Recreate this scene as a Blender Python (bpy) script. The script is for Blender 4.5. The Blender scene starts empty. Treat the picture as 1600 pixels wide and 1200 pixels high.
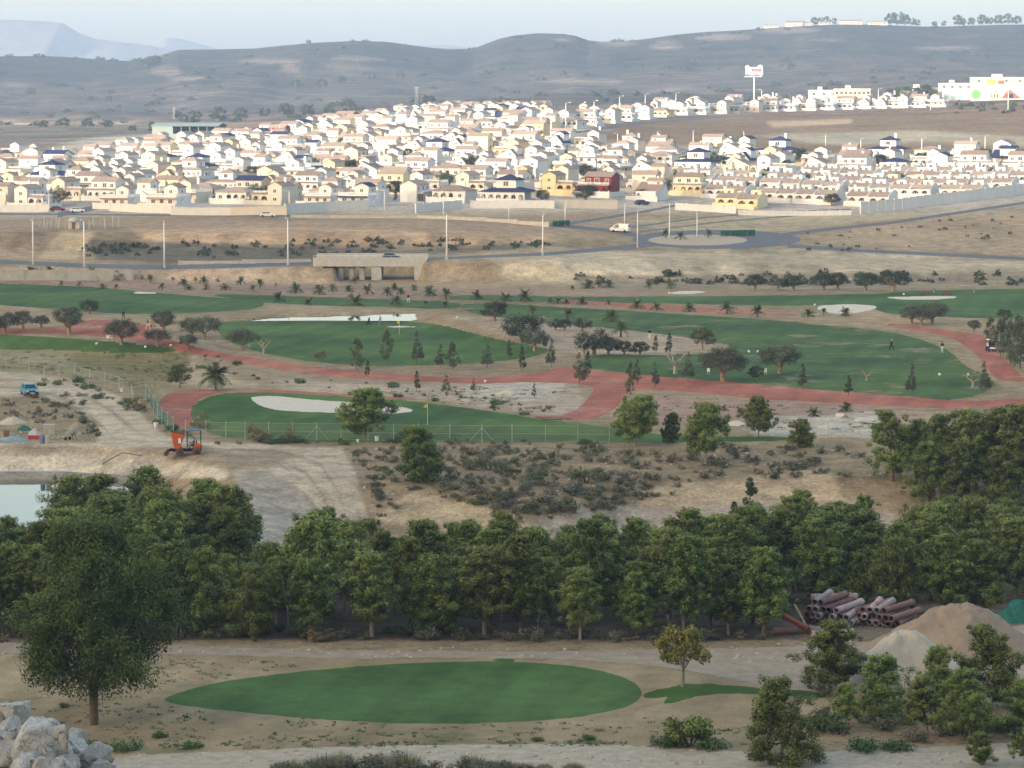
import bpy, bmesh, math, random
import numpy as np
from mathutils import Vector, Matrix
R = math.radians
S = bpy.context.scene
COL = S.collection
random.seed(7)
RNG = np.random.default_rng(11)

# ---------------------------------------------------------------- camera, sky, sun, exposure
F = 4444.0; H = 40.0; TH = math.atan(450 / F); CT, ST = math.cos(TH), math.sin(TH)
cd = bpy.data.cameras.new('camera'); cam = bpy.data.objects.new('camera', cd); COL.objects.link(cam)
cam.location = (0, 0, H); cam.rotation_euler = (math.pi / 2 - TH, 0, 0)
cd.sensor_width = 36; cd.lens = F / 1600 * 36; cd.clip_start = 0.5; cd.clip_end = 40000
S.camera = cam
SUN_EL = R(8.0); SUN_AZ = R(50)            # azimuth measured from straight behind the camera towards the left
sdir = Vector((-math.sin(SUN_AZ) * math.cos(SUN_EL), -math.cos(SUN_AZ) * math.cos(SUN_EL), math.sin(SUN_EL)))
W = bpy.data.worlds.new('World'); S.world = W; W.use_nodes = True
wn = W.node_tree; bg = wn.nodes['Background']
sky = wn.nodes.new('ShaderNodeTexSky'); sky.sky_type = 'NISHITA'; sky.sun_disc = False
sky.sun_elevation = SUN_EL; sky.sun_rotation = math.atan2(sdir.x, sdir.y)
sky.altitude = 50; sky.air_density = 0.9; sky.dust_density = 3.0; sky.ozone_density = 0.0
wn.links.new(sky.outputs[0], bg.inputs[0]); bg.inputs[1].default_value = 0.15
sl = bpy.data.lights.new('sun', 'SUN'); sl.energy = 2.0; sl.angle = R(2.2); sl.color = (1.0, 0.93, 0.83)
so = bpy.data.objects.new('sun', sl); COL.objects.link(so)
so.rotation_euler = (-sdir).to_track_quat('-Z', 'Y').to_euler()
S.view_settings.view_transform = 'Standard'; S.view_settings.look = 'None'
S.view_settings.exposure = 1.92; S.view_settings.gamma = 1.0; S.view_settings.use_curve_mapping = False
S.render.engine = 'CYCLES'
cy = S.cycles
cy.max_bounces = 5; cy.diffuse_bounces = 2; cy.glossy_bounces = 2; cy.transmission_bounces = 3; cy.volume_bounces = 1
cy.transparent_max_bounces = 8; cy.use_denoising = True; cy.caustics_reflective = False; cy.caustics_refractive = False

# ---------------------------------------------------------------- projection helpers
def proj(x, y, z):
    zz = z - H; dep = y * CT - zz * ST; v = zz * CT + y * ST
    return 800 + F * x / dep, 600 - F * v / dep
def tdep(py):                                  # tangent of depression below the horizontal for an image row
    return np.tan(TH + np.arctan((np.asarray(py, float) - 600) / F))
def pxm(D): return F / D                       # photo pixels per metre at a distance

# value noise (smooth, cheap) for terrain relief and ground colour
_perm = RNG.random((512, 512))
def vnoise(x, y, scale):
    u = np.asarray(x, float) / scale; v = np.asarray(y, float) / scale
    i = np.floor(u).astype(int); j = np.floor(v).astype(int); fu = u - i; fv = v - j
    fu = fu * fu * (3 - 2 * fu); fv = fv * fv * (3 - 2 * fv)
    g = lambda a, b: _perm[a % 512, b % 512]
    return (g(i, j) * (1 - fu) + g(i + 1, j) * fu) * (1 - fv) + (g(i, j + 1) * (1 - fu) + g(i + 1, j + 1) * fu) * fv - 0.5
def fbm(x, y, scale, n=4):
    o = 0; a = 1.0
    for k in range(n):
        o = o + a * vnoise(np.asarray(x) + 37 * k, np.asarray(y) - 91 * k, scale / 2 ** k); a *= 0.5
    return o

# ---------------------------------------------------------------- terrain height
RIDGE = np.array([(-900, 84), (-200, 85), (0, 86), (60, 87), (150, 91), (205, 94), (225, 92), (250, 88), (275, 78), (330, 77), (400, 76), (440, 72),
    (490, 66), (560, 63), (600, 65), (660, 72), (690, 76), (740, 76), (765, 66), (790, 56), (840, 53), (890, 54), (910, 60), (925, 65),
    (1000, 60), (1100, 51), (1180, 45), (1250, 39), (1320, 37), (1400, 39), (1500, 41), (1600, 38), (1800, 36), (2600, 40)], float)
TC = np.array([0, 250, 500, 700, 850, 1000, 1200, 1400, 1600], float)
TD = np.array([608, 613, 620, 632, 645, 660, 675, 700, 740, 800, 900, 1000, 1100, 1200, 1350, 1600, 2000], float)
TY = np.array([
    [442, 437, 416, 410, 402, 391, 368, 352, 338, 318, 290, 266, 247, 240, 226, 206, 184],
    [442, 438, 421, 413, 404, 391, 365, 351, 337, 316, 288, 262, 242, 230, 218, 203, 183],
    [442, 440, 418, 410, 402, 390, 366, 352, 338, 315, 280, 250, 222, 208, 196, 188, 176],
    [442, 440, 410, 403, 396, 386, 368, 352, 338, 312, 272, 238, 205, 186, 178, 172, 165],
    [442, 439, 410, 400, 393, 384, 375, 358, 340, 308, 265, 228, 198, 186, 178, 172, 160],
    [442, 439, 424, 411, 400, 391, 384, 371, 348, 312, 268, 235, 205, 190, 180, 170, 152],
    [442, 439, 428, 415, 405, 395, 387, 374, 352, 318, 272, 240, 215, 195, 176, 165, 148],
    [442, 440, 430, 419, 410, 402, 395, 378, 348, 318, 278, 245, 220, 195, 172, 155, 140],
    [442, 440, 430, 421, 414, 406, 398, 375, 345, 310, 272, 240, 215, 190, 165, 148, 135]], float)
GC = np.arange(-600, 2201, 20.0)                                        # fine columns
GD = np.concatenate([TD, [2300, 2600, 2820, 3000, 3200, 3600, 9000]])
_gy = np.zeros((len(GC), len(GD)))
for j in range(len(TD)): _gy[:, j] = np.interp(GC, TC, TY[:, j])
_rg = np.interp(GC, RIDGE[:, 0], RIDGE[:, 1]); _b = _gy[:, len(TD) - 1]
_gz = H - GD[None, :] * tdep(_gy)
_zr = H - 3000 * tdep(_rg)
_zb = _gz[:, len(TD) - 1]
_gz[:, -7] = _zb + (_zr - _zb) * 0.10; _gz[:, -6] = _zb + (_zr - _zb) * 0.40; _gz[:, -5] = _zb + (_zr - _zb) * 0.86
_gz[:, -4] = _zr; _gz[:, -3] = _zr - 8; _gz[:, -2] = _zr - 60; _gz[:, -1] = -20
_gz[:, 0] = 0
_k = np.array([1, 2, 3, 2, 1.]) / 9
for j in range(len(GD)):
    if GD[j] < 2500: _gz[:, j] = np.convolve(np.pad(_gz[:, j], 2, mode='edge'), _k, 'valid')
ND = np.array([-3000, -900, -420, -260, -120, -20, 0, 60, 110, 150, 163, 168, 205, 216, 250, 282, 294, 330, 608], float)
NZ = np.array([60, 120, 240, 258, 142, 46, 38.3, 25.2, 13.5, 3.9, 0.35, 0, 0, -0.4, -3.2, -3.3, -0.5, 0, 0], float)

def poly_px_dist(px, py, poly):
    """signed distance (pixels) to polygon, negative inside"""
    P = np.asarray(poly, float); px = np.asarray(px, float); py = np.asarray(py, float)
    d = np.full(px.shape, 1e18); ins = np.zeros(px.shape, bool)
    for a, b in zip(P, np.roll(P, -1, axis=0)):
        e = b - a; wx = px - a[0]; wy = py - a[1]
        t = np.clip((wx * e[0] + wy * e[1]) / (e @ e + 1e-12), 0, 1)
        d = np.minimum(d, (wx - t * e[0]) ** 2 + (wy - t * e[1]) ** 2)
        c = ((a[1] > py) != (b[1] > py)) & (px < (b[0] - a[0]) * (py - a[1]) / (b[1] - a[1] + 1e-12) + a[0])
        ins ^= c
    d = np.sqrt(d)
    return np.where(ins, -d, d)

def zbase(x, y):
    x = np.asarray(x, float); y = np.asarray(y, float)
    c = 800 + F * x / np.maximum(y, 60) / CT
    sh = np.interp(c, [500, 600, 820, 1000, 1250, 1600], [0, 0, -8, 4, 8, 4]) * np.clip((y - 225) / 40, 0, 1) * np.clip((345 - y) / 35, 0, 1)
    near = np.interp(y - sh, ND, NZ)
    near = np.where((y > 205) & (near < 0), near * np.interp(c, [380, 560], [0.3, 1.0]), near)
    ci = np.clip((c - GC[0]) / 20.0, 0, len(GC) - 1.001); i = ci.astype(int); f = ci - i
    j = np.clip(np.searchsorted(GD, y) - 1, 0, len(GD) - 2); g = np.clip((y - GD[j]) / (GD[j + 1] - GD[j]), 0, 1)
    gz = (_gz[i, j] * (1 - f) + _gz[i + 1, j] * f) * (1 - g) + (_gz[i, j + 1] * (1 - f) + _gz[i + 1, j + 1] * f) * g
    return np.where(y < 608, near, gz)
# plan-space features: flat areas, basins and mounds as (polygon in plan, height, edge width)
FEATS = []
def sstep(t): t = np.clip(t, 0, 1); return t * t * (3 - 2 * t)
def zter(x, y):
    x = np.asarray(x, float); y = np.asarray(y, float)
    z = zbase(x, y)
    # small relief
    g = np.where((y > 215) & (y < 608), 1.0, 0.0) * np.clip((y - 215) / 30, 0, 1) * np.clip((608 - y) / 20, 0, 1)
    z = z + g * (0.55 * fbm(x, y, 38, 3))
    g2 = np.clip((y - 640) / 60, 0, 1) * np.clip((1500 - y) / 300, 0, 1)
    z = z + g2 * 0.7 * fbm(x, y, 45, 3)
    g3 = np.clip((y - 1500) / 500, 0, 1) * np.clip((2950 - y) / 250, 0, 1)
    z = z + g3 * (12 * fbm(x, y * 0.7, 260, 4) + 6 * fbm(x * 1.6, y * .5, 90, 3))
    # rills on the cut banks
    z = z + np.clip((y - 611) / 4, 0, 1) * np.clip((634 - y) / 6, 0, 1) * 0.7 * fbm(x, y * .12, 5, 3) + np.clip((y - 656) / 6, 0, 1) * np.clip((682 - y) / 6, 0, 1) * 1.1 * fbm(x, y * .15, 7, 3)
    z = z + np.clip((y - 2700) / 200, 0, 1) * 2.5 * fbm(x, y, 60, 2)
    gn = np.clip((-10 - y) / 60, 0, 1) * 14 * fbm(x, y, 160, 4)
    z = z + gn
    for poly, h, w, mode in FEATS:
        lo = poly.min(0) - w - 1; hi = poly.max(0) + w + 1
        m = (x > lo[0]) & (x < hi[0]) & (y > lo[1]) & (y < hi[1])
        if not np.any(m): continue
        d = poly_px_dist(x[m] if x.ndim else x, y[m] if y.ndim else y, poly)
        k = sstep(1 - np.maximum(d, 0) / w) if w > 0 else (d < 0).astype(float)
        if mode == 'set': nz = z[m] * (1 - k) + h * k if x.ndim else z * (1 - k) + h * k
        else: nz = (z[m] if x.ndim else z) + h * k
        if x.ndim: z[m] = nz
        else: z = nz
    return z
_tt = np.concatenate([np.arange(20, 160, 1.0), np.arange(160, 620, 0.5), np.arange(620, 1400, 1.0), np.arange(1400, 3400, 5.0), np.arange(3400, 8000, 50)])
def G(px, py):
    """ground point under a photo pixel (first hit of the viewing ray with the terrain)"""
    u = (px - 800) / F; v = (600 - py) / F
    dx, dy, dz = u, CT + v * ST, -ST + v * CT
    tc = _tt[::6] / dy; hc_ = np.nonzero(zter(dx * tc, dy * tc) >= H + dz * tc)[0]
    if len(hc_) == 0: i = len(tc) - 1; return Vector((dx * tc[i], dy * tc[i], float(zter(dx * tc[i:], dy * tc[i:])[0])))
    t = _tt[max(0, hc_[0] * 6 - 6):hc_[0] * 6 + 1] / dy; X = dx * t; Y = dy * t; Z = H + dz * t
    zt = zter(X, Y); hit = np.nonzero(zt >= Z)[0]
    i = hit[0]
    if i == 0: return Vector((X[0], Y[0], zt[0]))
    a = Z[i - 1] - zt[i - 1]; b = zt[i] - Z[i]; k = a / (a + b + 1e-9)
    tt = t[i - 1] + (t[i] - t[i - 1]) * k
    x, y = dx * tt, dy * tt
    return Vector((x, y, float(zter(np.array([x]), np.array([y]))[0])))
def Gv(px, py):
    """many ground points at once (fixed-point iteration on distance)"""
    px = np.asarray(px, float); py = np.asarray(py, float); t = tdep(py); D_ = H / t
    for _ in range(12):
        u = (px - 800) / F; x = u * (D_ * CT + (H - 0) * ST * .5); z = zter(x, D_); x = u * (D_ * CT - (z - H) * ST); D_ = .5 * D_ + .5 * (H - z) / t
    return np.stack([x, D_, zter(x, D_)], 1)
def gz(x, y): return float(zter(np.array([x]), np.array([y]))[0])
def plan(poly): return np.array([[*G(a, b)[:2]] for a, b in poly])
def atD(px, D, py=None):
    """point over the ground at horizontal distance D in photo column px"""
    x = (px - 800) / F * D
    for _ in range(4):
        z = gz(x, D); dep = D * CT - (z - H) * ST; x = (px - 800) / F * dep
    return Vector((x, D, gz(x, D)))

# ---------------------------------------------------------------- tagging and mesh helpers
LABELS = set()
def tag(o, label=None, cat=None, group=None, kind=None):
    if label:
        o['label'] = label
    if cat: o['category'] = cat
    if group: o['group'] = group
    if kind: o['kind'] = kind
    return o
def empty(name, loc=(0, 0, 0), rz=0.0, sc=1.0):
    o = bpy.data.objects.new(name, None); COL.objects.link(o); o.location = loc; o.rotation_euler = (0, 0, rz)
    o.scale = (sc, sc, sc) if not hasattr(sc, '__len__') else sc
    o.empty_display_size = 0.2
    return o
def ob(name, me, mat=None, parent=None, loc=None, rot=None, sc=None):
    o = bpy.data.objects.new(name, me); COL.objects.link(o)
    if mat is not None:
        if len(me.materials) == 0: me.materials.append(mat)
        elif me.materials[0] is not mat:
            o.material_slots[0].link = 'OBJECT'; o.material_slots[0].material = mat
    if parent is not None: o.parent = parent
    if loc is not None: o.location = loc
    if rot is not None: o.rotation_euler = rot
    if sc is not None: o.scale = sc if hasattr(sc, '__len__') else (sc, sc, sc)
    return o
class MB:
    """collects polygons for one mesh"""
    def __init__(s): s.v = []; s.f = []; s.m = []; s.cm = 0
    def add(s, vs, fs, m=None):
        k = len(s.v); s.v += [tuple(p) for p in vs]; s.f += [tuple(i + k for i in f) for f in fs]; s.m += [s.cm if m is None else m] * len(fs); return s
    def box(s, c, d, rz=0, m=None, taper=1.0, skip=()):
        x, y, z = d[0] / 2, d[1] / 2, d[2] / 2
        P = [(-x, -y, -z), (x, -y, -z), (x, y, -z), (-x, y, -z), (-x * taper, -y * taper, z), (x * taper, -y * taper, z), (x * taper, y * taper, z), (-x * taper, y * taper, z)]
        ca, sa = math.cos(rz), math.sin(rz)
        P = [(p[0] * ca - p[1] * sa + c[0], p[0] * sa + p[1] * ca + c[1], p[2] + c[2]) for p in P]
        fs = [(0, 3, 2, 1), (4, 5, 6, 7), (0, 1, 5, 4), (1, 2, 6, 5), (2, 3, 7, 6), (3, 0, 4, 7)]
        return s.add(P, [f for i, f in enumerate(fs) if i not in skip], m)
    def bx(s, x0, x1, y0, y1, z0, z1, m=None): return s.box(((x0 + x1) / 2, (y0 + y1) / 2, (z0 + z1) / 2), (x1 - x0, y1 - y0, z1 - z0), m=m)
    def tube(s, pts, rad, n=8, cap=True, m=None):
        pts = [Vector(p) for p in pts]; rad = rad if hasattr(rad, '__len__') else [rad] * len(pts)
        V = []; up = Vector((0.31, 0.17, 0.93))
        for i, p in enumerate(pts):
            t = (pts[min(i + 1, len(pts) - 1)] - pts[max(i - 1, 0)]).normalized()
            a = t.cross(up); a = a if a.length > 1e-3 else t.cross(Vector((1, 0, 0))); a.normalize(); b = t.cross(a)
            for k in range(n):
                q = 2 * math.pi * k / n; V.append(p + (a * math.cos(q) + b * math.sin(q)) * rad[i])
        Fs = []
        for i in range(len(pts) - 1):
            for k in range(n): Fs.append((i * n + k, i * n + (k + 1) % n, (i + 1) * n + (k + 1) % n, (i + 1) * n + k))
        if cap: Fs += [tuple(range(n))[::-1], tuple((len(pts) - 1) * n + k for k in range(n))]
        return s.add(V, Fs, m)
    def lathe(s, prof, c=(0, 0, 0), n=16, m=None, axis='z', cap=True):
        V = []
        for r, z in prof:
            for k in range(n):
                q = 2 * math.pi * k / n; p = (r * math.cos(q), r * math.sin(q), z)
                if axis == 'x': p = (p[2], p[0], p[1])
                if axis == 'y': p = (p[0], p[2], p[1])
                V.append((p[0] + c[0], p[1] + c[1], p[2] + c[2]))
        Fs = [(i * n + k, i * n + (k + 1) % n, (i + 1) * n + (k + 1) % n, (i + 1) * n + k) for i in range(len(prof) - 1) for k in range(n)]
        if cap and prof[0][0] > 1e-4: Fs.append(tuple(range(n))[::-1])
        if cap and prof[-1][0] > 1e-4: Fs.append(tuple((len(prof) - 1) * n + k for k in range(n)))
        return s.add(V, Fs, m)
    def mesh(s, name, mats=(), smooth=False):
        me = bpy.data.meshes.new(name); me.from_pydata(s.v, [], s.f)
        for m in mats: me.materials.append(m)
        if any(s.m): me.polygons.foreach_set('material_index', s.m)
        if smooth: me.polygons.foreach_set('use_smooth', [True] * len(s.f))
        me.update(); return me
    def build(s, name, mats=(), parent=None, smooth=False, loc=None, rot=None, sc=None):
        if not hasattr(mats, '__len__'): mats = (mats,)
        return ob(name, s.mesh(name, mats, smooth), None, parent, loc, rot, sc)
def quads_mesh(name, V, Fc, cols=None, mat=None, smooth=False, attr='col'):
    me = bpy.data.meshes.new(name)
    V = np.asarray(V, np.float32); Fc = np.asarray(Fc, np.int32); n = Fc.shape[1]
    me.vertices.add(len(V)); me.vertices.foreach_set('co', V.ravel())
    me.loops.add(Fc.size); me.loops.foreach_set('vertex_index', Fc.ravel())
    me.polygons.add(len(Fc)); me.polygons.foreach_set('loop_start', np.arange(0, Fc.size, n, dtype=np.int32))
    try: me.polygons.foreach_set('loop_total', np.full(len(Fc), n, np.int32))
    except Exception: pass
    if smooth: me.polygons.foreach_set('use_smooth', np.ones(len(Fc), bool))
    if cols is not None:
        a = me.attributes.new(attr, 'FLOAT_COLOR', 'POINT'); a.data.foreach_set('color', np.asarray(cols, np.float32).ravel())
    if mat is not None: me.materials.append(mat)
    me.update(calc_edges=True); me.validate()
    return me

# ---------------------------------------------------------------- materials
def newmat(name, rough=0.9, spec=0.2):
    m = bpy.data.materials.new(name); m.use_nodes = True; n = m.node_tree.nodes; b = n['Principled BSDF']
    b.inputs['Roughness'].default_value = rough; b.inputs['Specular IOR Level'].default_value = spec
    return m, m.node_tree, b
def nd(t, kind, **kw):
    n = t.nodes.new(kind)
    for k, v in kw.items():
        if k.startswith('i_'): n.inputs[k[2:].replace('_', ' ')].default_value = v
        else: setattr(n, k, v)
    return n
def noise(t, co, scale, detail=4, rough=0.6):
    n = nd(t, 'ShaderNodeTexNoise', i_Scale=scale, i_Detail=detail, i_Roughness=rough); t.links.new(co, n.inputs['Vector']); return n.outputs['Fac']
def ramp(t, fac, stops):
    r = t.nodes.new('ShaderNodeValToRGB'); e = r.color_ramp.elements
    while len(e) < len(stops): e.new(0.5)
    for k, (p, c) in enumerate(stops): e[k].position = p; e[k].color = (*c, 1) if len(c) == 3 else c
    t.links.new(fac, r.inputs[0]); return r.outputs[0]
def mix(t, fac, a, b, mode='MIX'):
    n = nd(t, 'ShaderNodeMix', data_type='RGBA', blend_type=mode, clamp_result=False)
    for sock, val in ((n.inputs[0], fac), (n.inputs[6], a), (n.inputs[7], b)):
        if hasattr(val, 'is_linked') or hasattr(val, 'links'): t.links.new(val, sock)
        else: sock.default_value = val if not hasattr(val, '__len__') else ((*val, 1) if len(val) == 3 else val)
    return n.outputs[2]
def maprange(t, v, a, b, c, d):
    n = nd(t, 'ShaderNodeMapRange'); t.links.new(v, n.inputs[0])
    for i, q in enumerate((a, b, c, d)): n.inputs[i + 1].default_value = q
    return n.outputs[0]
def gray(t, v):                               # scalar -> colour multiplier
    c = nd(t, 'ShaderNodeCombineColor')
    for i in range(3): t.links.new(v, c.inputs[i])
    return c.outputs[0]
def pos(t): return t.nodes.new('ShaderNodeNewGeometry').outputs['Position']
def objco(t): return t.nodes.new('ShaderNodeTexCoord').outputs['Object']
def simple(name, col, rough=0.85, var=0.15, scale=2.0, spec=0.2, metal=0.0, bump=0.0, world=False, island=0.0):
    """one base colour broken up by two noises; island adds a per-object tone"""
    m, t, b = newmat(name, rough, spec); b.inputs['Metallic'].default_value = metal
    co = pos(t) if world else objco(t)
    f = noise(t, co, scale, 5, 0.65)
    g = gray(t, maprange(t, f, 0.25, 0.75, 1 - var, 1 + var))
    c = mix(t, 1.0, col, g, 'MULTIPLY')
    if island:
        oi = t.nodes.new('ShaderNodeObjectInfo')
        c = mix(t, 1.0, c, gray(t, maprange(t, oi.outputs['Random'], 0, 1, 1 - island, 1 + island)), 'MULTIPLY')
    t.links.new(c, b.inputs['Base Color'])
    if bump:
        bn = nd(t, 'ShaderNodeBump', i_Strength=bump, i_Distance=0.05); t.links.new(f, bn.inputs['Height']); t.links.new(bn.outputs[0], b.inputs['Normal'])
    return m
def ground_mat(name, fine=1.0, tint=(1, 1, 1), scrubcol=(0.075, 0.085, 0.05), rough=0.95, var=0.34, bump=0.8, fscale=2.2, streak=0.0, ss=1.0):
    """soil whose colour comes from the mesh attribute 'col' (rgb soil, alpha = how much low scrub)"""
    m, t, b = newmat(name, rough, 0.1)
    p = pos(t)
    a = nd(t, 'ShaderNodeAttribute', attribute_name='col')
    n1 = noise(t, p, 0.035, 5, 0.6); n2 = noise(t, p, 0.35, 5, 0.65); n3 = noise(t, p, fscale, 4, 0.7)
    c = mix(t, 1.0, a.outputs['Color'], gray(t, maprange(t, n1, 0.3, 0.7, 1 - var * 0.6, 1 + var * 0.6)), 'MULTIPLY')
    c = mix(t, 1.0, c, gray(t, maprange(t, n2, 0.3, 0.7, 1 - var, 1 + var)), 'MULTIPLY')
    c = mix(t, 1.0, c, gray(t, maprange(t, n3, 0.3, 0.7, 1 - var * fine, 1 + var * fine)), 'MULTIPLY')
    if streak:
        mp = nd(t, 'ShaderNodeMapping'); mp.inputs['Scale'].default_value = (.010, .085, .02); t.links.new(p, mp.inputs['Vector'])
        ns = noise(t, mp.outputs[0], 1.0, 5, .65)
        c = mix(t, 1.0, c, gray(t, maprange(t, ns, .32, .68, 1 - streak, 1 + streak)), 'MULTIPLY')
    # scrub patches: threshold moves with the alpha channel
    nb = noise(t, p, 0.55 * ss, 3, 0.75); nl = noise(t, p, 0.06 * ss, 3, 0.6)
    s1 = nd(t, 'ShaderNodeMath', operation='ADD'); t.links.new(nb, s1.inputs[0]); t.links.new(nl, s1.inputs[1])
    s2 = nd(t, 'ShaderNodeMath', operation='ADD'); t.links.new(s1.outputs[0], s2.inputs[0]); t.links.new(a.outputs['Alpha'], s2.inputs[1])
    k = maprange(t, s2.outputs[0], 1.33, 1.47, 0, 0.85)
    sc = mix(t, nb, tuple(0.7 * q for q in scrubcol), tuple(1.6 * q for q in scrubcol))
    c = mix(t, k, c, sc)
    t.links.new(c, b.inputs['Base Color'])
    bn = nd(t, 'ShaderNodeBump', i_Strength=bump, i_Distance=0.12); t.links.new(n3, bn.inputs['Height']); t.links.new(bn.outputs[0], b.inputs['Normal'])
    return m
def grass_mat(name, c0, c1, dry=None, drywhere=0.6, bump=0.4, stripe=0.0):
    m, t, b = newmat(name, 0.9, 0.15); p = pos(t)
    n1 = noise(t, p, 0.05, 5, 0.6); n2 = noise(t, p, 0.5, 4, 0.6); n3 = noise(t, p, 5.0, 4, 0.7)
    c = mix(t, maprange(t, n1, 0.36, 0.64, 0, 1), tuple(.84 * q for q in c0), tuple(1.16 * q for q in c1))
    c = mix(t, 1.0, c, gray(t, maprange(t, n2, 0.3, 0.7, 0.82, 1.18)), 'MULTIPLY')
    c = mix(t, 1.0, c, gray(t, maprange(t, n3, 0.25, 0.75, 0.7, 1.3)), 'MULTIPLY')
    mp = nd(t, 'ShaderNodeMapping'); mp.inputs['Rotation'].default_value = (0, 0, .5); mp.inputs['Scale'].default_value = (.07, .03, 1); t.links.new(p, mp.inputs['Vector'])
    wv = nd(t, 'ShaderNodeTexWave', i_Scale=1.0, i_Distortion=1.2, i_Detail=2.0); t.links.new(mp.outputs[0], wv.inputs['Vector'])
    c = mix(t, 1.0, c, gray(t, maprange(t, wv.outputs['Fac'], 0.3, .7, .93, 1.07)), 'MULTIPLY')
    if dry:
        nn = noise(t, p, 0.09, 6, 0.7)
        c = mix(t, maprange(t, nn, drywhere, drywhere + 0.09, 0, 0.8), c, dry)
    t.links.new(c, b.inputs['Base Color'])
    bn = nd(t, 'ShaderNodeBump', i_Strength=bump, i_Distance=0.06); t.links.new(n3, bn.inputs['Height']); t.links.new(bn.outputs[0], b.inputs['Normal'])
    return m
# ================================================================ PEOPLE
SKINM = simple('skin', (0.42, 0.27, 0.19), .7, .05); HAIRM = simple('dark_hair', (0.03, 0.025, 0.02), .8, .1)
def cloth(n, c): return simple('cloth_' + n, c, .9, .12, 6)
CL = dict(black=cloth('black', (.02, .02, .024)), white=cloth('white', (.75, .75, .73)), grey=cloth('grey', (.30, .31, .33)), pale=cloth('pale', (.55, .53, .48)), blue=cloth('blue', (.05, .08, .22)), navy=cloth('navy', (.03, .04, .09)))
def body_mesh(top, legs, pose):
    """one continuous skinned body, then clothing materials by height"""
    J = {'hip': (0, 0, .95), 'waist': (0, 0, 1.1), 'chest': (0, .01, 1.36), 'neck': (0, .02, 1.5), 'head': (0, -.01, 1.6), 'crown': (0, -.01, 1.72)}
    RD_ = {'hip': .145, 'waist': .13, 'chest': .16, 'neck': .06, 'head': .095, 'crown': .075}; E = [('hip', 'waist'), ('waist', 'chest'), ('chest', 'neck'), ('neck', 'head'), ('head', 'crown')]
    st = {'stand': .0, 'walk': .24, 'sit': 0, 'bend': .06}[pose]
    for s, n in ((-1, 'l'), (1, 'r')):
        d = st * s
        J['h' + n] = (s * .09, 0, .90); J['k' + n] = (s * .10, -d * .9 - .02, .50); J['f' + n] = (s * .11, -d * 1.5 + .06, .10); J['t' + n] = (s * .12, -d * 1.5 - .14, .045)
        if pose == 'sit': J['k' + n] = (s * .13, -.42, .90); J['f' + n] = (s * .13, -.48, .48); J['t' + n] = (s * .13, -.64, .45)
        J['s' + n] = (s * .19, .01, 1.40); J['e' + n] = (s * .25, .05 + d * .5, 1.13); J['w' + n] = (s * .22, -.10 + d * .9, .92); J['m' + n] = (s * .21, -.14 + d, .84)
        if pose in ('sit', 'bend'): J['e' + n] = (s * .25, -.10, 1.15); J['w' + n] = (s * .12, -.36, 1.08); J['m' + n] = (s * .09, -.43, 1.06)
        for a, r_ in (('h', .10), ('k', .065), ('f', .045), ('t', .04), ('s', .075), ('e', .05), ('w', .035), ('m', .04)): RD_[a + n] = r_
        E += [('hip', 'h' + n), ('h' + n, 'k' + n), ('k' + n, 'f' + n), ('f' + n, 't' + n), ('chest', 's' + n), ('s' + n, 'e' + n), ('e' + n, 'w' + n), ('w' + n, 'm' + n)]
    if pose == 'bend':
        for k_ in ('chest', 'neck', 'head', 'crown', 'sl', 'sr', 'el', 'er', 'wl', 'wr', 'ml', 'mr'): x, y, z = J[k_]; J[k_] = (x, y - (z - .95) * .35, z - .03)
    ks = list(J); me = bpy.data.meshes.new('body'); me.from_pydata([J[k_] for k_ in ks], [(ks.index(a), ks.index(b)) for a, b in E], [])
    o = bpy.data.objects.new('tmp', me); COL.objects.link(o); md = o.modifiers.new('s', 'SKIN'); o.modifiers.new('d', 'SUBSURF').levels = 1
    for i, k_ in enumerate(ks):
        sv = me.skin_vertices[0].data[i]; sv.radius = (RD_[k_], RD_[k_] * (.8 if k_ in ('hip', 'waist', 'chest') else 1)); sv.use_root = k_ == 'hip'
    dg = bpy.context.evaluated_depsgraph_get(); m2 = bpy.data.meshes.new_from_object(o.evaluated_get(dg)); bpy.data.objects.remove(o)
    m2.name = 'body'; m2.materials.clear()
    for m_ in (CL[legs], CL[top], SKINM, HAIRM): m2.materials.append(m_)
    for pl in m2.polygons:
        c = pl.center; side = abs(c.x) > .17 and c.z < 1.3
        if c.z > 1.64 or (c.z > 1.56 and c.y > .03): k_ = 3
        elif c.z > 1.49: k_ = 2
        elif pose != 'sit' and side and c.z < .93: k_ = 2
        elif c.z > 1.0: k_ = 1
        else: k_ = 0
        pl.material_index = k_; pl.use_smooth = True
    return m2
BODIES = {k: body_mesh(*k) for k in [('black', 'black', 'walk'), ('black', 'white', 'stand'), ('grey', 'grey', 'bend'), ('navy', 'black', 'walk'), ('black', 'white', 'walk'), ('blue', 'navy', 'sit')]}
def person(p, rz, top, legs, label, pose='stand', hat=None, h=1.75):
    e = empty('person', p, rz, h / 1.75); tag(e, label, 'person'); ob('body', BODIES[top, legs, pose], None, e)
    if hat: hb_ = MB(); hb_.lathe([(.11, 1.66), (.105, 1.72), (.07, 1.76), (.0, 1.77)], (0, 0, 0), 12); hb_.bx(-.08, .08, -.2, -.08, 1.66, 1.675); hb_.build('cap', CL[hat], e)
    return e
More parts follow.
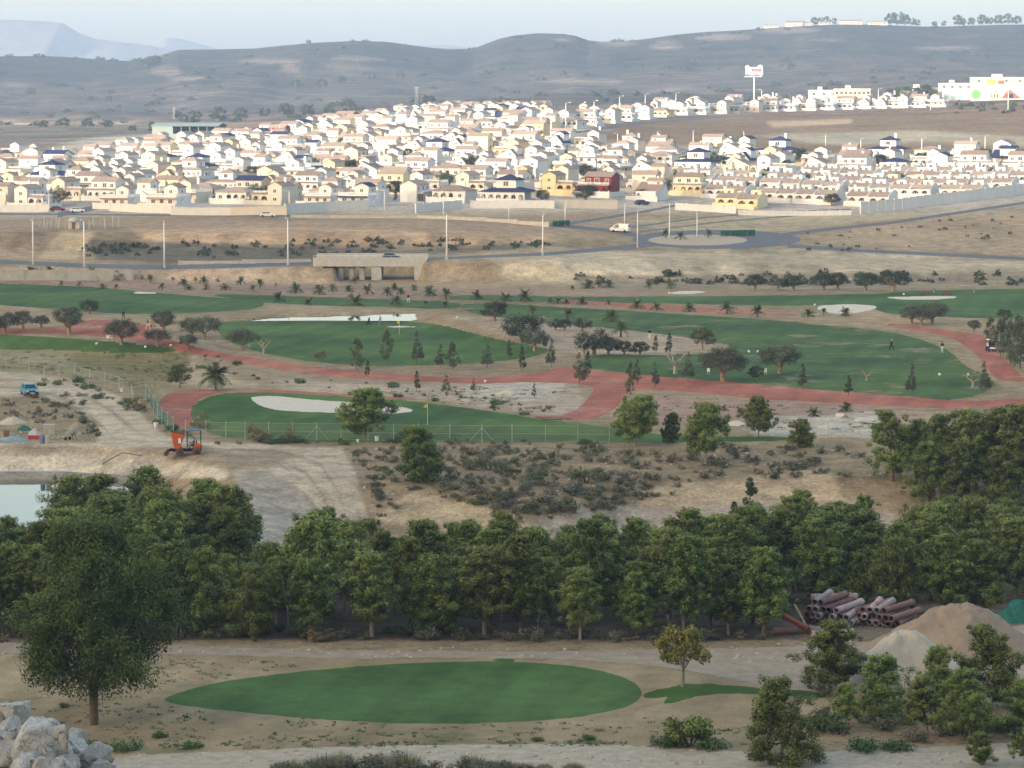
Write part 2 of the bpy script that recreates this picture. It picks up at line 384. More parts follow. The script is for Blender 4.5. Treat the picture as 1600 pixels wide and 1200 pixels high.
# ================================================================ THE SETTING: terrain and its zones
def pD(lst): return np.array([[*atD(a, b)[:2]] for a, b in lst])         # (column, distance) -> plan
POND_L = pD([(-160, 319), (100, 319), (190, 316), (240, 309), (262, 298), (245, 285), (180, 273), (100, 266), (-160, 264)])
POND_C = plan([(440, 493), (560, 490.5), (640, 489.5), (680, 490), (688, 496), (668, 501.5), (600, 500.5), (500, 499), (400, 499.5)])
TEE = plan([(-150, 522), (100, 526), (200, 535), (296, 545), (290, 551), (200, 549), (80, 543), (-150, 542)])
MOUND = plan([(690, 492), (740, 495), (790, 515), (800, 530), (760, 522), (700, 505)])
FEATS.append((POND_L, -3.6, 8.0, 'set'))
FEATS.append((POND_C, -0.9, 2.5, 'set'))
FEATS.append((TEE, 1.6, 9.0, 'add'))
FEATS.append((MOUND, 1.6, 9.0, 'add'))
FEATS.append((np.array([(-37.6, 600), (-20.4, 600), (-20.4, 641), (-37.6, 641)], float), 0.0, 1.2, 'set'))

# ---- zone polygons traced on the ground (photo columns/rows are turned into plan positions)
def strip(line, w):
    L = np.array(line, float); w = np.asarray(w if hasattr(w, '__len__') else [w] * len(L), float)
    return np.concatenate([L - np.c_[0 * w, w / 2], (L + np.c_[0 * w, w / 2])[::-1]])
def chaikin(P, n=2):
    P = np.asarray(P, float)
    for _ in range(n):
        Q = np.roll(P, -1, axis=0); P = np.stack([P * .75 + Q * .25, P * .25 + Q * .75], 1).reshape(-1, 2)
    return P
def ragged(P, seed, ax=2.2, ay=.75):
    """uneven outline: resample every few pixels and push the points about with noise"""
    P = chaikin(P); Q = []
    for a, b in zip(P, np.roll(P, -1, axis=0)):
        n = max(1, int(np.hypot(*(b - a)) / 4)); Q += [a + (b - a) * i / n for i in range(n)]
    Q = np.array(Q); i = np.arange(len(Q)); k = np.clip(Q[:, 1] / 700, .5, 1.6)
    return Q + np.stack([ax * k * 1.6 * fbm(i + seed * 31, i * 0, 5, 3), ay * k * 1.8 * fbm(i - seed * 57, i * 0 + 9, 4, 3)], 1)
Z = []   # (name, polygons, material key)
Z.append(('dirt_path', [[(100, 1190), (300, 1174), (500, 1167), (800, 1162), (1000, 1164), (1150, 1176), (1337, 1174), (1480, 1166), (1720, 1150), (1720, 1240), (60, 1240)]], 'gravel'))
Z.append(('dry_turf', [[(-120, 1022), (250, 1022), (500, 1031), (760, 1028), (1000, 1037), (1130, 1060), (1230, 1080), (1330, 1092), (1330, 1140), (1250, 1160), (1150, 1174), (1000, 1164), (800, 1162), (500, 1167), (180, 1182), (0, 1192), (-120, 1195)]], 'turf'))
Z.append(('gravel_track', [[(-120, 1003), (250, 1008), (480, 1015), (700, 1018), (900, 1018), (1050, 1014), (1200, 1012), (1420, 1000), (1720, 960), (1720, 1080), (1420, 1070), (1330, 1088), (1230, 1077), (1130, 1058), (1000, 1035), (760, 1026), (500, 1029), (250, 1020), (-120, 1020)]], 'gravel2'))
Z.append(('putting_green', [[(253, 1095), (262, 1088), (300, 1075), (350, 1065), (400, 1057), (500, 1046), (600, 1038), (700, 1034), (790, 1033), (880, 1038), (950, 1050), (990, 1065), (1003, 1080), (1000, 1092), (985, 1103), (950, 1112), (900, 1121), (800, 1129), (700, 1131), (600, 1130), (500, 1124), (400, 1115), (320, 1107), (270, 1100)]], 'green'))
Z.append(('grass_strip', [[(1004, 1082), (1050, 1073), (1080, 1066), (1200, 1076), (1290, 1082), (1290, 1092), (1200, 1085), (1110, 1083), (1060, 1097), (1030, 1100), (1050, 1086), (1004, 1094)], [(765, 1030), (800, 1028), (806, 1033), (780, 1033)]], 'lush'))
Z.append(('dirt_road', [[(-120, 578), (0, 580), (60, 586), (125, 597), (185, 620), (225, 652), (260, 680), (320, 690), (450, 696), (535, 702), (556, 740), (570, 790), (575, 815), (510, 815), (475, 770), (420, 735), (360, 735), (300, 722), (200, 711), (0, 707), (-120, 707), (-120, 690), (150, 690), (152, 660), (110, 632), (50, 618), (-120, 622)]], 'road_dirt'))
Z.append(('pond_liner', [[(-120, 738), (100, 738.5), (150, 739), (150, 742), (100, 742), (-120, 742)]], 'liner'))
Z.append(('fairway', [[(-120, 441), (0, 443), (120, 447), (200, 453), (260, 459), (310, 463), (420, 471), (400, 484), (300, 489), (240, 491), (150, 489), (60, 480), (-120, 470)],
    [(310, 458), (450, 462), (600, 468), (720, 471), (720, 484), (640, 481), (500, 477), (400, 473)]], 'fair'))
Z.append(('fairway', [[(-120, 524), (0, 522), (100, 528), (200, 536), (297, 545), (290, 551), (200, 552), (80, 546), (-120, 546)]], 'lush'))
Z.append(('fairway', [[(330, 505), (380, 501), (420, 502), (500, 501.5), (600, 502), (680, 504), (750, 524), (800, 535), (860, 545), (850, 555), (770, 566), (690, 571), (600, 572), (540, 570), (470, 563), (400, 550), (350, 532)]], 'lush'))
Z.append(('fairway', [[(720, 472), (850, 478), (1000, 487), (1150, 496), (1250, 504), (1350, 514), (1400, 520), (1430, 528), (1480, 545), (1505, 570), (1545, 590), (1560, 605), (1500, 627), (1350, 620), (1200, 612), (1050, 598), (960, 588), (900, 574), (920, 552), (1040, 556), (1110, 552), (1150, 540), (1080, 528), (950, 512), (800, 499), (720, 487)]], 'fairdry'))
Z.append(('fairway', [[(700, 461), (800, 461), (900, 464), (1050, 463), (1200, 462), (1380, 459), (1400, 456), (1500, 452), (1720, 450), (1720, 498), (1500, 497), (1385, 491), (1370, 484), (1340, 476), (1280, 477), (1200, 478), (1050, 474), (900, 473), (800, 470), (700, 468)]], 'fair'))
Z.append(('fairway', [[(297, 640), (315, 624), (345, 615), (420, 612), (520, 617), (640, 626), (720, 636), (800, 648), (880, 660), (962, 668), (1060, 684), (1240, 681), (1240, 690), (960, 692), (800, 690), (600, 692), (430, 690), (350, 685), (310, 668)]], 'fairlow'))
Z.append(('sand_bunker', [[(388, 623), (400, 619), (430, 619), (500, 625), (560, 629), (640, 637), (646, 643), (600, 648), (540, 645), (460, 643), (415, 639)]], 'sand'))
Z.append(('sand_bunker', [[(1275, 479), (1300, 476), (1340, 475.5), (1376, 478), (1360, 486), (1310, 491), (1284, 487)]], 'sand'))
Z.append(('sand_bunker', [[(1378, 464.5), (1440, 463), (1500, 462), (1492, 466.5), (1420, 469), (1400, 467)]], 'sand'))
Z.append(('sand_bunker', [[(203, 455.5), (245, 457), (247, 459.5), (210, 459)]], 'sand'))
Z.append(('sand_bunker', [[(605, 509), (650, 510), (650, 512), (605, 511.5)]], 'sand'))
Z.append(('sand_bunker', [[(1046, 456), (1090, 454), (1110, 458), (1050, 460)]], 'sand'))
Z.append(('red_path', [[(-120, 500), (0, 510), (60, 515), (100, 508), (130, 500), (190, 500), (238, 508), (250, 525), (300, 541), (400, 561), (520, 577), (640, 586), (760, 591), (850, 582), (880, 572), (905, 574), (960, 582), (1100, 594), (1250, 606), (1400, 618), (1520, 628), (1600, 621), (1720, 613), (1720, 628), (1600, 633), (1500, 640), (1350, 632), (1200, 625), (1080, 613), (985, 606), (975, 620), (960, 640), (930, 655), (870, 655), (880, 648), (905, 640), (928, 612), (928, 602), (850, 596), (760, 600), (640, 596), (500, 588), (400, 572), (300, 552), (200, 530), (100, 521), (0, 523), (-120, 519)],
    [(1385, 504), (1440, 511), (1500, 518), (1540, 524), (1548, 540), (1575, 567), (1600, 590), (1600, 598), (1555, 594), (1540, 570), (1515, 545), (1485, 527), (1440, 517), (1385, 510)],
    [(262, 613), (290, 609), (330, 608), (450, 610), (560, 617), (640, 622), (640, 625), (560, 621), (430, 613), (345, 613), (312, 622), (293, 640), (303, 672), (270, 672), (250, 655), (245, 630)],
    [(860, 467), (1000, 475), (1100, 481), (1250, 490), (1250, 494), (1080, 487), (960, 480), (860, 470.5)]], 'redpath'))
roads = [
    strip([(-160, 405), (0, 409), (130, 415), (260, 418), (380, 415), (487, 411)], 6.5),
    strip([(662, 405), (750, 401), (850, 397), (950, 389), (1000, 384), (1030, 380)], [4, 4, 5, 6, 8, 8]),
    strip([(1230, 384), (1350, 392), (1500, 399), (1720, 410)], [6, 5, 5, 5]),
    strip([(-160, 333), (100, 335), (300, 336.5), (600, 338), (760, 343), (870, 352), (960, 361), (1010, 371)], [2.5, 2.5, 2.5, 3, 4, 5, 5, 7]),
    strip([(870, 352), (950, 340), (1010, 330), (1070, 318)], [4, 4, 3.5, 3]),
    strip([(985, 355), (1100, 340), (1200, 332), (1330, 327)], [2.5, 2, 2, 2]),
    strip([(1200, 370), (1260, 362), (1400, 347), (1500, 332), (1620, 314), (1720, 300)], [6, 5, 4.5, 4, 4, 4]),
    strip([(1000, 362), (1130, 346), (1330, 330)], [2, 2, 2]),
    strip([(845, 215), (900, 207), (980, 196), (1050, 188), (1180, 180)], 3.0),
    strip([(90, 336), (180, 318), (300, 290), (360, 276)], [8, 7, 4, 3])]
ring = [(1120 + 132 * math.cos(q), 374 + 15 * math.sin(q)) for q in np.linspace(0, 2 * math.pi, 28, endpoint=False)]
roads.append(ring)
Z.append(('road', roads, 'asphalt'))
Z.append(('roundabout_island', [[(1090 + 78 * math.cos(q), 375 + 8.5 * math.sin(q)) for q in np.linspace(0, 2 * math.pi, 24, endpoint=False)]], 'soil2'))

Z.append(('hills', [], 'hill'))
# ---- soil colours: (polygon, rgb, scrub, softness in pixels)
PAINT = [
    ([(-900, 300), (2500, 300), (2500, 150), (-900, 150)], (0.26, 0.18, 0.13), 0.06, 6),
    ([(-900, 190), (600, 186), (1200, 165), (2500, 150), (2500, -400), (-900, -400)], (0.105, 0.090, 0.075), 0.20, 14),
    ([*[(a, b - 30) for a, b in RIDGE], *[(a, b + (52 if a > 250 else 40)) for a, b in RIDGE[::-1]]], (0.058, 0.060, 0.054), 0.30, 10),  # scrubby face below the crest, darkened to paint in its slope shading
    *[([(x_ - w_, y_), (x_ - w_ * .3, y_ - h_), (x_ + w_ * .5, y_ - h_ * .8), (x_ + w_, y_ + h_ * .2), (x_, y_ + h_)], (0.22, 0.18, 0.145), -0.15, 4) for x_, y_, w_, h_ in ((262, 113, 26, 7), (452, 107, 14, 5), (540, 106, 44, 2.5), (420, 96, 50, 3), (560, 92, 40, 3), (300, 122, 40, 2), (250, 84, 14, 4), (1040, 72, 26, 6), (965, 68, 30, 3), (1130, 58, 40, 3), (880, 62, 22, 4), (1300, 62, 60, 3), (1230, 47, 50, 3), (780, 110, 30, 3), (900, 128, 70, 3), (1100, 140, 90, 3), (700, 75, 14, 2), (1480, 75, 50, 3), (20, 132, 24, 3), (150, 150, 60, 2), (420, 160, 60, 2.5), (60, 166, 90, 2.5), (560, 158, 50, 2.5), (330, 145, 70, 2))],
    ([(-900, 232), (130, 226), (300, 205), (240, 186), (-900, 196)], (0.17, 0.14, 0.105), 0.12, 5),
    ([(-900, 188), (180, 190), (260, 196), (-900, 202)], (0.46, 0.33, 0.22), -0.1, 5),
    ([(60, 235), (130, 218), (240, 210), (250, 235), (150, 245)], (0.40, 0.36, 0.28), -0.2, 5),
    ([(-900, 345), (-100, 250), (200, 240), (520, 190), (760, 168), (880, 190), (1100, 225), (1600, 245), (2300, 240), (2300, 310), (1300, 335), (900, 335)], (0.47, 0.41, 0.34), -0.3, 6),
    ([(860, 220), (1050, 192), (1200, 182), (1700, 160), (1700, 232), (1300, 240), (1100, 232)], (0.24, 0.165, 0.105), 0.07, 5),
    ([(1180, 212), (1450, 205), (1700, 215), (1700, 226), (1300, 226)], (0.40, 0.35, 0.25), -0.1, 4),
    ([(1200, 192), (1330, 188), (1330, 194), (1210, 198)], (0.52, 0.38, 0.24), -0.1, 4),
    ([(-900, 345), (1000, 345), (1000, 362), (-900, 362)], (0.34, 0.26, 0.20), 0.10, 5),
    ([(200, 357), (420, 355), (700, 360), (860, 368), (900, 378), (700, 386), (420, 382), (230, 384)], (0.47, 0.345, 0.235), 0.0, 3),
    ([(-900, 372), (90, 372), (80, 404), (-900, 402)], (0.38, 0.285, 0.20), 0.04, 5),
    ([(130, 372), (250, 376), (420, 386), (720, 388), (860, 382), (700, 400), (460, 408), (260, 412), (150, 408)], (0.15, 0.135, 0.11), 0.24, 4),
    ([(95, 362), (150, 362), (120, 408), (55, 408)], (0.50, 0.41, 0.28), -0.2, 5),
    ([(-900, 418), (480, 420), (530, 428), (530, 446), (-900, 438)], (0.47, 0.37, 0.27), -0.1, 4),
    ([(655, 405), (760, 405), (790, 440), (655, 448)], (0.42, 0.33, 0.235), -0.1, 24),
    ([(760, 404), (1020, 396), (1060, 430), (900, 440), (780, 440)], (0.58, 0.52, 0.40), -0.2, 12),
    ([(1000, 392), (1250, 392), (1720, 412), (1720, 428), (1040, 430)], (0.44, 0.39, 0.30), -0.2, 6),
    ([(1000, 345), (1250, 332), (1500, 325), (1230, 362), (1050, 365)], (0.42, 0.37, 0.27), 0.0, 6),
    ([(1240, 370), (1400, 350), (1560, 325), (1720, 305), (1720, 404), (1500, 396), (1330, 386)], (0.37, 0.30, 0.22), 0.09, 6),
    ([(900, 430), (1100, 428), (1720, 428), (1720, 448), (1300, 452), (900, 446)], (0.30, 0.26, 0.20), 0.20, 4),
    ([(-120, 447), (-120, 436), (480, 440), (720, 452), (1000, 456), (1000, 463), (600, 468), (250, 456)], (0.32, 0.235, 0.19), 0.10, 5),
    ([(690, 490), (800, 500), (950, 515), (1080, 530), (1130, 545), (1040, 555), (900, 552), (800, 530)], (0.41, 0.335, 0.265), 0.05, 6),
    ([(400, 588), (640, 596), (900, 602), (920, 640), (870, 655), (640, 622), (450, 606)], (0.45, 0.38, 0.31), 0.05, 8),
    ([(730, 598), (880, 598), (870, 625), (720, 628)], (0.50, 0.46, 0.41), 0.03, 8),
    ([(985, 612), (1350, 634), (1500, 642), (1480, 660), (1100, 660), (950, 655)], (0.39, 0.275, 0.225), 0.02, 6),
    ([(1180, 655), (1370, 648), (1370, 682), (1180, 682)], (0.54, 0.50, 0.44), 0.02, 8),
    ([(1400, 478), (1560, 500), (1560, 535), (1440, 520), (1250, 500)], (0.38, 0.30, 0.20), 0.08, 8),
    ([(80, 552), (300, 552), (300, 600), (200, 605), (120, 580)], (0.21, 0.185, 0.085), 0.12, 8),
    ([(-120, 548), (100, 552), (150, 590), (-120, 578)], (0.30, 0.28, 0.17), 0.13, 8),
    ([(300, 560), (400, 600), (330, 606), (270, 600)], (0.46, 0.37, 0.27), 0.0, 8),
    ([(560, 698), (960, 696), (1350, 690), (1400, 760), (1250, 790), (1000, 800), (800, 815), (600, 810), (560, 760)], (0.305, 0.242, 0.162), 0.11, 8),
    ([(575, 775), (650, 765), (800, 800), (830, 830), (560, 820)], (0.50, 0.42, 0.30), -0.15, 6),
    ([(1000, 768), (1100, 750), (1290, 735), (1330, 790), (1000, 800)], (0.50, 0.40, 0.28), -0.1, 6),
    ([(900, 795), (1330, 782), (1420, 820), (800, 840)], (0.40, 0.34, 0.29), -0.3, 6),
    ([(540, 700), (600, 700), (640, 770), (575, 815), (556, 740)], (0.35, 0.28, 0.195), 0.02, 6),
    ([(360, 733), (420, 735), (475, 770), (515, 830), (520, 900), (400, 900)], (0.43, 0.395, 0.345), -0.3, 6),
    ([(-120, 570), (60, 580), (130, 590), (200, 612), (240, 645), (275, 682), (320, 690), (300, 640), (230, 600), (120, 570)], (0.25, 0.225, 0.13), 0.17, 6),
    ([(-120, 706), (200, 709), (300, 720), (362, 737), (350, 750), (260, 745), (-120, 745)], (0.60, 0.555, 0.47), -0.4, 4),
    ([(215, 712), (262, 714), (225, 745), (180, 745)], (0.40, 0.38, 0.37), -0.4, 4),
    ([(-120, 622), (60, 616), (120, 632), (160, 665), (160, 690), (-120, 690)], (0.31, 0.255, 0.17), 0.14, 6),
]
PAINT.append(([(-120, 578), (0, 580), (60, 586), (125, 597), (185, 620), (225, 652), (260, 680), (320, 690), (450, 696), (535, 702), (556, 740), (570, 790), (575, 815), (510, 815), (475, 770), (420, 735), (360, 735), (300, 722), (200, 711), (0, 707), (-120, 707), (-120, 690), (150, 690), (152, 660), (110, 632), (50, 618), (-120, 622)], (0.54, 0.47, 0.38), -0.35, 3))
PAINT.append(([(-120, 694), (320, 697), (380, 715), (330, 725), (200, 710), (-120, 707)], (0.335, 0.265, 0.20), -0.3, 5))
PAINT.append(([(300, 712), (400, 705), (470, 712), (420, 735), (360, 738)], (0.36, 0.29, 0.215), -0.3, 6))
for ln, w_ in [([(-60, 594), (40, 594), (110, 606), (165, 636), (205, 668), (250, 690), (330, 700), (440, 706), (500, 725), (530, 770), (545, 815)], 2.6), ([(-60, 604), (40, 606), (95, 620), (140, 650), (175, 680), (240, 700), (330, 708), (430, 716), (480, 740), (508, 780), (520, 815)], 2.6), ([(330, 722), (390, 716), (440, 726), (470, 750)], 3), ([(340, 730), (400, 724), (430, 738)], 3), ([(560, 705), (580, 745), (590, 800)], 4)]:
    PAINT.append((strip(ln, w_), (0.34, 0.275, 0.21), -0.3, 2.2))
PAINT[36:36] = [(q, (0.225, 0.195, 0.105), 0.06, 6) for a, pl, m in Z if a == 'fairway' for q in pl]
Z = [(a, pl if a in ('road', 'roundabout_island') else [chaikin(q) if a == 'pond_liner' else ragged(q, 5, 1.1, .4) if a == 'putting_green' else ragged(q, j_ + 3 * len(pl)) for j_, q in enumerate(pl)], m) for a, pl, m in Z]

MATS = {}
MATS['soil'] = ground_mat('soil')
MATS['liner'] = simple('pond_liner', (0.42, 0.50, 0.58), 0.5, 0.15, 0.8, world=True)
MATS['soil2'] = simple('island_soil', (0.44, 0.36, 0.27), 0.95, 0.25, 0.6, world=True)
MATS['gravel'] = simple('gravel_path', (0.46, 0.39, 0.29), 0.95, 0.28, 1.2, bump=0.3, world=True)
MATS['gravel2'] = simple('gravel_track', (0.375, 0.30, 0.22), 0.95, 0.25, 0.8, bump=0.3, world=True)
MATS['turf'] = grass_mat('dry_turf', (0.315, 0.236, 0.130), (0.355, 0.268, 0.155), (0.13, 0.14, 0.06), 0.585)
MATS['green'] = grass_mat('putting_green', (0.064, 0.124, 0.032), (0.082, 0.148, 0.040), bump=0.15)
MATS['lush'] = grass_mat('lush_grass', (0.038, 0.094, 0.016), (0.074, 0.134, 0.025), (0.12, 0.15, 0.06), 0.66)
MATS['fair'] = grass_mat('fairway_grass', (0.034, 0.087, 0.018), (0.064, 0.122, 0.026), (0.20, 0.19, 0.10), 0.64)
MATS['fairlow'] = grass_mat('lower_grass', (0.038, 0.096, 0.017), (0.078, 0.140, 0.026), (0.10, 0.16, 0.06), 0.66)
MATS['fairdry'] = grass_mat('patchy_grass', (0.036, 0.090, 0.018), (0.074, 0.124, 0.028), (0.27, 0.225, 0.13), 0.565)
MATS['sand'] = simple('bunker_sand', (0.62, 0.56, 0.46), 0.95, 0.10, 1.0, world=True)
MATS['redpath'] = grass_mat('red_path', (0.345, 0.105, 0.064), (0.38, 0.138, 0.090), (0.43, 0.29, 0.22), 0.57)
MATS['road_dirt'] = MATS['soil']
MATS['hill'] = ground_mat('hill_soil', streak=0.5, var=0.6, ss=.16, scrubcol=(0.034, 0.038, 0.032))
MATS['asphalt'] = simple('asphalt', (0.13, 0.138, 0.152), 0.9, 0.15, 0.2, world=True)

# ---- the grid
rowsD = list(np.arange(20, 165, 3.0)); d = 165.0
while d < 608: rowsD.append(d); d += 1.6 * d * d / 177760
rowsD += list(np.arange(608, 680, 1.2)) + list(np.arange(680, 800, 1.8)) + list(np.arange(800, 1300, 3.0)) + list(np.arange(1300, 2000, 8.0)) + list(np.arange(2000, 3300, 18.0)) + [3500, 3800, 4500, 6000, 8000]
rowsD = np.array(rowsD)
fine = np.arange(-80, 1681, 4.0); wl = []; q = 8.0; c = -80.0
while c > -2800: c -= q; q *= 1.25; wl.append(c)
wr = [1600 - v for v in wl]
cols = np.array(wl[::-1] + list(fine) + wr)
nr, nc = len(rowsD), len(cols)
Yg = np.repeat(rowsD[:, None], nc, 1); Xg = (cols[None, :] - 800) / F * Yg * CT
Zg = zter(Xg.ravel(), Yg.ravel()).reshape(nr, nc)
PX, PY = proj(Xg, Yg, Zg)
# zones per face
fx = 0.25 * (PX[:-1, :-1] + PX[1:, :-1] + PX[:-1, 1:] + PX[1:, 1:]); fy = 0.25 * (PY[:-1, :-1] + PY[1:, :-1] + PY[:-1, 1:] + PY[1:, 1:])
zid = np.zeros(fx.shape, int)
polys_of = [None]
for k, (nm, pl, mk) in enumerate(Z):
    for P in pl:
        P = np.asarray(P, float); lo, hi = P.min(0) - 1, P.max(0) + 1
        m = (fx > lo[0]) & (fx < hi[0]) & (fy > lo[1]) & (fy < hi[1]) & (0.5 * (Yg[:-1, :-1] + Yg[1:, 1:]) > 160)
        if m.any():
            ins = poly_px_dist(fx[m], fy[m], P) < 0
            t_ = zid[m]; t_[ins] = k + 1; zid[m] = t_
    polys_of.append(pl)
zid[(zid == 0) & (0.5 * (Yg[:-1, :-1] + Yg[1:, 1:]) > 1290)] = len(Z)
# snap border vertices to the traced outline
pad = np.pad(zid, 1, mode='edge')
four = np.stack([pad[:-1, :-1], pad[:-1, 1:], pad[1:, :-1], pad[1:, 1:]])
mx, mn = four.max(0), four.min(0)
border = np.argwhere(mx != mn)
for k in range(1, len(Z)):
    idx = border[(mx[border[:, 0], border[:, 1]] == k)]
    if len(idx) == 0: continue
    bx_, by_ = PX[idx[:, 0], idx[:, 1]], PY[idx[:, 0], idx[:, 1]]
    best = np.full(len(idx), 1e18); nxp = bx_.copy(); nyp = by_.copy()
    for P in polys_of[k]:
        P = np.asarray(P, float)
        for a, b in zip(P, np.roll(P, -1, axis=0)):
            e = b - a; t_ = np.clip(((bx_ - a[0]) * e[0] + (by_ - a[1]) * e[1]) / (e @ e + 1e-12), 0, 1)
            qx, qy = a[0] + t_ * e[0], a[1] + t_ * e[1]; dd = (qx - bx_) ** 2 + ((qy - by_) * 2) ** 2
            u = dd < best; best[u] = dd[u]; nxp[u] = qx[u]; nyp[u] = qy[u]
    dx = np.clip(nxp - bx_, -2.4, 2.4); dy = np.clip(nyp - by_, -0.75, 0.75)
    for (i, j), ax, ay in zip(idx, dx, dy):
        if 0 < i < nr - 1:
            dYdpy = (Yg[i + 1, j] - Yg[i - 1, j]) / (PY[i + 1, j] - PY[i - 1, j] - 1e-6)
            st = (Yg[i + 1, j] - Yg[i - 1, j]) * 0.2
            Yg[i, j] += float(np.clip(ay * dYdpy, -st, st)); Xg[i, j] += ax / F * Yg[i, j]
Zg = zter(Xg.ravel(), Yg.ravel()).reshape(nr, nc)
PX, PY = proj(Xg, Yg, Zg)
# soil colour per vertex
vc = np.zeros((nr, nc, 4)); vc[..., :3] = (0.325, 0.262, 0.178); vc[..., 3] = 0.0
for P, rgb, al, soft in PAINT:
    P = np.asarray(P, float); lo, hi = P.min(0) - 3 * soft, P.max(0) + 3 * soft
    m = (PX > lo[0]) & (PX < hi[0]) & (PY > lo[1]) & (PY < hi[1]) & (Yg > 170)
    if not m.any(): continue
    dd = poly_px_dist(PX[m], PY[m], P) + soft * 1.6 * fbm(Xg[m], Yg[m], 14 * Yg[m].mean() / 400, 3)
    k = sstep(0.5 - dd / (2 * soft))[:, None]
    vc[m] = vc[m] * (1 - k) + np.array([*rgb, al]) * k
rl_ = np.clip((Yg - 611) / 4, 0, 1) * np.clip((640 - Yg) / 6, 0, 1) + np.clip((Yg - 656) / 6, 0, 1) * np.clip((684 - Yg) / 6, 0, 1)
vc[..., :3] *= (1 + rl_ * .55 * fbm(Xg, Yg * .12, 6, 4))[..., None]  # rill shading on the cut banks painted into the colour
vc[..., 2] *= np.where(Yg < 760, .82, 1.0); vc[..., 1] *= np.where(Yg < 760, .935, 1.0); vc[..., :3] *= np.where(Yg < 600, .95, 1.0)[..., None]
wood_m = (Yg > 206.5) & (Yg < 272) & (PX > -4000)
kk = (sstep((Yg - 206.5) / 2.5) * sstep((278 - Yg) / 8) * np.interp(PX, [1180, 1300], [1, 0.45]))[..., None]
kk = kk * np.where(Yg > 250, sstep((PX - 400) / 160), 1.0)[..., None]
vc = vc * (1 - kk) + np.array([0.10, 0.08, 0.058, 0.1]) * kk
V = np.stack([Xg, Yg, Zg], -1).reshape(-1, 3); VC = vc.reshape(-1, 4)
I = np.arange(nr * nc).reshape(nr, nc)
FA = np.stack([I[:-1, :-1], I[:-1, 1:], I[1:, 1:], I[1:, :-1]], -1).reshape(-1, 4); zf = zid.ravel()
def sub_mesh(name, sel, mat):
    f = FA[sel]; u, inv = np.unique(f, return_inverse=True)
    return quads_mesh(name, V[u], inv.reshape(-1, 4), VC[u], mat, True)
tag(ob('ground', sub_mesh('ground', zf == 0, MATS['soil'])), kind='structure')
for k, (nm, pl, mk) in enumerate(Z):
    if (zf == k + 1).any():
        tag(ob(nm, sub_mesh(nm, zf == k + 1, MATS[mk])), kind='structure')
# the photographer's hill; its unseen ridge behind is raised to shade the foreground
hx = np.linspace(-3600, 3000, 133); hy = np.concatenate([np.linspace(-2500, -450, 20), np.linspace(-420, 20, 50)])
HX, HY = np.meshgrid(hx, hy); HZ = zter(HX.ravel(), HY.ravel()); J = np.arange(HX.size).reshape(HX.shape)
hc = np.tile((0.34, 0.29, 0.22, 0.2), (HX.size, 1))
tag(ob('hillside', quads_mesh('hillside', np.c_[HX.ravel(), HY.ravel(), HZ], np.stack([J[:-1, :-1], J[:-1, 1:], J[1:, 1:], J[1:, :-1]], -1).reshape(-1, 4), hc, MATS['soil'], True)), kind='structure')
# far mountains
def mountain(line, D, name, depth=900):
    L = np.array(line, float); xs = np.arange(L[0, 0], L[-1, 0] + 1, 6.0); ys = np.interp(xs, L[:, 0], L[:, 1])
    rows = []
    for f_, dd in ((0.0, -depth), (0.45, -depth * 0.5), (0.8, -depth * 0.2), (1.0, 0), (0.2, depth)):
        zc = H - D * tdep(ys + (1.4 * fbm(xs, xs * 0, 40, 4))); X = (xs - 800) / F * D * CT
        rows.append(np.c_[X, np.full(len(xs), D + dd) + (60 * fbm(xs, xs * 0 + dd, 60, 3) if 0 < f_ < 1 else 0), -15 + (zc + 15) * f_ + (10 * fbm(xs, xs * 0 + dd, 50, 3) if 0 < f_ < 1 else 0)])
    P = np.concatenate(rows); n = len(xs); J = np.arange(P.shape[0]).reshape(-1, n)
    c4 = np.tile((0.24, 0.22, 0.21, -0.2), (len(P), 1))
    tag(ob(name, quads_mesh(name, P, np.stack([J[:-1, :-1], J[:-1, 1:], J[1:, 1:], J[1:, :-1]], -1).reshape(-1, 4), c4, MATS['soil'], True)), kind='structure')
mountain([(-900, 70), (-400, 50), (-150, 34), (0, 31), (60, 33), (100, 36), (125, 52), (150, 61), (200, 67), (240, 72), (300, 82), (420, 96)], 6300, 'mountains')
mountain([(120, 96), (200, 80), (245, 68), (262, 58), (285, 61), (320, 71), (345, 77), (420, 80), (600, 78), (660, 71), (690, 70), (740, 74), (800, 84), (900, 96)], 7000, 'mountains')

# water
wm, wt, wb = newmat('water', 0.03, 0.5); wb.inputs['Base Color'].default_value = (0.05, 0.07, 0.075, 1); wb.inputs['IOR'].default_value = 1.33
wnz = noise(wt, pos(wt), 0.6, 3, 0.5); wbp = nd(wt, 'ShaderNodeBump', i_Strength=0.05, i_Distance=0.05); wt.links.new(wnz, wbp.inputs['Height']); wt.links.new(wbp.outputs[0], wb.inputs['Normal'])
def water(poly, z, grow):
    P = np.asarray(poly); c = P.mean(0); P = c + (P - c) * grow
    mb = MB(); mb.add([(x, y, z) for x, y in P[::-1]], [tuple(range(len(P)))])
    tag(mb.build('pond_water', wm), kind='structure')
cL = POND_L.mean(0)
water(POND_L, -2.5, 1.08); water(POND_C, -0.22, 1.05)
# closed box of hazy air round the whole place
hm = bpy.data.materials.new('haze'); hm.use_nodes = True; ht = hm.node_tree
for n_ in list(ht.nodes): ht.nodes.remove(n_)
ho = ht.nodes.new('ShaderNodeOutputMaterial'); hv = nd(ht, 'ShaderNodeVolumePrincipled', i_Density=0.00015, i_Anisotropy=0.0)
hv.inputs['Color'].default_value = (0.49, 0.68, 1.0, 1); ht.links.new(hv.outputs[0], ho.inputs['Volume'])
hb = MB(); hb.bx(-8300, 8300, -3200, 8400, -26, 292)
tag(hb.build('haze', hm), kind='stuff')
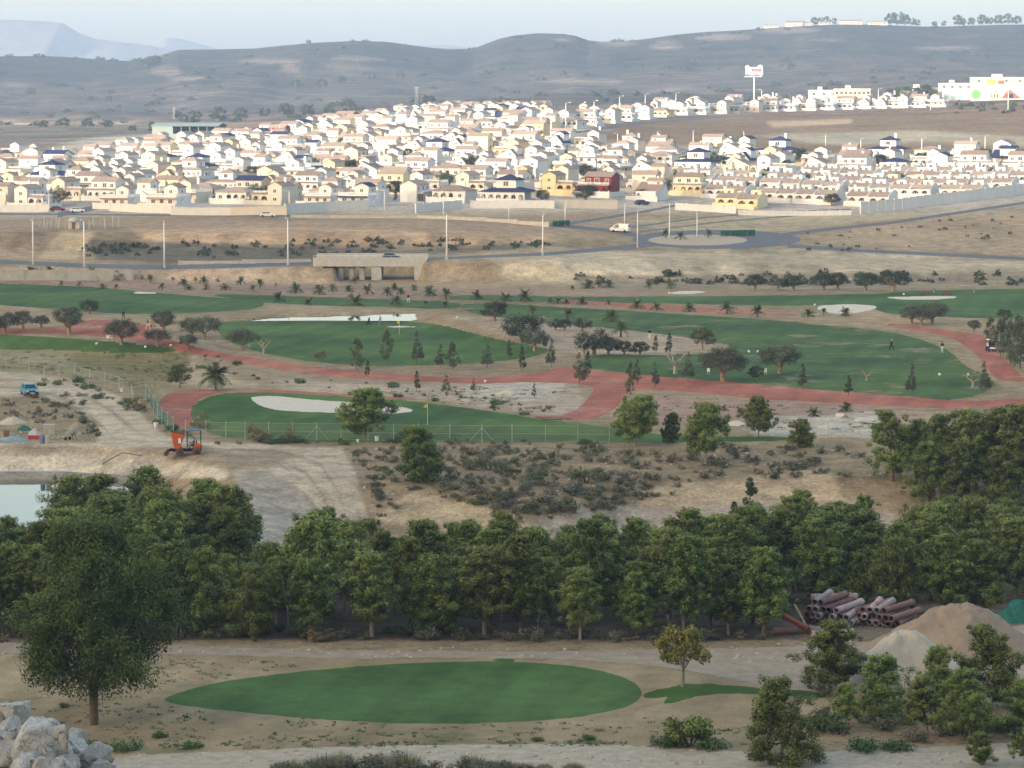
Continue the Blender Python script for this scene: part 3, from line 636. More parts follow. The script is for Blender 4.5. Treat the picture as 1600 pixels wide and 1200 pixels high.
# ================================================================ PLANT LIBRARY (meshes shared by the copies)
def leaf_mat(name, c0, c1, trans=0.15, rough=0.75):
    m, t, b = newmat(name, rough, 0.25)
    a = nd(t, 'ShaderNodeAttribute', attribute_name='col'); oi = t.nodes.new('ShaderNodeObjectInfo')
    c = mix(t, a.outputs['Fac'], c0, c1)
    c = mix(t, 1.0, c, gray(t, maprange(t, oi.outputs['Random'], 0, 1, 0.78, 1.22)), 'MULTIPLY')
    h = nd(t, 'ShaderNodeHueSaturation'); t.links.new(c, h.inputs['Color']); t.links.new(maprange(t, oi.outputs['Random'], 0, 1, 0.485, 0.512), h.inputs['Hue'])
    t.links.new(h.outputs[0], b.inputs['Base Color'])
    return m
LM = {
 'pine': leaf_mat('pine_needles', (0.062, 0.095, 0.022), (0.262, 0.323, 0.081)),
 'pinedark': leaf_mat('dark_pine_needles', (0.049, 0.078, 0.020), (0.207, 0.261, 0.066)),
 'pinelight': leaf_mat('light_pine_needles', (0.085, 0.120, 0.030), (0.311, 0.364, 0.101)),
 'pinebig': leaf_mat('deep_pine_needles', (0.034, 0.056, 0.015), (0.140, 0.180, 0.048)),
 'olive': leaf_mat('olive_leaves', (0.062, 0.077, 0.048), (0.169, 0.188, 0.125)),
 'carob': leaf_mat('carob_leaves', (0.026, 0.043, 0.026), (0.084, 0.114, 0.060)),
 'casu': leaf_mat('feathery_leaves', (0.057, 0.078, 0.040), (0.155, 0.178, 0.092)),
 'palm': leaf_mat('palm_leaves', (0.050, 0.075, 0.030), (0.150, 0.180, 0.070)),
 'yellow': leaf_mat('yellowing_leaves', (0.110, 0.105, 0.025), (0.330, 0.290, 0.070)),
 'brown': leaf_mat('dry_leaves', (0.150, 0.110, 0.060), (0.280, 0.220, 0.120)),
 'greyshrub': leaf_mat('grey_scrub', (0.084, 0.090, 0.060), (0.198, 0.198, 0.138)),
 'greenshrub': leaf_mat('green_scrub', (0.060, 0.079, 0.036), (0.156, 0.180, 0.078)),
 'weed': leaf_mat('green_weeds', (0.040, 0.085, 0.028), (0.110, 0.180, 0.060)),
 'reed': leaf_mat('dry_grass_blades', (0.085, 0.095, 0.050), (0.270, 0.265, 0.175)),
}
BARK = simple('bark', (0.17, 0.125, 0.09), 0.95, 0.35, 3.0, bump=0.6)
BARKL = simple('pale_bark', (0.36, 0.31, 0.25), 0.95, 0.3, 3.0, bump=0.5)
BARKO = simple('olive_bark', (0.30, 0.235, 0.16), 0.95, 0.35, 3.0, bump=0.6)
DEADW = simple('dead_wood', (0.40, 0.36, 0.31), 0.9, 0.2, 4.0)

def leaves(C, N, size, rng, aspect=2.2, up=0.35, tone=None, jitter=0.5):
    """quads at centres C, facing about N; returns verts, faces, colours"""
    n = len(C)
    D_ = N + rng.normal(0, jitter, (n, 3)); D_[:, 2] += up; D_ /= np.linalg.norm(D_, axis=1)[:, None] + 1e-9
    A = np.cross(D_, rng.normal(0, 1, (n, 3))); A /= np.linalg.norm(A, axis=1)[:, None] + 1e-9
    B = np.cross(D_, A)
    s = size * rng.uniform(0.6, 1.35, n)[:, None]; w = s / aspect
    V = np.stack([C - A * s * .5 - B * w * .25, C - A * s * .1 + B * w * .5, C + A * s * .5 + B * w * .1, C + A * s * .05 - B * w * .5], 1).reshape(-1, 3)
    f = np.arange(4 * n).reshape(n, 4)
    tone = rng.uniform(0, 1, n) if tone is None else tone
    col = np.repeat(np.stack([tone, tone, tone, np.ones(n)], 1), 4, 0)
    return V, f, col
def ball(n, rng, power=0.45):
    d = rng.normal(0, 1, (n, 3)); d /= np.linalg.norm(d, axis=1)[:, None]
    return d, (rng.random(n) ** power)[:, None]
def clump_crown(name, clumps, nleaf, size, rng, aspect=2.2, flat=0.75, up=0.3, jitter=0.5, toneup=0.5):
    """crown from leaf clumps: list of (centre, radius); leaf count follows the clump's surface"""
    VV = []; FF = []; CC = []; k = 0
    rad = np.array([r for _, r in clumps]); share = rad ** 2 / (rad ** 2).sum()
    for (c, r), sh in zip(clumps, share):
        n = max(8, int(nleaf * sh)); d, q = ball(n, rng)
        P = np.array(c) + d * q * r * np.array([1, 1, flat])
        P += rng.normal(0, r * 0.08, P.shape)
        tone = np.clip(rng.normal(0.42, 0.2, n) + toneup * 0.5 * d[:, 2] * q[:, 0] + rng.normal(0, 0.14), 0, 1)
        V, f, col = leaves(P, d, size, rng, aspect, up, tone, jitter)
        VV.append(V); FF.append(f + k); CC.append(col); k += len(V)
    return quads_mesh(name, np.concatenate(VV), np.concatenate(FF), np.concatenate(CC))
def limb(mb, a, b, r0, r1, rng, bend=0.12, n=5, k=4):
    a = np.array(a, float); b = np.array(b, float); L = np.linalg.norm(b - a); P = []
    off = rng.normal(0, bend * L, 3) * np.array([1, 1, 0.4])
    for i in range(k + 1):
        t = i / k; P.append(a + (b - a) * t + off * math.sin(math.pi * t))
    mb.tube(P, [r0 + (r1 - r0) * i / k for i in range(k + 1)], n, cap=False)

LIB = {}
def put(kind, crown, trunk, cmat, tmat, h):
    crown.materials.append(cmat); trunk.materials.append(tmat)
    LIB.setdefault(kind, []).append((crown, trunk, h))
# Aleppo pines: unit height 1 -> built at 8 m
def make_pine(seed, h=8.0, w=5.6, base=0.24, cmat='pine', nleaf=20000, size=0.235, ncl=280, lean=0.0, kind='pine', lobes=3, barebase=True, tmat=None, trunk_r=0.16, dome=0.62, nbr=22, spread=1.0):
    rng = np.random.default_rng(seed); cl = []; mb = MB()
    top = np.array([rng.normal(0, 0.05) * h + lean * h, rng.normal(0, 0.03) * h, h * 0.9])
    mid = np.array([lean * h * 0.4 + rng.normal(0, .1), rng.normal(0, .1), h * 0.45])
    mb.tube([(0, 0, -0.4), (0, 0, 0), mid * np.array([.4, .4, .45]), mid, (mid + top) / 2, top], [trunk_r * 1.25, trunk_r * 1.1, trunk_r, trunk_r * .8, trunk_r * .5, .02], 7, cap=False)
    lobe = [(rng.uniform(0, 6.28), rng.uniform(.75, 1.12)) for _ in range(lobes + 2)]
    zc = base * h
    for i in range(nbr):
        t = ((i + rng.random()) / nbr) ** 0.88; z = zc + (h - zc) * t
        prof = max(math.sin(math.pi * min(1, (t * 0.78 + 0.22))) ** dome, 0.12)   # wide below the middle, rounded top
        q = i * 2.39996 + rng.normal(0, .4); amp = 1.0
        for a_, s_ in lobe: amp *= 1 + 0.14 * (s_ - 0.9) / 0.2 * math.cos(q - a_)
        r = (w / 2) * prof * amp * (rng.uniform(.55, .92) if i % 5 else rng.uniform(.05, .5))
        f = z / h; ax = mid * min(1, f / .45) if f < .45 else mid + (top - mid) * (f - .45) / .45
        tip = np.array([ax[0] + r * math.cos(q), ax[1] + r * math.sin(q), z])
        o = ax.copy(); o[2] = max(zc * 0.75, z - r * 0.6); limb(mb, o, tip, trunk_r * .34 * (1.15 - t), 0.015, rng, .1, 4, 3)
        m_ = max(3, int(ncl / nbr * rng.uniform(.7, 1.3)))
        for j in range(m_):                                                   # leaf clumps gathered on each branch end
            u = rng.uniform(0, 1) ** .6; c = o + (tip - o) * (.45 + .6 * u) + rng.normal(0, 1, 3) * np.array([.12, .12, .085]) * w * spread * (1.1 - .35 * t)
            c[2] = max(min(c[2], h * .985), zc * .8); cl.append((c, w * rng.uniform(0.055, 0.11) * (1.15 - 0.3 * t)))
    if barebase:
        for _ in range(6):
            q = rng.uniform(0, 6.28); z = rng.uniform(.12, base + .05) * h; L = rng.uniform(.4, 1.3)
            limb(mb, (0, 0, z), (L * math.cos(q), L * math.sin(q), z + rng.uniform(-.1, .5)), .035, .008, rng, .15, 3, 3)
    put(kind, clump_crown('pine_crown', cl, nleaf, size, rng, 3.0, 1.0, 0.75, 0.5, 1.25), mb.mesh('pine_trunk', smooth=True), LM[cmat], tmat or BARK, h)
for sd in range(7): make_pine(100 + sd, w=[5.0, 4.4, 5.6, 4.8, 4.2, 5.2, 4.6][sd], base=[.18, .26, .14, .30, .24, .16, .27][sd], cmat=['pine', 'pinedark', 'pine', 'pinelight', 'pine', 'pinedark', 'pinelight'][sd], lean=[0, .04, -.05, .03, -.02, .06, -.03][sd], tmat=BARKL if sd in (1, 3, 6) else BARK, dome=[.55, .8, .6, .7, .95, .5, .75][sd], nbr=[34, 28, 38, 30, 26, 36, 30][sd])
for sd in range(5): make_pine(200 + sd, h=5.0, w=[4.4, 4.8, 4.2, 4.6, 5.0][sd], base=[.26, .24, .08, .28, .12][sd], cmat=['pine', 'pinelight', 'pinedark', 'pine', 'pine'][sd], nleaf=22000, size=0.215, ncl=260, spread=.75, dome=.5, nbr=46, kind='roundpine', barebase=False, tmat=BARKL, trunk_r=.11)
make_pine(300, h=12.0, w=10.6, base=.25, cmat='pinebig', nleaf=90000, size=0.235, ncl=600, spread=.75, kind='bigpine', lobes=5, trunk_r=.30, nbr=64, dome=.5)
for sd in range(5): make_pine(320 + sd, h=4.5, w=[3.6, 3.3, 3.9, 3.0, 3.6][sd], base=[.2, .3, .06, .26, .16][sd], cmat=['pine', 'pinelight', 'pine', 'pinelight', 'pine'][sd], nleaf=22000, size=0.165, ncl=230, spread=.8, dome=.75, nbr=30, kind='youngpine', barebase=False, trunk_r=.08, lobes=4, tmat=BARKL)
# feathery upright casuarinas / cypress-like saplings (5 m)
def make_casu(seed, h=5.0, w=1.9, kind='casu', cmat='casu', base=.18, n=2600, size=.22):
    rng = np.random.default_rng(seed); mb = MB(); cl = []
    mb.tube([(0, 0, -.3), (0, 0, 0), (rng.normal(0, .04), 0, h * .5), (rng.normal(0, .06), 0, h * .95)], [.06, .05, .035, .008], 5, cap=False)
    for i in range(38):
        t = rng.random() ** .9; z = h * (base + (1 - base) * t); r = w / 2 * (1 - t) ** .75 * (min(1, t * 6 + .45)) * math.sqrt(rng.uniform(.1, 1)); q = rng.uniform(0, 6.28)
        cl.append(((r * math.cos(q), r * math.sin(q), min(z, h * .97)), w * rng.uniform(.10, .19) * (1.1 - .6 * t)))
    put(kind, clump_crown('feathery_crown', cl, n, size, rng, 3.5, 1.35, .8, .5), mb.mesh('sapling_trunk', smooth=True), LM[cmat], BARK, h)
for sd in range(4): make_casu(400 + sd, w=[1.7, 2.3, 2.8, 1.4][sd], cmat=['casu', 'olive', 'casu', 'casu'][sd])
for sd in range(2): make_casu(420 + sd, w=1.6, kind='cypress', cmat='carob', base=.04)
# olives / carobs: several limbs, broad rounded crowns (4 m)
def make_olive(seed, h=4.0, w=4.8, kind='olive', cmat='olive', tmat=None, n=5200, size=.19, trunk=.26, dens=46, low=.40):
    rng = np.random.default_rng(seed); mb = MB(); cl = []
    fork = (rng.normal(0, .1), rng.normal(0, .1), h * .24)
    mb.tube([(0, 0, -.3), (0, 0, 0), fork], [trunk * 1.35, trunk * 1.15, trunk], 8, cap=False)
    for k in range(dens):
        q = rng.uniform(0, 6.28); t = rng.random(); z = h * (low + (0.90 - low) * t); pr = math.sqrt(max(0.05, 1 - ((t - .35) / .72) ** 2))
        r = w / 2 * pr * math.sqrt(rng.uniform(.15, .85)); c = (r * math.cos(q), r * math.sin(q), z); cl.append((c, w * rng.uniform(.11, .17)))
        if k % 5 == 0: limb(mb, fork, c, trunk * .5, .03, rng, .12, 5, 4)
    put(kind, clump_crown('olive_crown', cl, n, size, rng, 2.0, .8, .3), mb.mesh('olive_trunk', smooth=True), LM[cmat], tmat or BARKO, h)
for sd in range(3): make_olive(500 + sd, w=[4.8, 5.4, 4.2][sd])
for sd in range(3): make_olive(520 + sd, kind='carob', cmat='carob', w=[4.6, 5.4, 5.0][sd], dens=56, low=.34)
make_olive(540, h=4.0, w=3.4, kind='yellowtree', cmat='yellow', n=3800, size=.20, trunk=.10, dens=34, low=.34, tmat=BARKL)
for sd in range(2): make_olive(550 + sd, h=4.0, w=4.0, kind='broadleaf', cmat='greenshrub', n=3600, size=.24, trunk=.12, dens=34, low=.30)
# far trees on the plain and the hills (few leaves, large)
for sd in range(3): make_olive(560 + sd, h=6.0, w=7.5, kind='fartree', cmat='carob', n=1100, size=.75, trunk=.25, dens=26, low=.22)
# pruned or dead trunks
def make_stump(seed, h=3.0, kind='stump', tmat=None):
    rng = np.random.default_rng(seed); mb = MB(); f = (0, 0, h * .35)
    mb.tube([(0, 0, -.3), (0, 0, 0), f], [.34, .28, .2], 8, cap=False)
    for k in range(4):
        q = k * 1.6 + rng.uniform(0, .8); e = np.array([h * .45 * math.cos(q), h * .45 * math.sin(q), h * rng.uniform(.7, 1.0)]); limb(mb, f, e, .15, .05, rng, .12, 6, 4)
        limb(mb, e * .7 + np.array(f) * .3, e * .7 + np.array([rng.normal(0, .4), rng.normal(0, .4), h * .3]), .06, .02, rng, .1, 4, 3)
    rng2 = np.random.default_rng(seed + 5)
    put(kind, clump_crown('sprouts', [((rng2.normal(0, .5), rng2.normal(0, .5), h * .8), .25) for _ in range(4)], 60, .15, rng2), mb.mesh('pruned_trunk', smooth=True), LM['olive'], tmat or BARKL, h)
for sd in range(2): make_stump(600 + sd)
# palms (3 m, short trunk)
def make_palm(seed, h=3.2, trunk_h=1.0, L=1.9, n=26, kind='palm', cmat='palm'):
    rng = np.random.default_rng(seed); VV = []; FF = []; CC = []; k0 = 0
    for i in range(n):
        q = i * 2.4 + rng.normal(0, .2); el = rng.uniform(-.25, 1.25); l = L * rng.uniform(.8, 1.1); P = []
        for s in range(7):
            t = s / 6; r = l * t * math.cos(el) ; z = trunk_h + l * t * math.sin(el) - 0.55 * l * t * t * math.cos(el) * 0.9
            P.append(np.array([r * math.cos(q), r * math.sin(q), z]))
        side = np.array([-math.sin(q), math.cos(q), 0]); tone = float(np.clip(.35 + .4 * math.sin(el) + rng.normal(0, .12), 0, 1))
        for s in range(1, 7):
            d = P[s] - P[s - 1]; d = d / (np.linalg.norm(d) + 1e-9)
            for sg in (-1, 1):
                for u in (0.25, 0.75):
                    p0 = P[s - 1] + (P[s] - P[s - 1]) * u; ll = l * (.26 + .1 * math.sin(math.pi * s / 7)) * rng.uniform(.8, 1.15)
                    tip = p0 + side * sg * ll * .75 + d * ll * .6 - np.array([0, 0, ll * rng.uniform(.1, .45)])
                    wv = d * ll * .13
                    VV += [p0 - wv, p0 + wv, tip]; FF.append((k0, k0 + 1, k0 + 2)); k0 += 3; CC += [(tone, tone, tone, 1)] * 3
    cr = quads_mesh('palm_fronds', np.array(VV), np.array(FF), np.array(CC))
    mb = MB(); pts = []; rd = []
    for s in range(9):
        pts.append((0, 0, -.3 + (trunk_h + .45) * s / 8)); rd.append((.20 if s % 2 else .17) * (1.15 if s > 6 else 1))
    mb.tube(pts, rd, 8)
    put(kind, cr, mb.mesh('palm_trunk'), LM[cmat], BARK, h)
for sd in range(4): make_palm(700 + sd, trunk_h=[.9, 1.2, .6, 1.5][sd], h=[2.9, 3.2, 2.5, 3.5][sd])
make_palm(710, h=5.6, trunk_h=2.6, L=2.9, n=44, kind='datepalm')
for sd in range(2): make_palm(720 + sd, h=2.6, trunk_h=.9, L=1.6, n=22, kind='drypalm', cmat='brown')
# shrubs (1 m)
def make_shrub(seed, kind, cmat, w=1.6, h=1.0, n=420, size=.16, aspect=3.0, up=.7):
    rng = np.random.default_rng(seed); cl = []; mb = MB()
    for k in range(11):
        q = rng.uniform(0, 6.28); r = w / 2 * math.sqrt(rng.random()) * .75; z = h * rng.uniform(.18, .72) * (1 - .45 * (r / (w / 2)) ** 2); cl.append(((r * math.cos(q), r * math.sin(q), z), w * rng.uniform(.13, .22)))
        if k % 2 == 0: mb.tube([(0, 0, -.1), (r * math.cos(q) * .4, r * math.sin(q) * .4, z * .5), (r * math.cos(q), r * math.sin(q), z)], [.035, .02, .006], 4, cap=False)
    put(kind, clump_crown('shrub_leaves', cl, n, size, rng, aspect, .85, up, .6), mb.mesh('shrub_stems'), LM[cmat], BARK, h)
for sd in range(3): make_shrub(800 + sd, 'greyshrub', 'greyshrub')
for sd in range(3): make_shrub(810 + sd, 'greenshrub', 'greenshrub')
for sd in range(2): make_shrub(820 + sd, 'brownshrub', 'brown', w=1.5, h=1.4, n=500, size=.2, aspect=4, up=1.0)
for sd in range(2): make_shrub(830 + sd, 'denseshrub', 'pine', w=1.7, h=1.15, n=2400, size=.12, aspect=2.2, up=.4)
for sd in range(2): make_shrub(840 + sd, 'weedpatch', 'weed', w=2.2, h=.6, n=700, size=.14, aspect=1.8, up=.4)
for sd in range(2): make_shrub(850 + sd, 'farshrub', 'carob', w=1.9, h=1.1, n=120, size=.34, aspect=2.0)
# grass tussocks (1 m)
def make_tuft(seed, kind='tuft', n=420, w=1.3, h=1.0):
    rng = np.random.default_rng(seed); q = rng.uniform(0, 6.28, n); r = w * .28 * np.sqrt(rng.random(n)); b = np.stack([r * np.cos(q), r * np.sin(q), np.zeros(n) - .05], 1)
    lean = rng.uniform(.05, .75, n); L = h * rng.uniform(.55, 1.1, n); d = np.stack([np.cos(q) * lean, np.sin(q) * lean, np.ones(n)], 1); d /= np.linalg.norm(d, axis=1)[:, None]
    m_ = b + d * (L * .55)[:, None]; e = b + d * L[:, None]; e[:, 2] -= L * lean * .25
    s = np.stack([-np.sin(q), np.cos(q), 0 * q], 1) * .014
    V = np.stack([b - s, b + s, m_ + s * .8, m_ - s * .8, e], 1).reshape(-1, 3); k = np.arange(n) * 5
    f4 = np.stack([k, k + 1, k + 2, k + 3], 1); f3 = np.stack([k + 3, k + 2, k + 4, k + 4], 1)
    tone = rng.random(n); col = np.repeat(np.stack([tone, tone, tone, tone * 0 + 1], 1), 5, 0)
    me = bpy.data.meshes.new('grass_blades'); me.from_pydata(V.tolist(), [], [tuple(x) for x in f4] + [tuple(x[:3]) for x in f3])
    a = me.attributes.new('col', 'FLOAT_COLOR', 'POINT'); a.data.foreach_set('color', col.astype(np.float32).ravel())
    mb = MB(); mb.tube([(0, 0, -.1), (0, 0, .08)], [w * .2, w * .12], 6)
    put(kind, me, mb.mesh('root_mat'), LM['reed'], BARK, h)
for sd in range(3): make_tuft(900 + sd)

def plant(kind, name, loc, height, label, cat, group=None, var=None, rz=None, wide=1.0, parts=('crown', 'trunk'), cmat=None):
    lib = LIB[kind]; cr, tr, h = lib[(var if var is not None else random.randrange(len(lib))) % len(lib)]
    s = height / h
    e = empty(name, loc, random.uniform(0, 6.28) if rz is None else rz, (s * wide, s * wide, s))
    tag(e, label, cat, group)
    ob(parts[0], cr, cmat, e)
    ob(parts[1], tr, None, e)
    return e
def px_height(p, top_py, base_py):
    """metres spanned between two photo rows at the distance of p"""
    dep = p.y * CT - (p.z - H) * ST
    return (base_py - top_py) / F * dep
ORD = ['first', 'second', 'third', 'fourth', 'fifth', 'sixth', 'seventh', 'eighth', 'ninth', 'tenth', 'eleventh', 'twelfth', 'thirteenth', 'fourteenth', 'fifteenth', 'sixteenth', 'seventeenth', 'eighteenth', 'nineteenth', 'twentieth']
TENS = {20: 'twenty', 30: 'thirty', 40: 'forty', 50: 'fifty', 60: 'sixty'}
def ordn(i):
    """0-based ordinal word"""
    n = i + 1
    if n > 100 and n % 100: return ('hundred' if n < 200 else 'two-hundred') + '-and-' + ordn(n % 100 - 1)
    if n % 100 == 0: return {100: 'hundredth', 200: 'two-hundredth', 300: 'three-hundredth'}[n]
    if n <= 20: return ORD[n - 1]
    t_ = {2: 'twent', 3: 'thirt', 4: 'fort', 5: 'fift', 6: 'sixt', 7: 'sevent', 8: 'eight', 9: 'ninet'}[n // 10]
    return t_ + 'ieth' if n % 10 == 0 else t_ + 'y-' + ORD[n % 10 - 1]
def plant_row(items, fmt, cat, group, parts=('leaves', 'stems')):
    """items: (kind, name, point, height, wide); labelled by their order from the left"""
    for k, (kd, nm, p, h_, w_) in enumerate(sorted(items, key=lambda q: q[2][0] / q[2][1])):
        plant(kd, nm, p, h_, fmt.format(ordn(k)), cat, group, wide=w_, parts=parts)
# ================================================================ PLANTS IN PLACE
# --- the pine wood behind the green, row by row
TOP = np.array([(-200, 790), (0, 782), (22, 826), (70, 836), (88, 760), (140, 718), (210, 730), (240, 745), (290, 725), (350, 735), (385, 785), (420, 850), (445, 862), (470, 785), (500, 770), (545, 800), (600, 825), (640, 825), (700, 800), (790, 795), (850, 818), (930, 800), (1000, 812), (1080, 780), (1150, 800), (1200, 765), (1240, 745), (1290, 765), (1330, 755), (1385, 800), (1410, 830), (1440, 780), (1500, 765), (1600, 760), (1800, 760)], float)
WROWS = [(209.5, 6.4, 'front'), (216, 7.0, 'second'), (224, 7.2, 'third'), (233, 7.4, 'fourth'), (243, 7.8, 'fifth'), (254, 8.2, 'rear')]
for ri, (Dr, hm_, rn) in enumerate(WROWS):
    x = -70 + 31 * (ri % 2); k = 0
    while x < 1690:
        Dj = Dr + random.uniform(-2.2, 2.2); step = random.uniform(54, 78) if ri else random.uniform(54, 96)
        if x > 1215: Dj += 14 if ri == 0 else 8
        ok = not (x > 1215 and ri in (1,)) and not (370 < x < 470 and ri >= 4) and not (x < 330 and ri >= 5)
        if x < 40 and ri >= 4: ok = False
        if 60 < x < 250 and ri == 0: ok = ok and random.random() < .4
        p = atD(x, Dj); topy = float(np.interp(x, TOP[:, 0], TOP[:, 1])) + random.uniform(-4, 16)
        hcap = (H - float(tdep(topy)) * Dj) - p.z
        h = hm_ * random.uniform(.72, 1.2)
        if ri >= 3: h = max(min(hcap, hm_ * 1.35), 4.0) * random.uniform(.78, 1.0)
        h = min(h, hcap)
        if ok and h > 3.2:
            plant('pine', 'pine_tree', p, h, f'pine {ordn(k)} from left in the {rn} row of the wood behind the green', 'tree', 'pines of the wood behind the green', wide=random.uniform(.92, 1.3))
            k += 1
        x += step * (213 / Dj)
for k, (x, b, t_) in enumerate([(1395, 752, 642), (1432, 748, 655), (1470, 760, 648), (1512, 765, 640), (1552, 768, 640), (1592, 772, 632), (1640, 770, 640), (1450, 790, 690), (1500, 800, 690), (1570, 803, 700)]):
    p = G(x, b); plant('pine', 'pine_tree', p, px_height(p, t_, b), f'pine {ordn(k)} in the dense clump at the right edge beyond the wood', 'tree', 'pines of the right-hand clump', wide=1.15)
# conical young fir at the edge of the wood
for (x, D_, t_, l) in [(1172, 262, 745, 'slim conical dark cypress sticking out of the wood before the tan bank'), (1147, 259, 780, 'small conical cypress left of the slim one in the wood'), (222, 257, 803, 'slim dark conifer beside the pond at the left of the wood')]:
    p = atD(x, D_); plant('cypress', 'cypress_tree', p, (H - float(tdep(t_)) * D_) - p.z, l, 'tree', wide=1.3)
# --- foreground trees
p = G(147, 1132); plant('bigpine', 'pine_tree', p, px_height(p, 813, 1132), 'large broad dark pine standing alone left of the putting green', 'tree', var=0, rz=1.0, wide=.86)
for x, b, t_, v, l, w in [(1296, 1076, 970, 0, 'leafy young pine left of the pale sand heap', 1.25), (1377, 1125, 1026, 2, 'young pine in front of the pale sand heap foot', 1.2),
        (1465, 1112, 1008, 1, 'young pine rising before the right flank of the pale sand heap', 1.0), (1449, 1147, 1056, 3, 'young pine with a pale leaning stem below the sand heaps', 1.2),
        (1551, 1106, 980, 4, 'tall young pine in front of the brown sand heap', 1.05), (1514, 1160, 1048, 0, 'bushy young pine between the tall pine and the front path', 1.05),
        (1322, 1134, 1066, 1, 'small pine with thin pale stem beside the red-tinged weeds', 1.1), (1600, 1150, 1062, 2, 'young pine cut by the right edge of the picture', 1.2),
        (1221, 1199, 1064, 2, 'full young pine growing on the front path edge', 1.06), (1534, 1222, 1168, 4, 'little round pine at the bottom edge on the right', 1.2), (1604, 1215, 1150, 0, 'pine branch-tip bush in the bottom right corner', 1.0)]:
    p = G(x, min(b, 1196)); plant('youngpine', 'pine_tree', p, px_height(p, t_, b), l, 'tree', 'young pines by the sand heaps', var=v, wide=w)
p = G(1067, 1073); plant('yellowtree', 'almond_tree', p, px_height(p, 970, 1073), 'small tree with yellowing leaves beside the putting green', 'tree', wide=1.0)
p = G(1079, 1166); plant('denseshrub', 'bush', p, px_height(p, 1106, 1166), 'dense rounded green bush on the front path edge', 'bush', wide=1.05)
for x, b, h, l, kind in [(1292, 1142, 1.0, 'pale flowering weeds right of the full young pine', 'weedpatch'), (1350, 1172, .7, 'low green weeds on the path edge below the young pines', 'weedpatch'), (1400, 1172, .6, 'small patch of weeds on the path edge further right', 'weedpatch'),
        (1045, 1165, .7, 'weeds at the left foot of the dense rounded bush', 'weedpatch'), (1110, 1170, .6, 'weeds at the right foot of the dense rounded bush', 'weedpatch'), (1290, 1120, 1.1, 'leafy weeds under the small pale-stemmed pine', 'greenshrub'),
        (1285, 1088, 1.3, 'dark low shrub under the leafy young pine', 'greenshrub'), (1380, 1140, 1.3, 'brownish shrub below the front young pines', 'greyshrub'), (1490, 1150, 1.3, 'grey dry shrub right of the leaning pine stem', 'greyshrub'), (1430, 1160, 1.1, 'grey scrub in front of the leaning pine stem', 'greyshrub'), (1560, 1140, 1.2, 'grey scrub behind the bottom right pine', 'greyshrub'),
        (140, 1169, .5, 'small dark weed tuft near the rocks', 'weedpatch'), (195, 1172, .6, 'weed tuft on the path edge right of the rocks', 'weedpatch'), (300, 1168, .4, 'flat weed patch on the path edge left of centre', 'weedpatch'), (250, 1152, .35, 'flat green weed patch in the dry turf below the pine', 'weedpatch'),
        (100, 1105, .25, 'thin grass patch left of the large pine trunk', 'weedpatch'), (840, 1158, .25, 'small weed on the turf edge below the green', 'weedpatch'), (920, 1156, .3, 'weed tuft on the turf edge right of the green centre', 'weedpatch')]:
    p = G(x, b); plant(kind, 'weed_patch' if kind == 'weedpatch' else 'shrub', p, h, l, 'weeds' if kind == 'weedpatch' else 'shrub', wide=1.2, parts=('leaves', 'stems'))
L_ = []
for k in range(46):
    x = 425 + 480 * random.random(); D_ = random.uniform(92, 116); p = atD(x, D_)
    bell = .55 + .55 * math.exp(-((x - 590) / 110) ** 2) + .35 * math.exp(-((x - 740) / 40) ** 2)
    L_.append(('tuft' if k % 3 else 'greyshrub', 'grass_tussock', p, 0.8 * bell * random.uniform(.65, 1.15), random.uniform(1.0, 1.6)))
plant_row(L_, 'grey-green grass tussock, {} from left along the bottom edge', 'grass', 'grass tussocks along the bottom edge', ('blades', 'roots'))
# undergrowth along the front of the wood
L_ = []
for k in range(64):
    x = -10 + 19 * k + random.uniform(-12, 12); p = atD(x, random.uniform(206.6, 211))
    L_.append((random.choice(['greyshrub', 'greenshrub', 'brownshrub', 'greyshrub']), 'shrub', p, random.uniform(.5, 1.5), random.uniform(.9, 1.4)))
plant_row(L_, 'dim low shrub, {} from left under the front edge of the wood', 'shrub', 'undergrowth along the front of the wood')
for k in range(5):      # thin dead saplings and bare poles at the wood edge
    x = 280 + 190 * k + random.uniform(-30, 30); p = atD(x, random.uniform(209, 212)); plant('stump', 'dead_sapling', p, random.uniform(2.2, 4.2), f'thin bare dead sapling, {ordn(k)} from left at the wood edge', 'tree', 'dead saplings at the wood edge', wide=.2, parts=('sprouts', 'trunk'))
# --- round pines on the scrub slope and by the lower fairway
for x, b, t_, v, w, l in [(571, 686, 608, 0, 1.22, 'round pine in front of the sand bunker'), (657, 752, 667, 2, 1.08, 'round pine with pale bent trunk on the scrub slope'), (993, 696, 618, 1, 1.02, 'large pale green pine beside the red path end'),
        (1048, 692, 645, 2, .8, 'small dark pine between the two larger round pines'), (1103, 724, 631, 3, .86, 'round pine with a bare straight trunk on the scrub slope'), (1185, 682, 621, 0, .98, 'round pine left of the white soil heaps'), (1253, 699, 655, 4, 1.1, 'low bushy pine in front of the white soil heaps')]:
    p = G(x, b); plant('roundpine', 'pine_tree', p, px_height(p, t_, b), l, 'tree', 'round pines around the lower fairway', var=v, wide=w)
p = G(281, 606); plant('broadleaf', 'broadleaf_tree', p, px_height(p, 567, 606), 'round green tree left of the date palm', 'tree', var=0, wide=1.1)
p = G(337, 610); plant('datepalm', 'date_palm', p, px_height(p, 557, 610), 'tall date palm at the bend of the red path', 'palm')
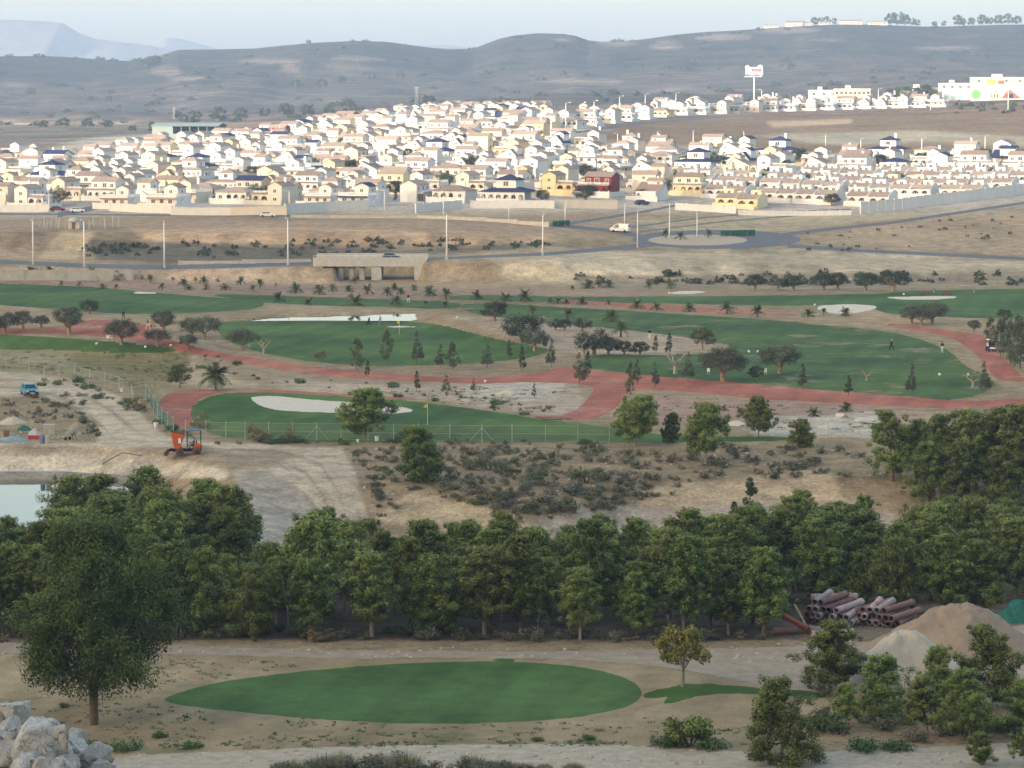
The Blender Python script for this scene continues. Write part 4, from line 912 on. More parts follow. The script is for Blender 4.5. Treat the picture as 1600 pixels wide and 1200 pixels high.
# --- saplings on the course
CAS = [(557, 578, 526, 2, 1.3), (605, 566, 512, 2, 1.1), (651, 568, 515, 1, 1.0), (688, 575, 536, 1, 1.1), (707, 578, 533, 2, 1.2), (761, 575, 536, 1, 1.2), (815, 580, 540, 0, 1.2), (862, 574, 527, 1, 1.0), (905, 601, 550, 1, 1.2), (919, 590, 547, 0, 1.2), (985, 618, 563, 2, .8),
       (996, 600, 560, 0, 1.2), (1023, 606, 563, 1, .9), (1075, 596, 549, 1, .9), (1046, 554, 518, 0, 1.3), (1025, 551, 523, 0, 1.4), (1254, 608, 566, 0, 1.2), (1326, 618, 586, 0, 1.5), (1425, 617, 566, 1, 1.0), (1537, 614, 564, 1, 1.1), (651, 611, 578, 0, 1.2), (697, 616, 584, 1, 1.1), (740, 613, 589, 1, 1.0), (835, 622, 598, 0, 1.2), (795, 560, 530, 0, 1.2), (850, 545, 515, 1, .9), (575, 590, 560, 0, 1.2)]
for k, (x, b, t_, v, w) in enumerate(sorted(CAS)):
    p = G(x, b); plant('casu', 'feathery_sapling', p, px_height(p, t_, b), f'feathery upright sapling {ordn(k)} from left of those along the red paths', 'tree', 'feathery saplings along the red paths', var=v, wide=w)
OLV = [(108, 522, 478, 'olive', 'spreading olive on the dusty ground at the far left path'), (140, 491, 468, 'carob', 'small dark round tree before the upper left fairway'), (190, 538, 497, 'olive', 'olive beside the two golfers on the red path'), (256, 520, 484, 'olive', 'olive by the left end of the middle pond'),
       (246, 541, 513, 'olive', 'thin olive on the edge of the left tee'), (300, 527, 495, 'olive', 'olive left of its twin at the middle green edge'), (318, 530, 493, 'olive', 'olive right of its twin at the middle green edge'), (379, 547, 511, 'olive', 'olive left of the bare forked trunk'), (293, 545, 522, 'olive', 'low olive beside the red path bend'),
       (8, 520, 488, 'carob', 'dark tree cut by the left edge above the red path'), (36, 514, 485, 'olive', 'rounded tree second from the left edge above the red path'), (65, 512, 492, 'olive', 'small tree right of the two at the left edge'),
       (1130, 596, 540, 'olive', 'broad olive at the front of the right fairway'), (1218, 584, 537, 'olive', 'olive with forked pale trunk on the right fairway'), (1424, 506, 476, 'olive', 'olive left in the clump by the red path curve'), (1456, 507, 471, 'olive', 'taller olive right in the clump by the red path curve'), (1440, 508, 480, 'olive', 'olive in the middle of the clump by the red path curve'),
       (1098, 546, 509, 'broadleaf', 'bushy green tree at the left tip of the right fairway'), (773, 502, 470, 'carob', 'dark round carob above the earth mound'), (815, 536, 490, 'carob', 'tall dark carob right of the earth mound'), (868, 516, 498, 'carob', 'small dark twin carob left of the pair on bare soil'), (882, 517, 498, 'carob', 'small dark twin carob right of the pair on bare soil'), (910, 518, 497, 'carob', 'dark carob alone on bare soil right of the twins'),
       (928, 556, 514, 'carob', 'broad dark tree at the crossing of the red paths'), (950, 556, 525, 'olive', 'olive right of the broad dark tree at the crossing'), (975, 556, 532, 'carob', 'dense bush row, left piece, before the fairway tip'), (1000, 556, 533, 'carob', 'dense bush row, right piece, before the fairway tip'), (835, 548, 515, 'olive', 'slender olive right of the tall dark carob'),
       (1180, 453, 428, 'carob', 'first dark carob from left in the far right row'), (1216, 454, 430, 'carob', 'second dark carob from left in the far right row'), (1240, 454, 430, 'carob', 'third dark carob from left in the far right row'), (1287, 453, 426, 'carob', 'fourth dark carob from left in the far right row'), (1309, 453, 425, 'carob', 'fifth dark carob from left in the far right row'), (1352, 454, 424, 'carob', 'sixth dark carob from left in the far right row'), (1396, 455, 420, 'carob', 'largest dark carob at the right end of the far row'),
       (1522, 519, 500, 'olive', 'small tree between the clump and the right edge pines'), (1570, 500, 482, 'carob', 'dark low tree above the right edge pines'), (498, 560, 541, 'brownshrub', 'dry reddish bush on the front of the middle green'), (1183, 595, 570, 'broadleaf', 'small bush between the two front olives'), (665, 476, 470, 'carob', 'flat dark bush on the grass behind the pond')]
for x, b, t_, kd, l in OLV:
    p = G(x, b); h = px_height(p, t_, b); plant(kd, 'carob_tree' if kd == 'carob' else 'olive_tree' if kd == 'olive' else 'bush', p, h, l, 'tree' if kd != 'brownshrub' else 'bush', wide=1.15)
for k, (x, b, t_) in enumerate([(1548, 535, 494), (1563, 558, 497), (1578, 570, 498), (1594, 576, 495), (1612, 580, 492), (1590, 540, 490), (1570, 530, 492), (1630, 560, 490)]):
    p = G(x, b); plant('casu', 'feathery_pine', p, px_height(p, t_, b), f'dark feathery tree {ordn(k)} in the dense group by the golf cart', 'tree', 'dark trees by the golf cart', var=2, wide=1.3)
for x, b, t_, l in [(412, 553, 528, 'bare forked trunk on the edge of the middle green'), (1055, 584, 546, 'bare pale pruned tree left of the broad olive'), (1354, 595, 577, 'short pruned stump on the right fairway'), (1520, 606, 578, 'leaning pruned trunk near the right end of the fairway'), (1459, 457, 445, 'bare trunk left of two before the far right trees'), (1522, 457, 445, 'bare trunk right of two before the far right trees'), (912, 560, 530, 'bare trunk beside the broad dark tree at the crossing')]:
    p = G(x, b); plant('stump', 'pruned_tree', p, px_height(p, t_, b), l, 'tree', parts=('sprouts', 'trunk'))
# --- palms
PALM = [(47, 430, 414), (61, 431, 417), (77, 431, 414), (103, 433, 419), (143, 431, 413), (152, 437, 421), (184, 437, 420), (96, 446, 436), (124, 447, 437), (161, 451, 441), (182, 452, 443), (235, 442, 428), (253, 453, 441), (287, 446, 433), (295, 453, 441), (318, 442, 429), (322, 453, 440), (352, 453, 440), (376, 445, 430), (395, 455, 444), (406, 451, 434), (462, 458, 438), (499, 460, 440), (520, 456, 440), (435, 471, 453), (482, 476, 461), (555, 477, 454), (545, 456, 443), (554, 444, 432), (574, 460, 441), (605, 463, 446), (616, 454, 440), (626, 460, 447), (619, 476, 458), (671, 462, 443), (697, 468, 448), (696, 481, 466), (647, 454, 442), (744, 468, 450), (790, 470, 453), (820, 472, 448), (860, 474, 462), (872, 475, 461), (885, 475, 465), (909, 476, 461), (951, 476, 464), (995, 482, 463), (1026, 485, 469), (1077, 487, 468), (919, 451, 434), (935, 449, 435), (952, 450, 434), (894, 454, 445), (1014, 452, 438), (1047, 451, 433), (832, 494, 474), (887, 500, 478), (970, 527, 498), (955, 502, 478), (775, 484, 466), (1136, 490, 467), (1184, 496, 474), (1263, 495, 479), (1287, 493, 480), (1321, 494, 477)]
for k, (x, b, t_) in enumerate(sorted(PALM)):
    p = G(x, b); plant('palm', 'fan_palm', p, px_height(p, t_, b) * 1.05, f'short leafy palm, {ordn(k)} from left of the palms on the far course', 'palm', 'short palms on the far side of the course', parts=('fronds', 'trunk'), wide=1.1)
for k, (x, b, t_) in enumerate([(222, 437, 428), (270, 437, 430), (305, 440, 431), (431, 448, 440), (340, 440, 432), (847, 506, 488), (1131, 642, 628)]):
    p = G(x, b); plant('drypalm', 'dry_palm', p, px_height(p, t_, b), f'withered brown palm, {ordn(k)} from left of the dry ones', 'palm', 'withered palms', parts=('fronds', 'trunk'))
for x, b, t_, l in [(1272, 650, 631, 'small bright palm on the pink flat below the red path'), (1322, 643, 624, 'thin palm on the pink flat right of the small bright one')]:
    p = G(x, b); plant('palm', 'fan_palm', p, px_height(p, t_, b), l, 'palm', parts=('fronds', 'trunk'))
for x, b, l in [(1040, 372, 'palm left on the roundabout island'), (1063, 374, 'second palm on the roundabout island'), (1107, 372, 'bushy palm in the middle of the roundabout island')]:
    p = G(x, b); plant('palm', 'fan_palm', p, 2.6, l, 'palm', parts=('fronds', 'trunk'))
# --- scrub on the sandy slope (individually visible bushes)
SCR = [(560, 700), (960, 698), (1340, 695), (1385, 750), (1290, 745), (1120, 752), (1000, 790), (860, 812), (780, 800), (640, 765), (585, 760)]
sp = np.array(SCR, float); made = []; n = 0; L_ = []
while n < 290:
    x, y = random.uniform(560, 1390), random.uniform(700, 812)
    if poly_px_dist(np.array([x]), np.array([y]), sp)[0] > 0: continue
    if any(abs(x - a) < 11 and abs(y - b) < 4.2 for a, b in made) and random.random() < .8: continue
    if random.random() > .5 + .5 * math.exp(-((x - 860) / 220) ** 2): continue
    made.append((x, y)); n += 1
    kd = random.choices(['greyshrub', 'greenshrub', 'brownshrub'], [5, 3, .7])[0]; p = G(x, y)
    L_.append((kd, 'scrub_bush', p, random.uniform(.4, 1.2) * (1.15 if 700 < x < 1000 else 1), random.uniform(.9, 1.5)))
plant_row(L_, 'low grey-green scrub bush, {} from left on the sandy slope', 'shrub', 'scrub bushes on the sandy slope')
for x, y, h, l in [(762, 735, 2.0, 'largest dark thorny bush left on the scrub slope'), (915, 755, 2.3, 'tall dark bush in the middle of the scrub slope'), (880, 800, 1.9, 'wide green bush low on the scrub slope'), (1237, 735, 1.2, 'rounded grass bush right of the bare-trunk pine'), (1283, 708, 1.0, 'dark round shrub right of the low bushy pine'), (1310, 706, 1.0, 'dark round shrub below the white soil heaps'), (408, 690, 2.9, 'tall dry brown bush at the lower fairway fence'), (453, 688, 2.0, 'dry brown bush right of the tallest one at the fence'), (315, 668, 2.4, 'dry reddish bush behind the dumper'), (222, 640, 2.3, 'dry brown bush at the green fence corner'), (205, 632, 1.6, 'green bush left of the fence corner')]:
    p = G(x, y); plant('brownshrub' if 'brown' in l or 'reddish' in l else 'greenshrub', 'bush', p, h, l, 'bush', wide=1.2, parts=('leaves', 'stems'))
L_ = []
for k in range(40):   # weeds along the fences of the course
    x = random.uniform(60, 300); y = np.interp(x, [0, 120, 240, 300], [590, 603, 655, 686]) + random.uniform(-8, 6); p = G(x, y)
    L_.append((random.choice(['greyshrub', 'greenshrub', 'weedpatch']), 'verge_bush', p, random.uniform(.4, .9), 1.0))
plant_row(L_, 'low bush, {} from left on the verge beside the left fence', 'shrub', 'verge bushes by the left fence')
L_ = []
for k in range(32):
    x = random.uniform(-10, 140); y = random.uniform(628 if 10 < x < 85 else 618, 662); p = G(x, y)
    L_.append((random.choice(['greyshrub', 'greyshrub', 'greenshrub']), 'verge_bush', p, random.uniform(.4, .9), 1.0))
plant_row(L_, 'grey bush, {} from left on the bank below the teal car', 'shrub', 'bushes below the teal car')
L_ = []
for k in range(36):
    p = G(random.uniform(330, 960), 690 + random.uniform(0, 5)); L_.append((random.choice(['weedpatch', 'greenshrub', 'greyshrub']), 'weed_clump', p, random.uniform(.35, .8), 1.0))
plant_row(L_, 'weed clump, {} from left at the foot of the lower fence', 'weeds', 'weeds at the foot of the lower fence')
L_ = []
for k in range(46):   # verges of the red paths and the mound
    x = random.uniform(310, 900); y = np.interp(x, [310, 500, 640, 900], [555, 592, 602, 640]) + random.uniform(-2, 22); p = G(x, y)
    L_.append((random.choice(['greenshrub', 'greyshrub', 'weedpatch']), 'weed_clump', p, random.uniform(.25, .7), 1.0))
plant_row(L_, 'low weed clump, {} from left on bare ground below the red path', 'weeds', 'weeds below the red path')
L_ = []
for k in range(60):      # bushes lining the dirt track where it drops to the wood
    if k < 34: u = random.random(); x = np.interp(u, [0, .4, 1], [548, 575, 592]) + abs(random.gauss(0, 14)); y = 704 + 104 * u
    else: u = random.random(); x = np.interp(u, [0, .5, 1], [60, 125, 160]) - abs(random.gauss(0, 8)); y = np.interp(u, [0, .5, 1], [622, 645, 688])
    L_.append((random.choice(['greyshrub', 'greenshrub', 'greyshrub', 'brownshrub']), 'verge_bush', G(x, y), random.uniform(.35, .85), random.uniform(.9, 1.5)))
plant_row(L_, 'scrubby bush, {} from left along the edge of the dirt track', 'shrub', 'bushes along the dirt track')
# --- scrub on the road banks, dark and small
L_ = []
for k in range(120):
    x = random.uniform(130, 860); y = np.interp(x, [130, 860], [392, 382]) + random.uniform(-14, 16) * (1 - abs(x - 400) / 700); p = G(x, y)
    L_.append(('farshrub', 'bank_shrub', p, random.uniform(.7, 1.6), 1.0))
plant_row(L_, 'dark shrub, {} from left on the earth bank above the road', 'shrub', 'shrubs on the earth bank above the road')
L_ = []
for k in range(90):
    x = random.uniform(890, 1650); y = random.uniform(429, 446); p = G(x, y)
    L_.append(('farshrub', 'bank_shrub', p, random.uniform(.7, 1.8), 1.0))
plant_row(L_, 'dark shrub, {} from left along the foot of the right embankment', 'shrub', 'shrubs along the foot of the embankment')
L_ = []
for k in range(40):
    x = random.uniform(1260, 1640); y = np.interp(x, [1260, 1640], [372, 345]) + random.uniform(-14, 26); p = G(x, y)
    L_.append(('farshrub', 'bank_shrub', p, random.uniform(.4, 1.0), 1.0))
plant_row(L_, 'tiny shrub, {} from left on the bare knoll right of the roundabout', 'shrub', 'shrubs on the knoll')
# --- trees of the plain and hills
for k, (x, b, h) in enumerate([(279, 186, 5), (308, 186, 5), (341, 189, 8), (376, 186, 7), (414, 184, 6), (447, 183, 8), (481, 182, 7), (514, 179, 6), (546, 178, 8), (287, 192, 5), (296, 197, 5), (69, 200, 4), (100, 198, 5), (137, 200, 6), (170, 200, 4), (207, 206, 3.5), (238, 206, 4)]):
    p = G(x, b); plant('fartree', 'plain_tree', p, h * 1.1, f'dark round tree {ordn(k)} on the hazy plain behind the town', 'tree', 'trees on the plain behind the town')
for k, (x, b, h) in enumerate([(581, 124, 10), (625, 122, 11), (462, 136, 10), (504, 137, 12), (535, 130, 10), (482, 69, 7), (50, 149, 9), (141, 159, 8), (170, 159, 8), (246, 164, 7), (670, 163, 9), (228, 104, 14), (236, 102, 13), (244, 100, 12), (700, 120, 9), (760, 118, 8), (880, 120, 8), (1000, 105, 8), (1090, 95, 8), (1230, 100, 9), (1340, 90, 8), (1450, 95, 9), (1540, 92, 8)]):
    p = G(x, b); plant('fartree', 'hill_tree', p, h * .68, f'hazy dark tree {ordn(k)} scattered over the far slopes', 'tree', 'trees on the far slopes')
for k, (x, h) in enumerate([(1272, 9), (1282, 8), (1292, 9), (1303, 7), (1392, 14), (1403, 15), (1414, 12), (1425, 9), (1434, 7), (1497, 12), (1504, 9), (1518, 9), (1535, 12), (1546, 9), (1560, 11), (1575, 12), (1590, 10), (1330, 5), (1460, 6), (1475, 6)]):
    p = atD(x, 2985); plant('fartree', 'ridge_tree', p, h, f'tree {ordn(k)} from left on the crest of the right hill', 'tree', 'trees on the hill crest', wide=.8)
L_ = []
for k in range(280):
    x = random.uniform(-20, 1620); D_ = random.uniform(1600, 2950); p = atD(x, D_)
    L_.append(('farshrub', 'hill_bush', p, random.uniform(1.8, 4.6), 1.6))
plant_row(L_, 'dark bush, {} from left of those dotted on the hazy hillside', 'shrub', 'bushes dotted on the hillside')

# --- uncountable small clutter: weeds and stones on the bare ground
def scatter_weeds(n, polys, hmin, hmax, mat, label, name='ground_weeds'):
    rng = np.random.default_rng(3); VV = []; CC = []
    P = []
    for poly, share in polys:
        poly = np.asarray(poly, float); lo, hi = poly.min(0), poly.max(0); m_ = int(n * share); got = 0
        while got < m_:
            q = rng.uniform(lo, hi, (400, 2)); q = q[poly_px_dist(q[:, 0], q[:, 1], poly) < 0]
            # clustered: keep where a broad noise is high
            q = q[fbm(q[:, 0] * 2, q[:, 1] * 8, 60, 3) + rng.normal(0, .12, len(q)) > .08]
            q = q[:m_ - got]
            for g in Gv(q[:, 0], q[:, 1]) if len(q) else ():
                got += 1; s_ = rng.uniform(hmin, hmax)
                for _ in range(14):
                    d = rng.normal(0, 1, 3); d[2] = abs(d[2]) * .8 + .25; d /= np.linalg.norm(d); o = np.array(g) + np.array([rng.normal(0, .6), rng.normal(0, .6), 0]) * s_; sd_ = np.cross(d, rng.normal(0, 1, 3)); sd_ /= np.linalg.norm(sd_); tip = o + d * s_ * rng.uniform(.5, 1.1)
                    w_ = sd_ * s_ * .16; VV += [o - w_ * .4, o + w_ * .4, tip * .5 + o * .5 + w_, tip]; t_ = rng.random(); CC += [(t_, t_, t_, 1)] * 4
    V_ = np.array(VV); o = ob(name, quads_mesh(name, V_, np.arange(len(V_)).reshape(-1, 4), np.array(CC), mat)); tag(o, label, 'weeds', kind='stuff'); return o
scatter_weeds(700, [([(-20, 1100), (250, 1100), (330, 1110), (700, 1136), (1000, 1120), (1200, 1140), (1150, 1172), (800, 1160), (500, 1165), (180, 1178), (0, 1188)], .62), ([(100, 1026), (500, 1034), (300, 1070), (120, 1070)], .2), ([(250, 1160), (1000, 1158), (1000, 1166), (250, 1172)], .18)], .08, .22, LM['weed'], 'thin green weeds sprouting through the dry turf around the green')
scatter_weeds(500, [([(80, 552), (300, 550), (300, 600), (200, 604)], .3), ([(-20, 550), (100, 552), (220, 600), (-20, 576)], .25), ([(560, 600), (900, 604), (860, 645), (640, 625)], .25), ([(980, 615), (1380, 640), (1380, 676), (1010, 660)], .2)], .15, .4, LM['greenshrub'], 'sparse low weeds on the bare golf course ground')
def scatter_stones(n, polys, smin, smax, mat, label):
    rng = np.random.default_rng(9); VV = []; FF = []; k = 0; oct_ = np.array([(1, 0, 0), (0, 1, 0), (-1, 0, 0), (0, -1, 0), (0, 0, 1), (0, 0, -1)], float); of = np.array([(0, 1, 4), (1, 2, 4), (2, 3, 4), (3, 0, 4), (1, 0, 5), (2, 1, 5), (3, 2, 5), (0, 3, 5)])
    for poly, share in polys:
        poly = np.asarray(poly, float); lo, hi = poly.min(0), poly.max(0); got = 0
        q = rng.uniform(lo, hi, (int(n * share * 4), 2)); q = q[poly_px_dist(q[:, 0], q[:, 1], poly) < 0][:int(n * share)]
        for g in Gv(q[:, 0], q[:, 1]):
            s_ = smin + (smax - smin) * rng.random() ** 3; VV.append(oct_ * rng.uniform(.6, 1.2, (6, 3)) * s_ * np.array([1, 1, .7]) + np.array(g)); FF.append(of + k); k += 6; got += 1
    V_ = np.concatenate(VV); o = ob('loose_stones', quads_mesh('loose_stones', V_, np.concatenate(FF), None, mat)); tag(o, label, 'stones', kind='stuff'); return o
STONE = simple('loose_stone', (.50, .45, .37), .95, .25, 1.0, world=True)
scatter_stones(1500, [([(560, 700), (1350, 700), (1400, 760), (1000, 795), (800, 812), (580, 800)], .5), ([(-20, 1003), (500, 1012), (1050, 1012), (1330, 1000), (1330, 1060), (1000, 1030), (-20, 1022)], .2), ([(-20, 625), (150, 640), (150, 690), (-20, 700)], .12), ([(200, 1175), (1200, 1170), (1560, 1175), (1560, 1198), (200, 1198)], .18)], .05, .28, STONE, 'loose pale stones strewn over slope, tracks and building site')
# ================================================================ THE TOWN
WALLS = {k: simple('stucco_' + k, c, 0.9, 0.07, 0.6, island=0.05) for k, c in dict(white=(0.68, 0.675, 0.66), cream=(0.65, 0.60, 0.50), yellow=(0.76, 0.655, 0.43), ochre=(0.70, 0.54, 0.31), peach=(0.72, 0.55, 0.42), red=(0.22, 0.032, 0.04), pink=(0.62, 0.36, 0.27)).items()}
def tile_mat(name, col, var=.2):
    m, t, b = newmat(name, 0.85, 0.2); co = objco(t)
    w = nd(t, 'ShaderNodeTexWave', wave_type='BANDS', bands_direction='X', i_Scale=1.6, i_Distortion=0.6); t.links.new(co, w.inputs['Vector'])
    f = noise(t, co, 1.3, 4, .7); oi = t.nodes.new('ShaderNodeObjectInfo')
    c = mix(t, 1.0, col, gray(t, maprange(t, f, .25, .75, 1 - var, 1 + var)), 'MULTIPLY')
    c = mix(t, 1.0, c, gray(t, maprange(t, w.outputs['Fac'], 0, 1, .82, 1.1)), 'MULTIPLY')
    c = mix(t, 1.0, c, gray(t, maprange(t, oi.outputs['Random'], 0, 1, .82, 1.18)), 'MULTIPLY')
    t.links.new(c, b.inputs['Base Color']); return m
ROOFS = {'terracotta': tile_mat('terracotta_tiles', (0.36, 0.275, 0.23)), 'tan': tile_mat('weathered_tiles', (0.40, 0.315, 0.26)), 'navy': tile_mat('navy_tiles', (0.035, 0.045, 0.12))}
GLASS = simple('window_glass', (0.05, 0.06, 0.075), 0.15, 0.2, 1.0, spec=0.5)
TRIM = simple('white_trim', (0.80, 0.79, 0.76), 0.8, 0.05)
DOORM = simple('brown_door', (0.16, 0.09, 0.05), 0.6, 0.15)
IRON = simple('dark_iron', (0.03, 0.03, 0.035), 0.5, 0.1)

def gable_block(x0, x1, y0, y1, z0, h, ridge, rise, ov=.35, th=.14, peak=.5):
    """returns (wall MB, roof MB): box with gable ends under a two-slope tiled roof"""
    w = MB(); r = MB(); zt = z0 + h
    if ridge == 'y':
        xp = x0 + (x1 - x0) * peak
        P = [(x0, z0), (x1, z0), (x1, zt), (xp, zt + rise), (x0, zt)]
        w.add([(a, y0, b) for a, b in P] + [(a, y1, b) for a, b in P], [(0, 1, 2, 3, 4), (9, 8, 7, 6, 5), (0, 5, 6, 1), (1, 6, 7, 2), (4, 9, 5, 0)])
        for xa, xb in ((x0, xp), (x1, xp)):
            s = rise / abs(xb - xa); e = xa - math.copysign(ov, xb - xa); ze = zt - s * ov
            A = [(e, y0 - ov, ze + .03), (xp, y0 - ov, zt + rise + .03), (xp, y1 + ov, zt + rise + .03), (e, y1 + ov, ze + .03)]
            r.add(A + [(a, b, c + th) for a, b, c in A], [(0, 1, 2, 3), (7, 6, 5, 4), (0, 4, 5, 1), (1, 5, 6, 2), (2, 6, 7, 3), (3, 7, 4, 0)])
    else:
        yp = y0 + (y1 - y0) * peak
        P = [(y0, z0), (y1, z0), (y1, zt), (yp, zt + rise), (y0, zt)]
        w.add([(x0, a, b) for a, b in P] + [(x1, a, b) for a, b in P], [(4, 3, 2, 1, 0), (5, 6, 7, 8, 9), (1, 6, 5, 0), (2, 7, 6, 1), (0, 5, 9, 4)])
        for ya, yb in ((y0, yp), (y1, yp)):
            s = rise / abs(yb - ya); e = ya - math.copysign(ov, yb - ya); ze = zt - s * ov
            A = [(x0 - ov, e, ze + .03), (x0 - ov, yp, zt + rise + .03), (x1 + ov, yp, zt + rise + .03), (x1 + ov, e, ze + .03)]
            r.add(A + [(a, b, c + th) for a, b, c in A], [(0, 1, 2, 3), (7, 6, 5, 4), (0, 4, 5, 1), (1, 5, 6, 2), (2, 6, 7, 3), (3, 7, 4, 0)])
    return w, r
def hip_roof(x0, x1, y0, y1, z, rise, ov=.4):
    r = MB(); x0 -= ov; x1 += ov; y0 -= ov; y1 += ov; hw = min(x1 - x0, y1 - y0) / 2
    if x1 - x0 >= y1 - y0: a, b = (x0 + hw, (y0 + y1) / 2), (x1 - hw, (y0 + y1) / 2)
    else: a, b = ((x0 + x1) / 2, y0 + hw), ((x0 + x1) / 2, y1 - hw)
    V = [(x0, y0, z), (x1, y0, z), (x1, y1, z), (x0, y1, z), (*a, z + rise), (*b, z + rise)]
    if x1 - x0 >= y1 - y0: Fs = [(0, 1, 5, 4), (1, 2, 5), (2, 3, 4, 5), (3, 0, 4)]
    else: Fs = [(0, 1, 4), (1, 2, 5, 4), (2, 3, 5), (3, 0, 4, 5)]
    r.add(V, Fs + [(3, 2, 1, 0)]); r.bx(x0 + .02, x1 - .02, y0 + .02, y1 - .02, z - .16, z - .004)
    return r
def skirt_roof(x0, x1, y0, y1, z, out, drop):
    """lean-to strip of tiles along the front (y0) of a wall"""
    r = MB(); A = [(x0, y0 - out, z - drop), (x1, y0 - out, z - drop), (x1, y1, z), (x0, y1, z)]
    r.add(A + [(a, b, c + .14) for a, b, c in A], [(3, 2, 1, 0), (4, 5, 6, 7), (0, 1, 5, 4), (1, 2, 6, 5), (2, 3, 7, 6), (3, 0, 4, 7)]); return r
def arcade(x0, x1, y, z0, h, n, t=.28, mb=None, side=False):
    """wall with n round-arched openings, thickness t, front face at y (or at x when side)"""
    mb = mb or MB(); W_ = (x1 - x0) / n; op = W_ * .70; r_ = op / 2; sp = min(h * .5, h - r_ - .35)
    for k in range(n):
        a = x0 + k * W_; cx = a + W_ / 2; l, r = cx - r_, cx + r_; N = 8
        arc = [(cx - r_ * math.cos(math.pi * i / N), z0 + sp + r_ * math.sin(math.pi * i / N)) for i in range(N + 1)]
        top = [(a + W_ * i / N, z0 + h) for i in range(N + 1)]
        pts = arc + top; fs = [(i, i + 1, N + 2 + i, N + 1 + i) for i in range(N)]
        pts += [(a, z0), (l, z0), (l, z0 + sp), (a, z0 + sp), (r, z0), (a + W_, z0), (a + W_, z0 + sp), (r, z0 + sp)]; q = 2 * (N + 1)
        fs += [(q, q + 1, q + 2, q + 3), (q + 4, q + 5, q + 6, q + 7), (q + 3, q + 2, 0, N + 1), (N, q + 7, q + 6, 2 * N + 1)]
        for yy in (y, y + t):
            V = [((u, yy, v) if not side else (yy, u, v)) for u, v in pts]; mb.add(V, fs if yy == y else [f[::-1] for f in fs])
        loop = [(l, z0)] + arc + [(r, z0)]
        for p, q2 in zip(loop[:-1], loop[1:]):
            V = [(p[0], y, p[1]), (q2[0], y, q2[1]), (q2[0], y + t, q2[1]), (p[0], y + t, p[1])]
            mb.add(V if not side else [(b, a_, c) for a_, b, c in V], [(0, 1, 2, 3)])
    return mb
def balustrade(pts, z, h=.85):
    mb = MB()
    for (a, b), (c, d) in zip(pts[:-1], pts[1:]):
        L = math.hypot(c - a, d - b); n = max(2, int(L / .38)); ang = math.atan2(d - b, c - a)
        mb.box(((a + c) / 2, (b + d) / 2, z + h), (L, .16, .14), ang); mb.box(((a + c) / 2, (b + d) / 2, z + .07), (L, .16, .14), ang)
        for i in range(n + 1): mb.box((a + (c - a) * i / n, b + (d - b) * i / n, z + h / 2), (.13 if i % 4 else .26, .13 if i % 4 else .26, h), ang)
    return mb
_win = {}
def win_mesh(w, h, arch=False):
    k = (w, h, arch)
    if k not in _win:
        mb = MB()
        mb.bx(-w / 2, w / 2, -.03, .03, 0, h, m=0)
        f = .10
        for (a, b, c, d) in ((-w / 2 - f, -w / 2, -f, h + f), (w / 2, w / 2 + f, -f, h + f), (-w / 2, w / 2, -f, 0), (-w / 2, w / 2, h, h + f), (-.04, .04, 0, h)): mb.bx(a, b, -.07, .02, c, d, m=1)
        _win[k] = mb.mesh('window', (GLASS, TRIM))
    return _win[k]
def door_mesh():
    if 'd' not in _win:
        mb = MB(); mb.bx(-.5, .5, -.04, .03, 0, 2.1); mb.bx(-.6, -.5, -.07, .03, 0, 2.2); mb.bx(.5, .6, -.07, .03, 0, 2.2); mb.bx(-.5, .5, -.07, .03, 2.1, 2.2); _win['d'] = mb.mesh('door', (DOORM,))
    return _win['d']
# house kinds: list of (part name, mesh, material class, location, rotation z)
def flip(mb, s):
    if s > 0: return mb
    mb.v = [(-a, b, c) for a, b, c in mb.v]; mb.f = [f[::-1] for f in mb.f]; return mb
def kind_tower(s):      # low wing with arched porch and terrace, gabled two-storey part on one side
    P = []; A, Ar = gable_block(-5.4, -.6, -4.2, 4.4, -2.5, 8.2, 'y', 1.15); P += [('wall', A, 'wall'), ('roof', Ar, 'roof')]
    B = MB(); B.bx(-.6, 5.2, -1.6, 4.4, -2.5, 3.1); B.bx(-.6, 5.2, -3.9, -1.6, -2.5, .12); B.bx(-.6, 5.2, -3.9, -1.6, 2.86, 3.1); P.append(('lower_wall', B, 'wall'))
    C = arcade(-.6, 5.2, -4.0, .12, 2.74, 2); C = arcade(-4.0, -1.6, 4.95, .12, 2.74, 1, .25, C, True); P.append(('arcade', C, 'wall'))
    P.append(('porch_roof', skirt_roof(-.6, 5.5, -4.0, -3.0, 3.5, .55, .42), 'roof')); P.append(('balustrade', balustrade([(-.5, -3.2), (5.05, -3.2), (5.05, 4.2)], 3.1), 'trim'))
    W_ = [('window', (1.0, 1.0), (-3.0, -4.22, 3.6), 0), ('window', (1.2, 1.1), (-3.0, -4.22, .9), 0), ('window', (1.2, 1.2), (2.9, -1.62, .9), 0), ('door', None, (.9, -1.62, .12), 0), ('window', (.9, 1.0), (-.58, 0, 4.0), 90), ('window', (1.0, 1.0), (5.22, 2.0, 1.0), 90)]
    return P, W_
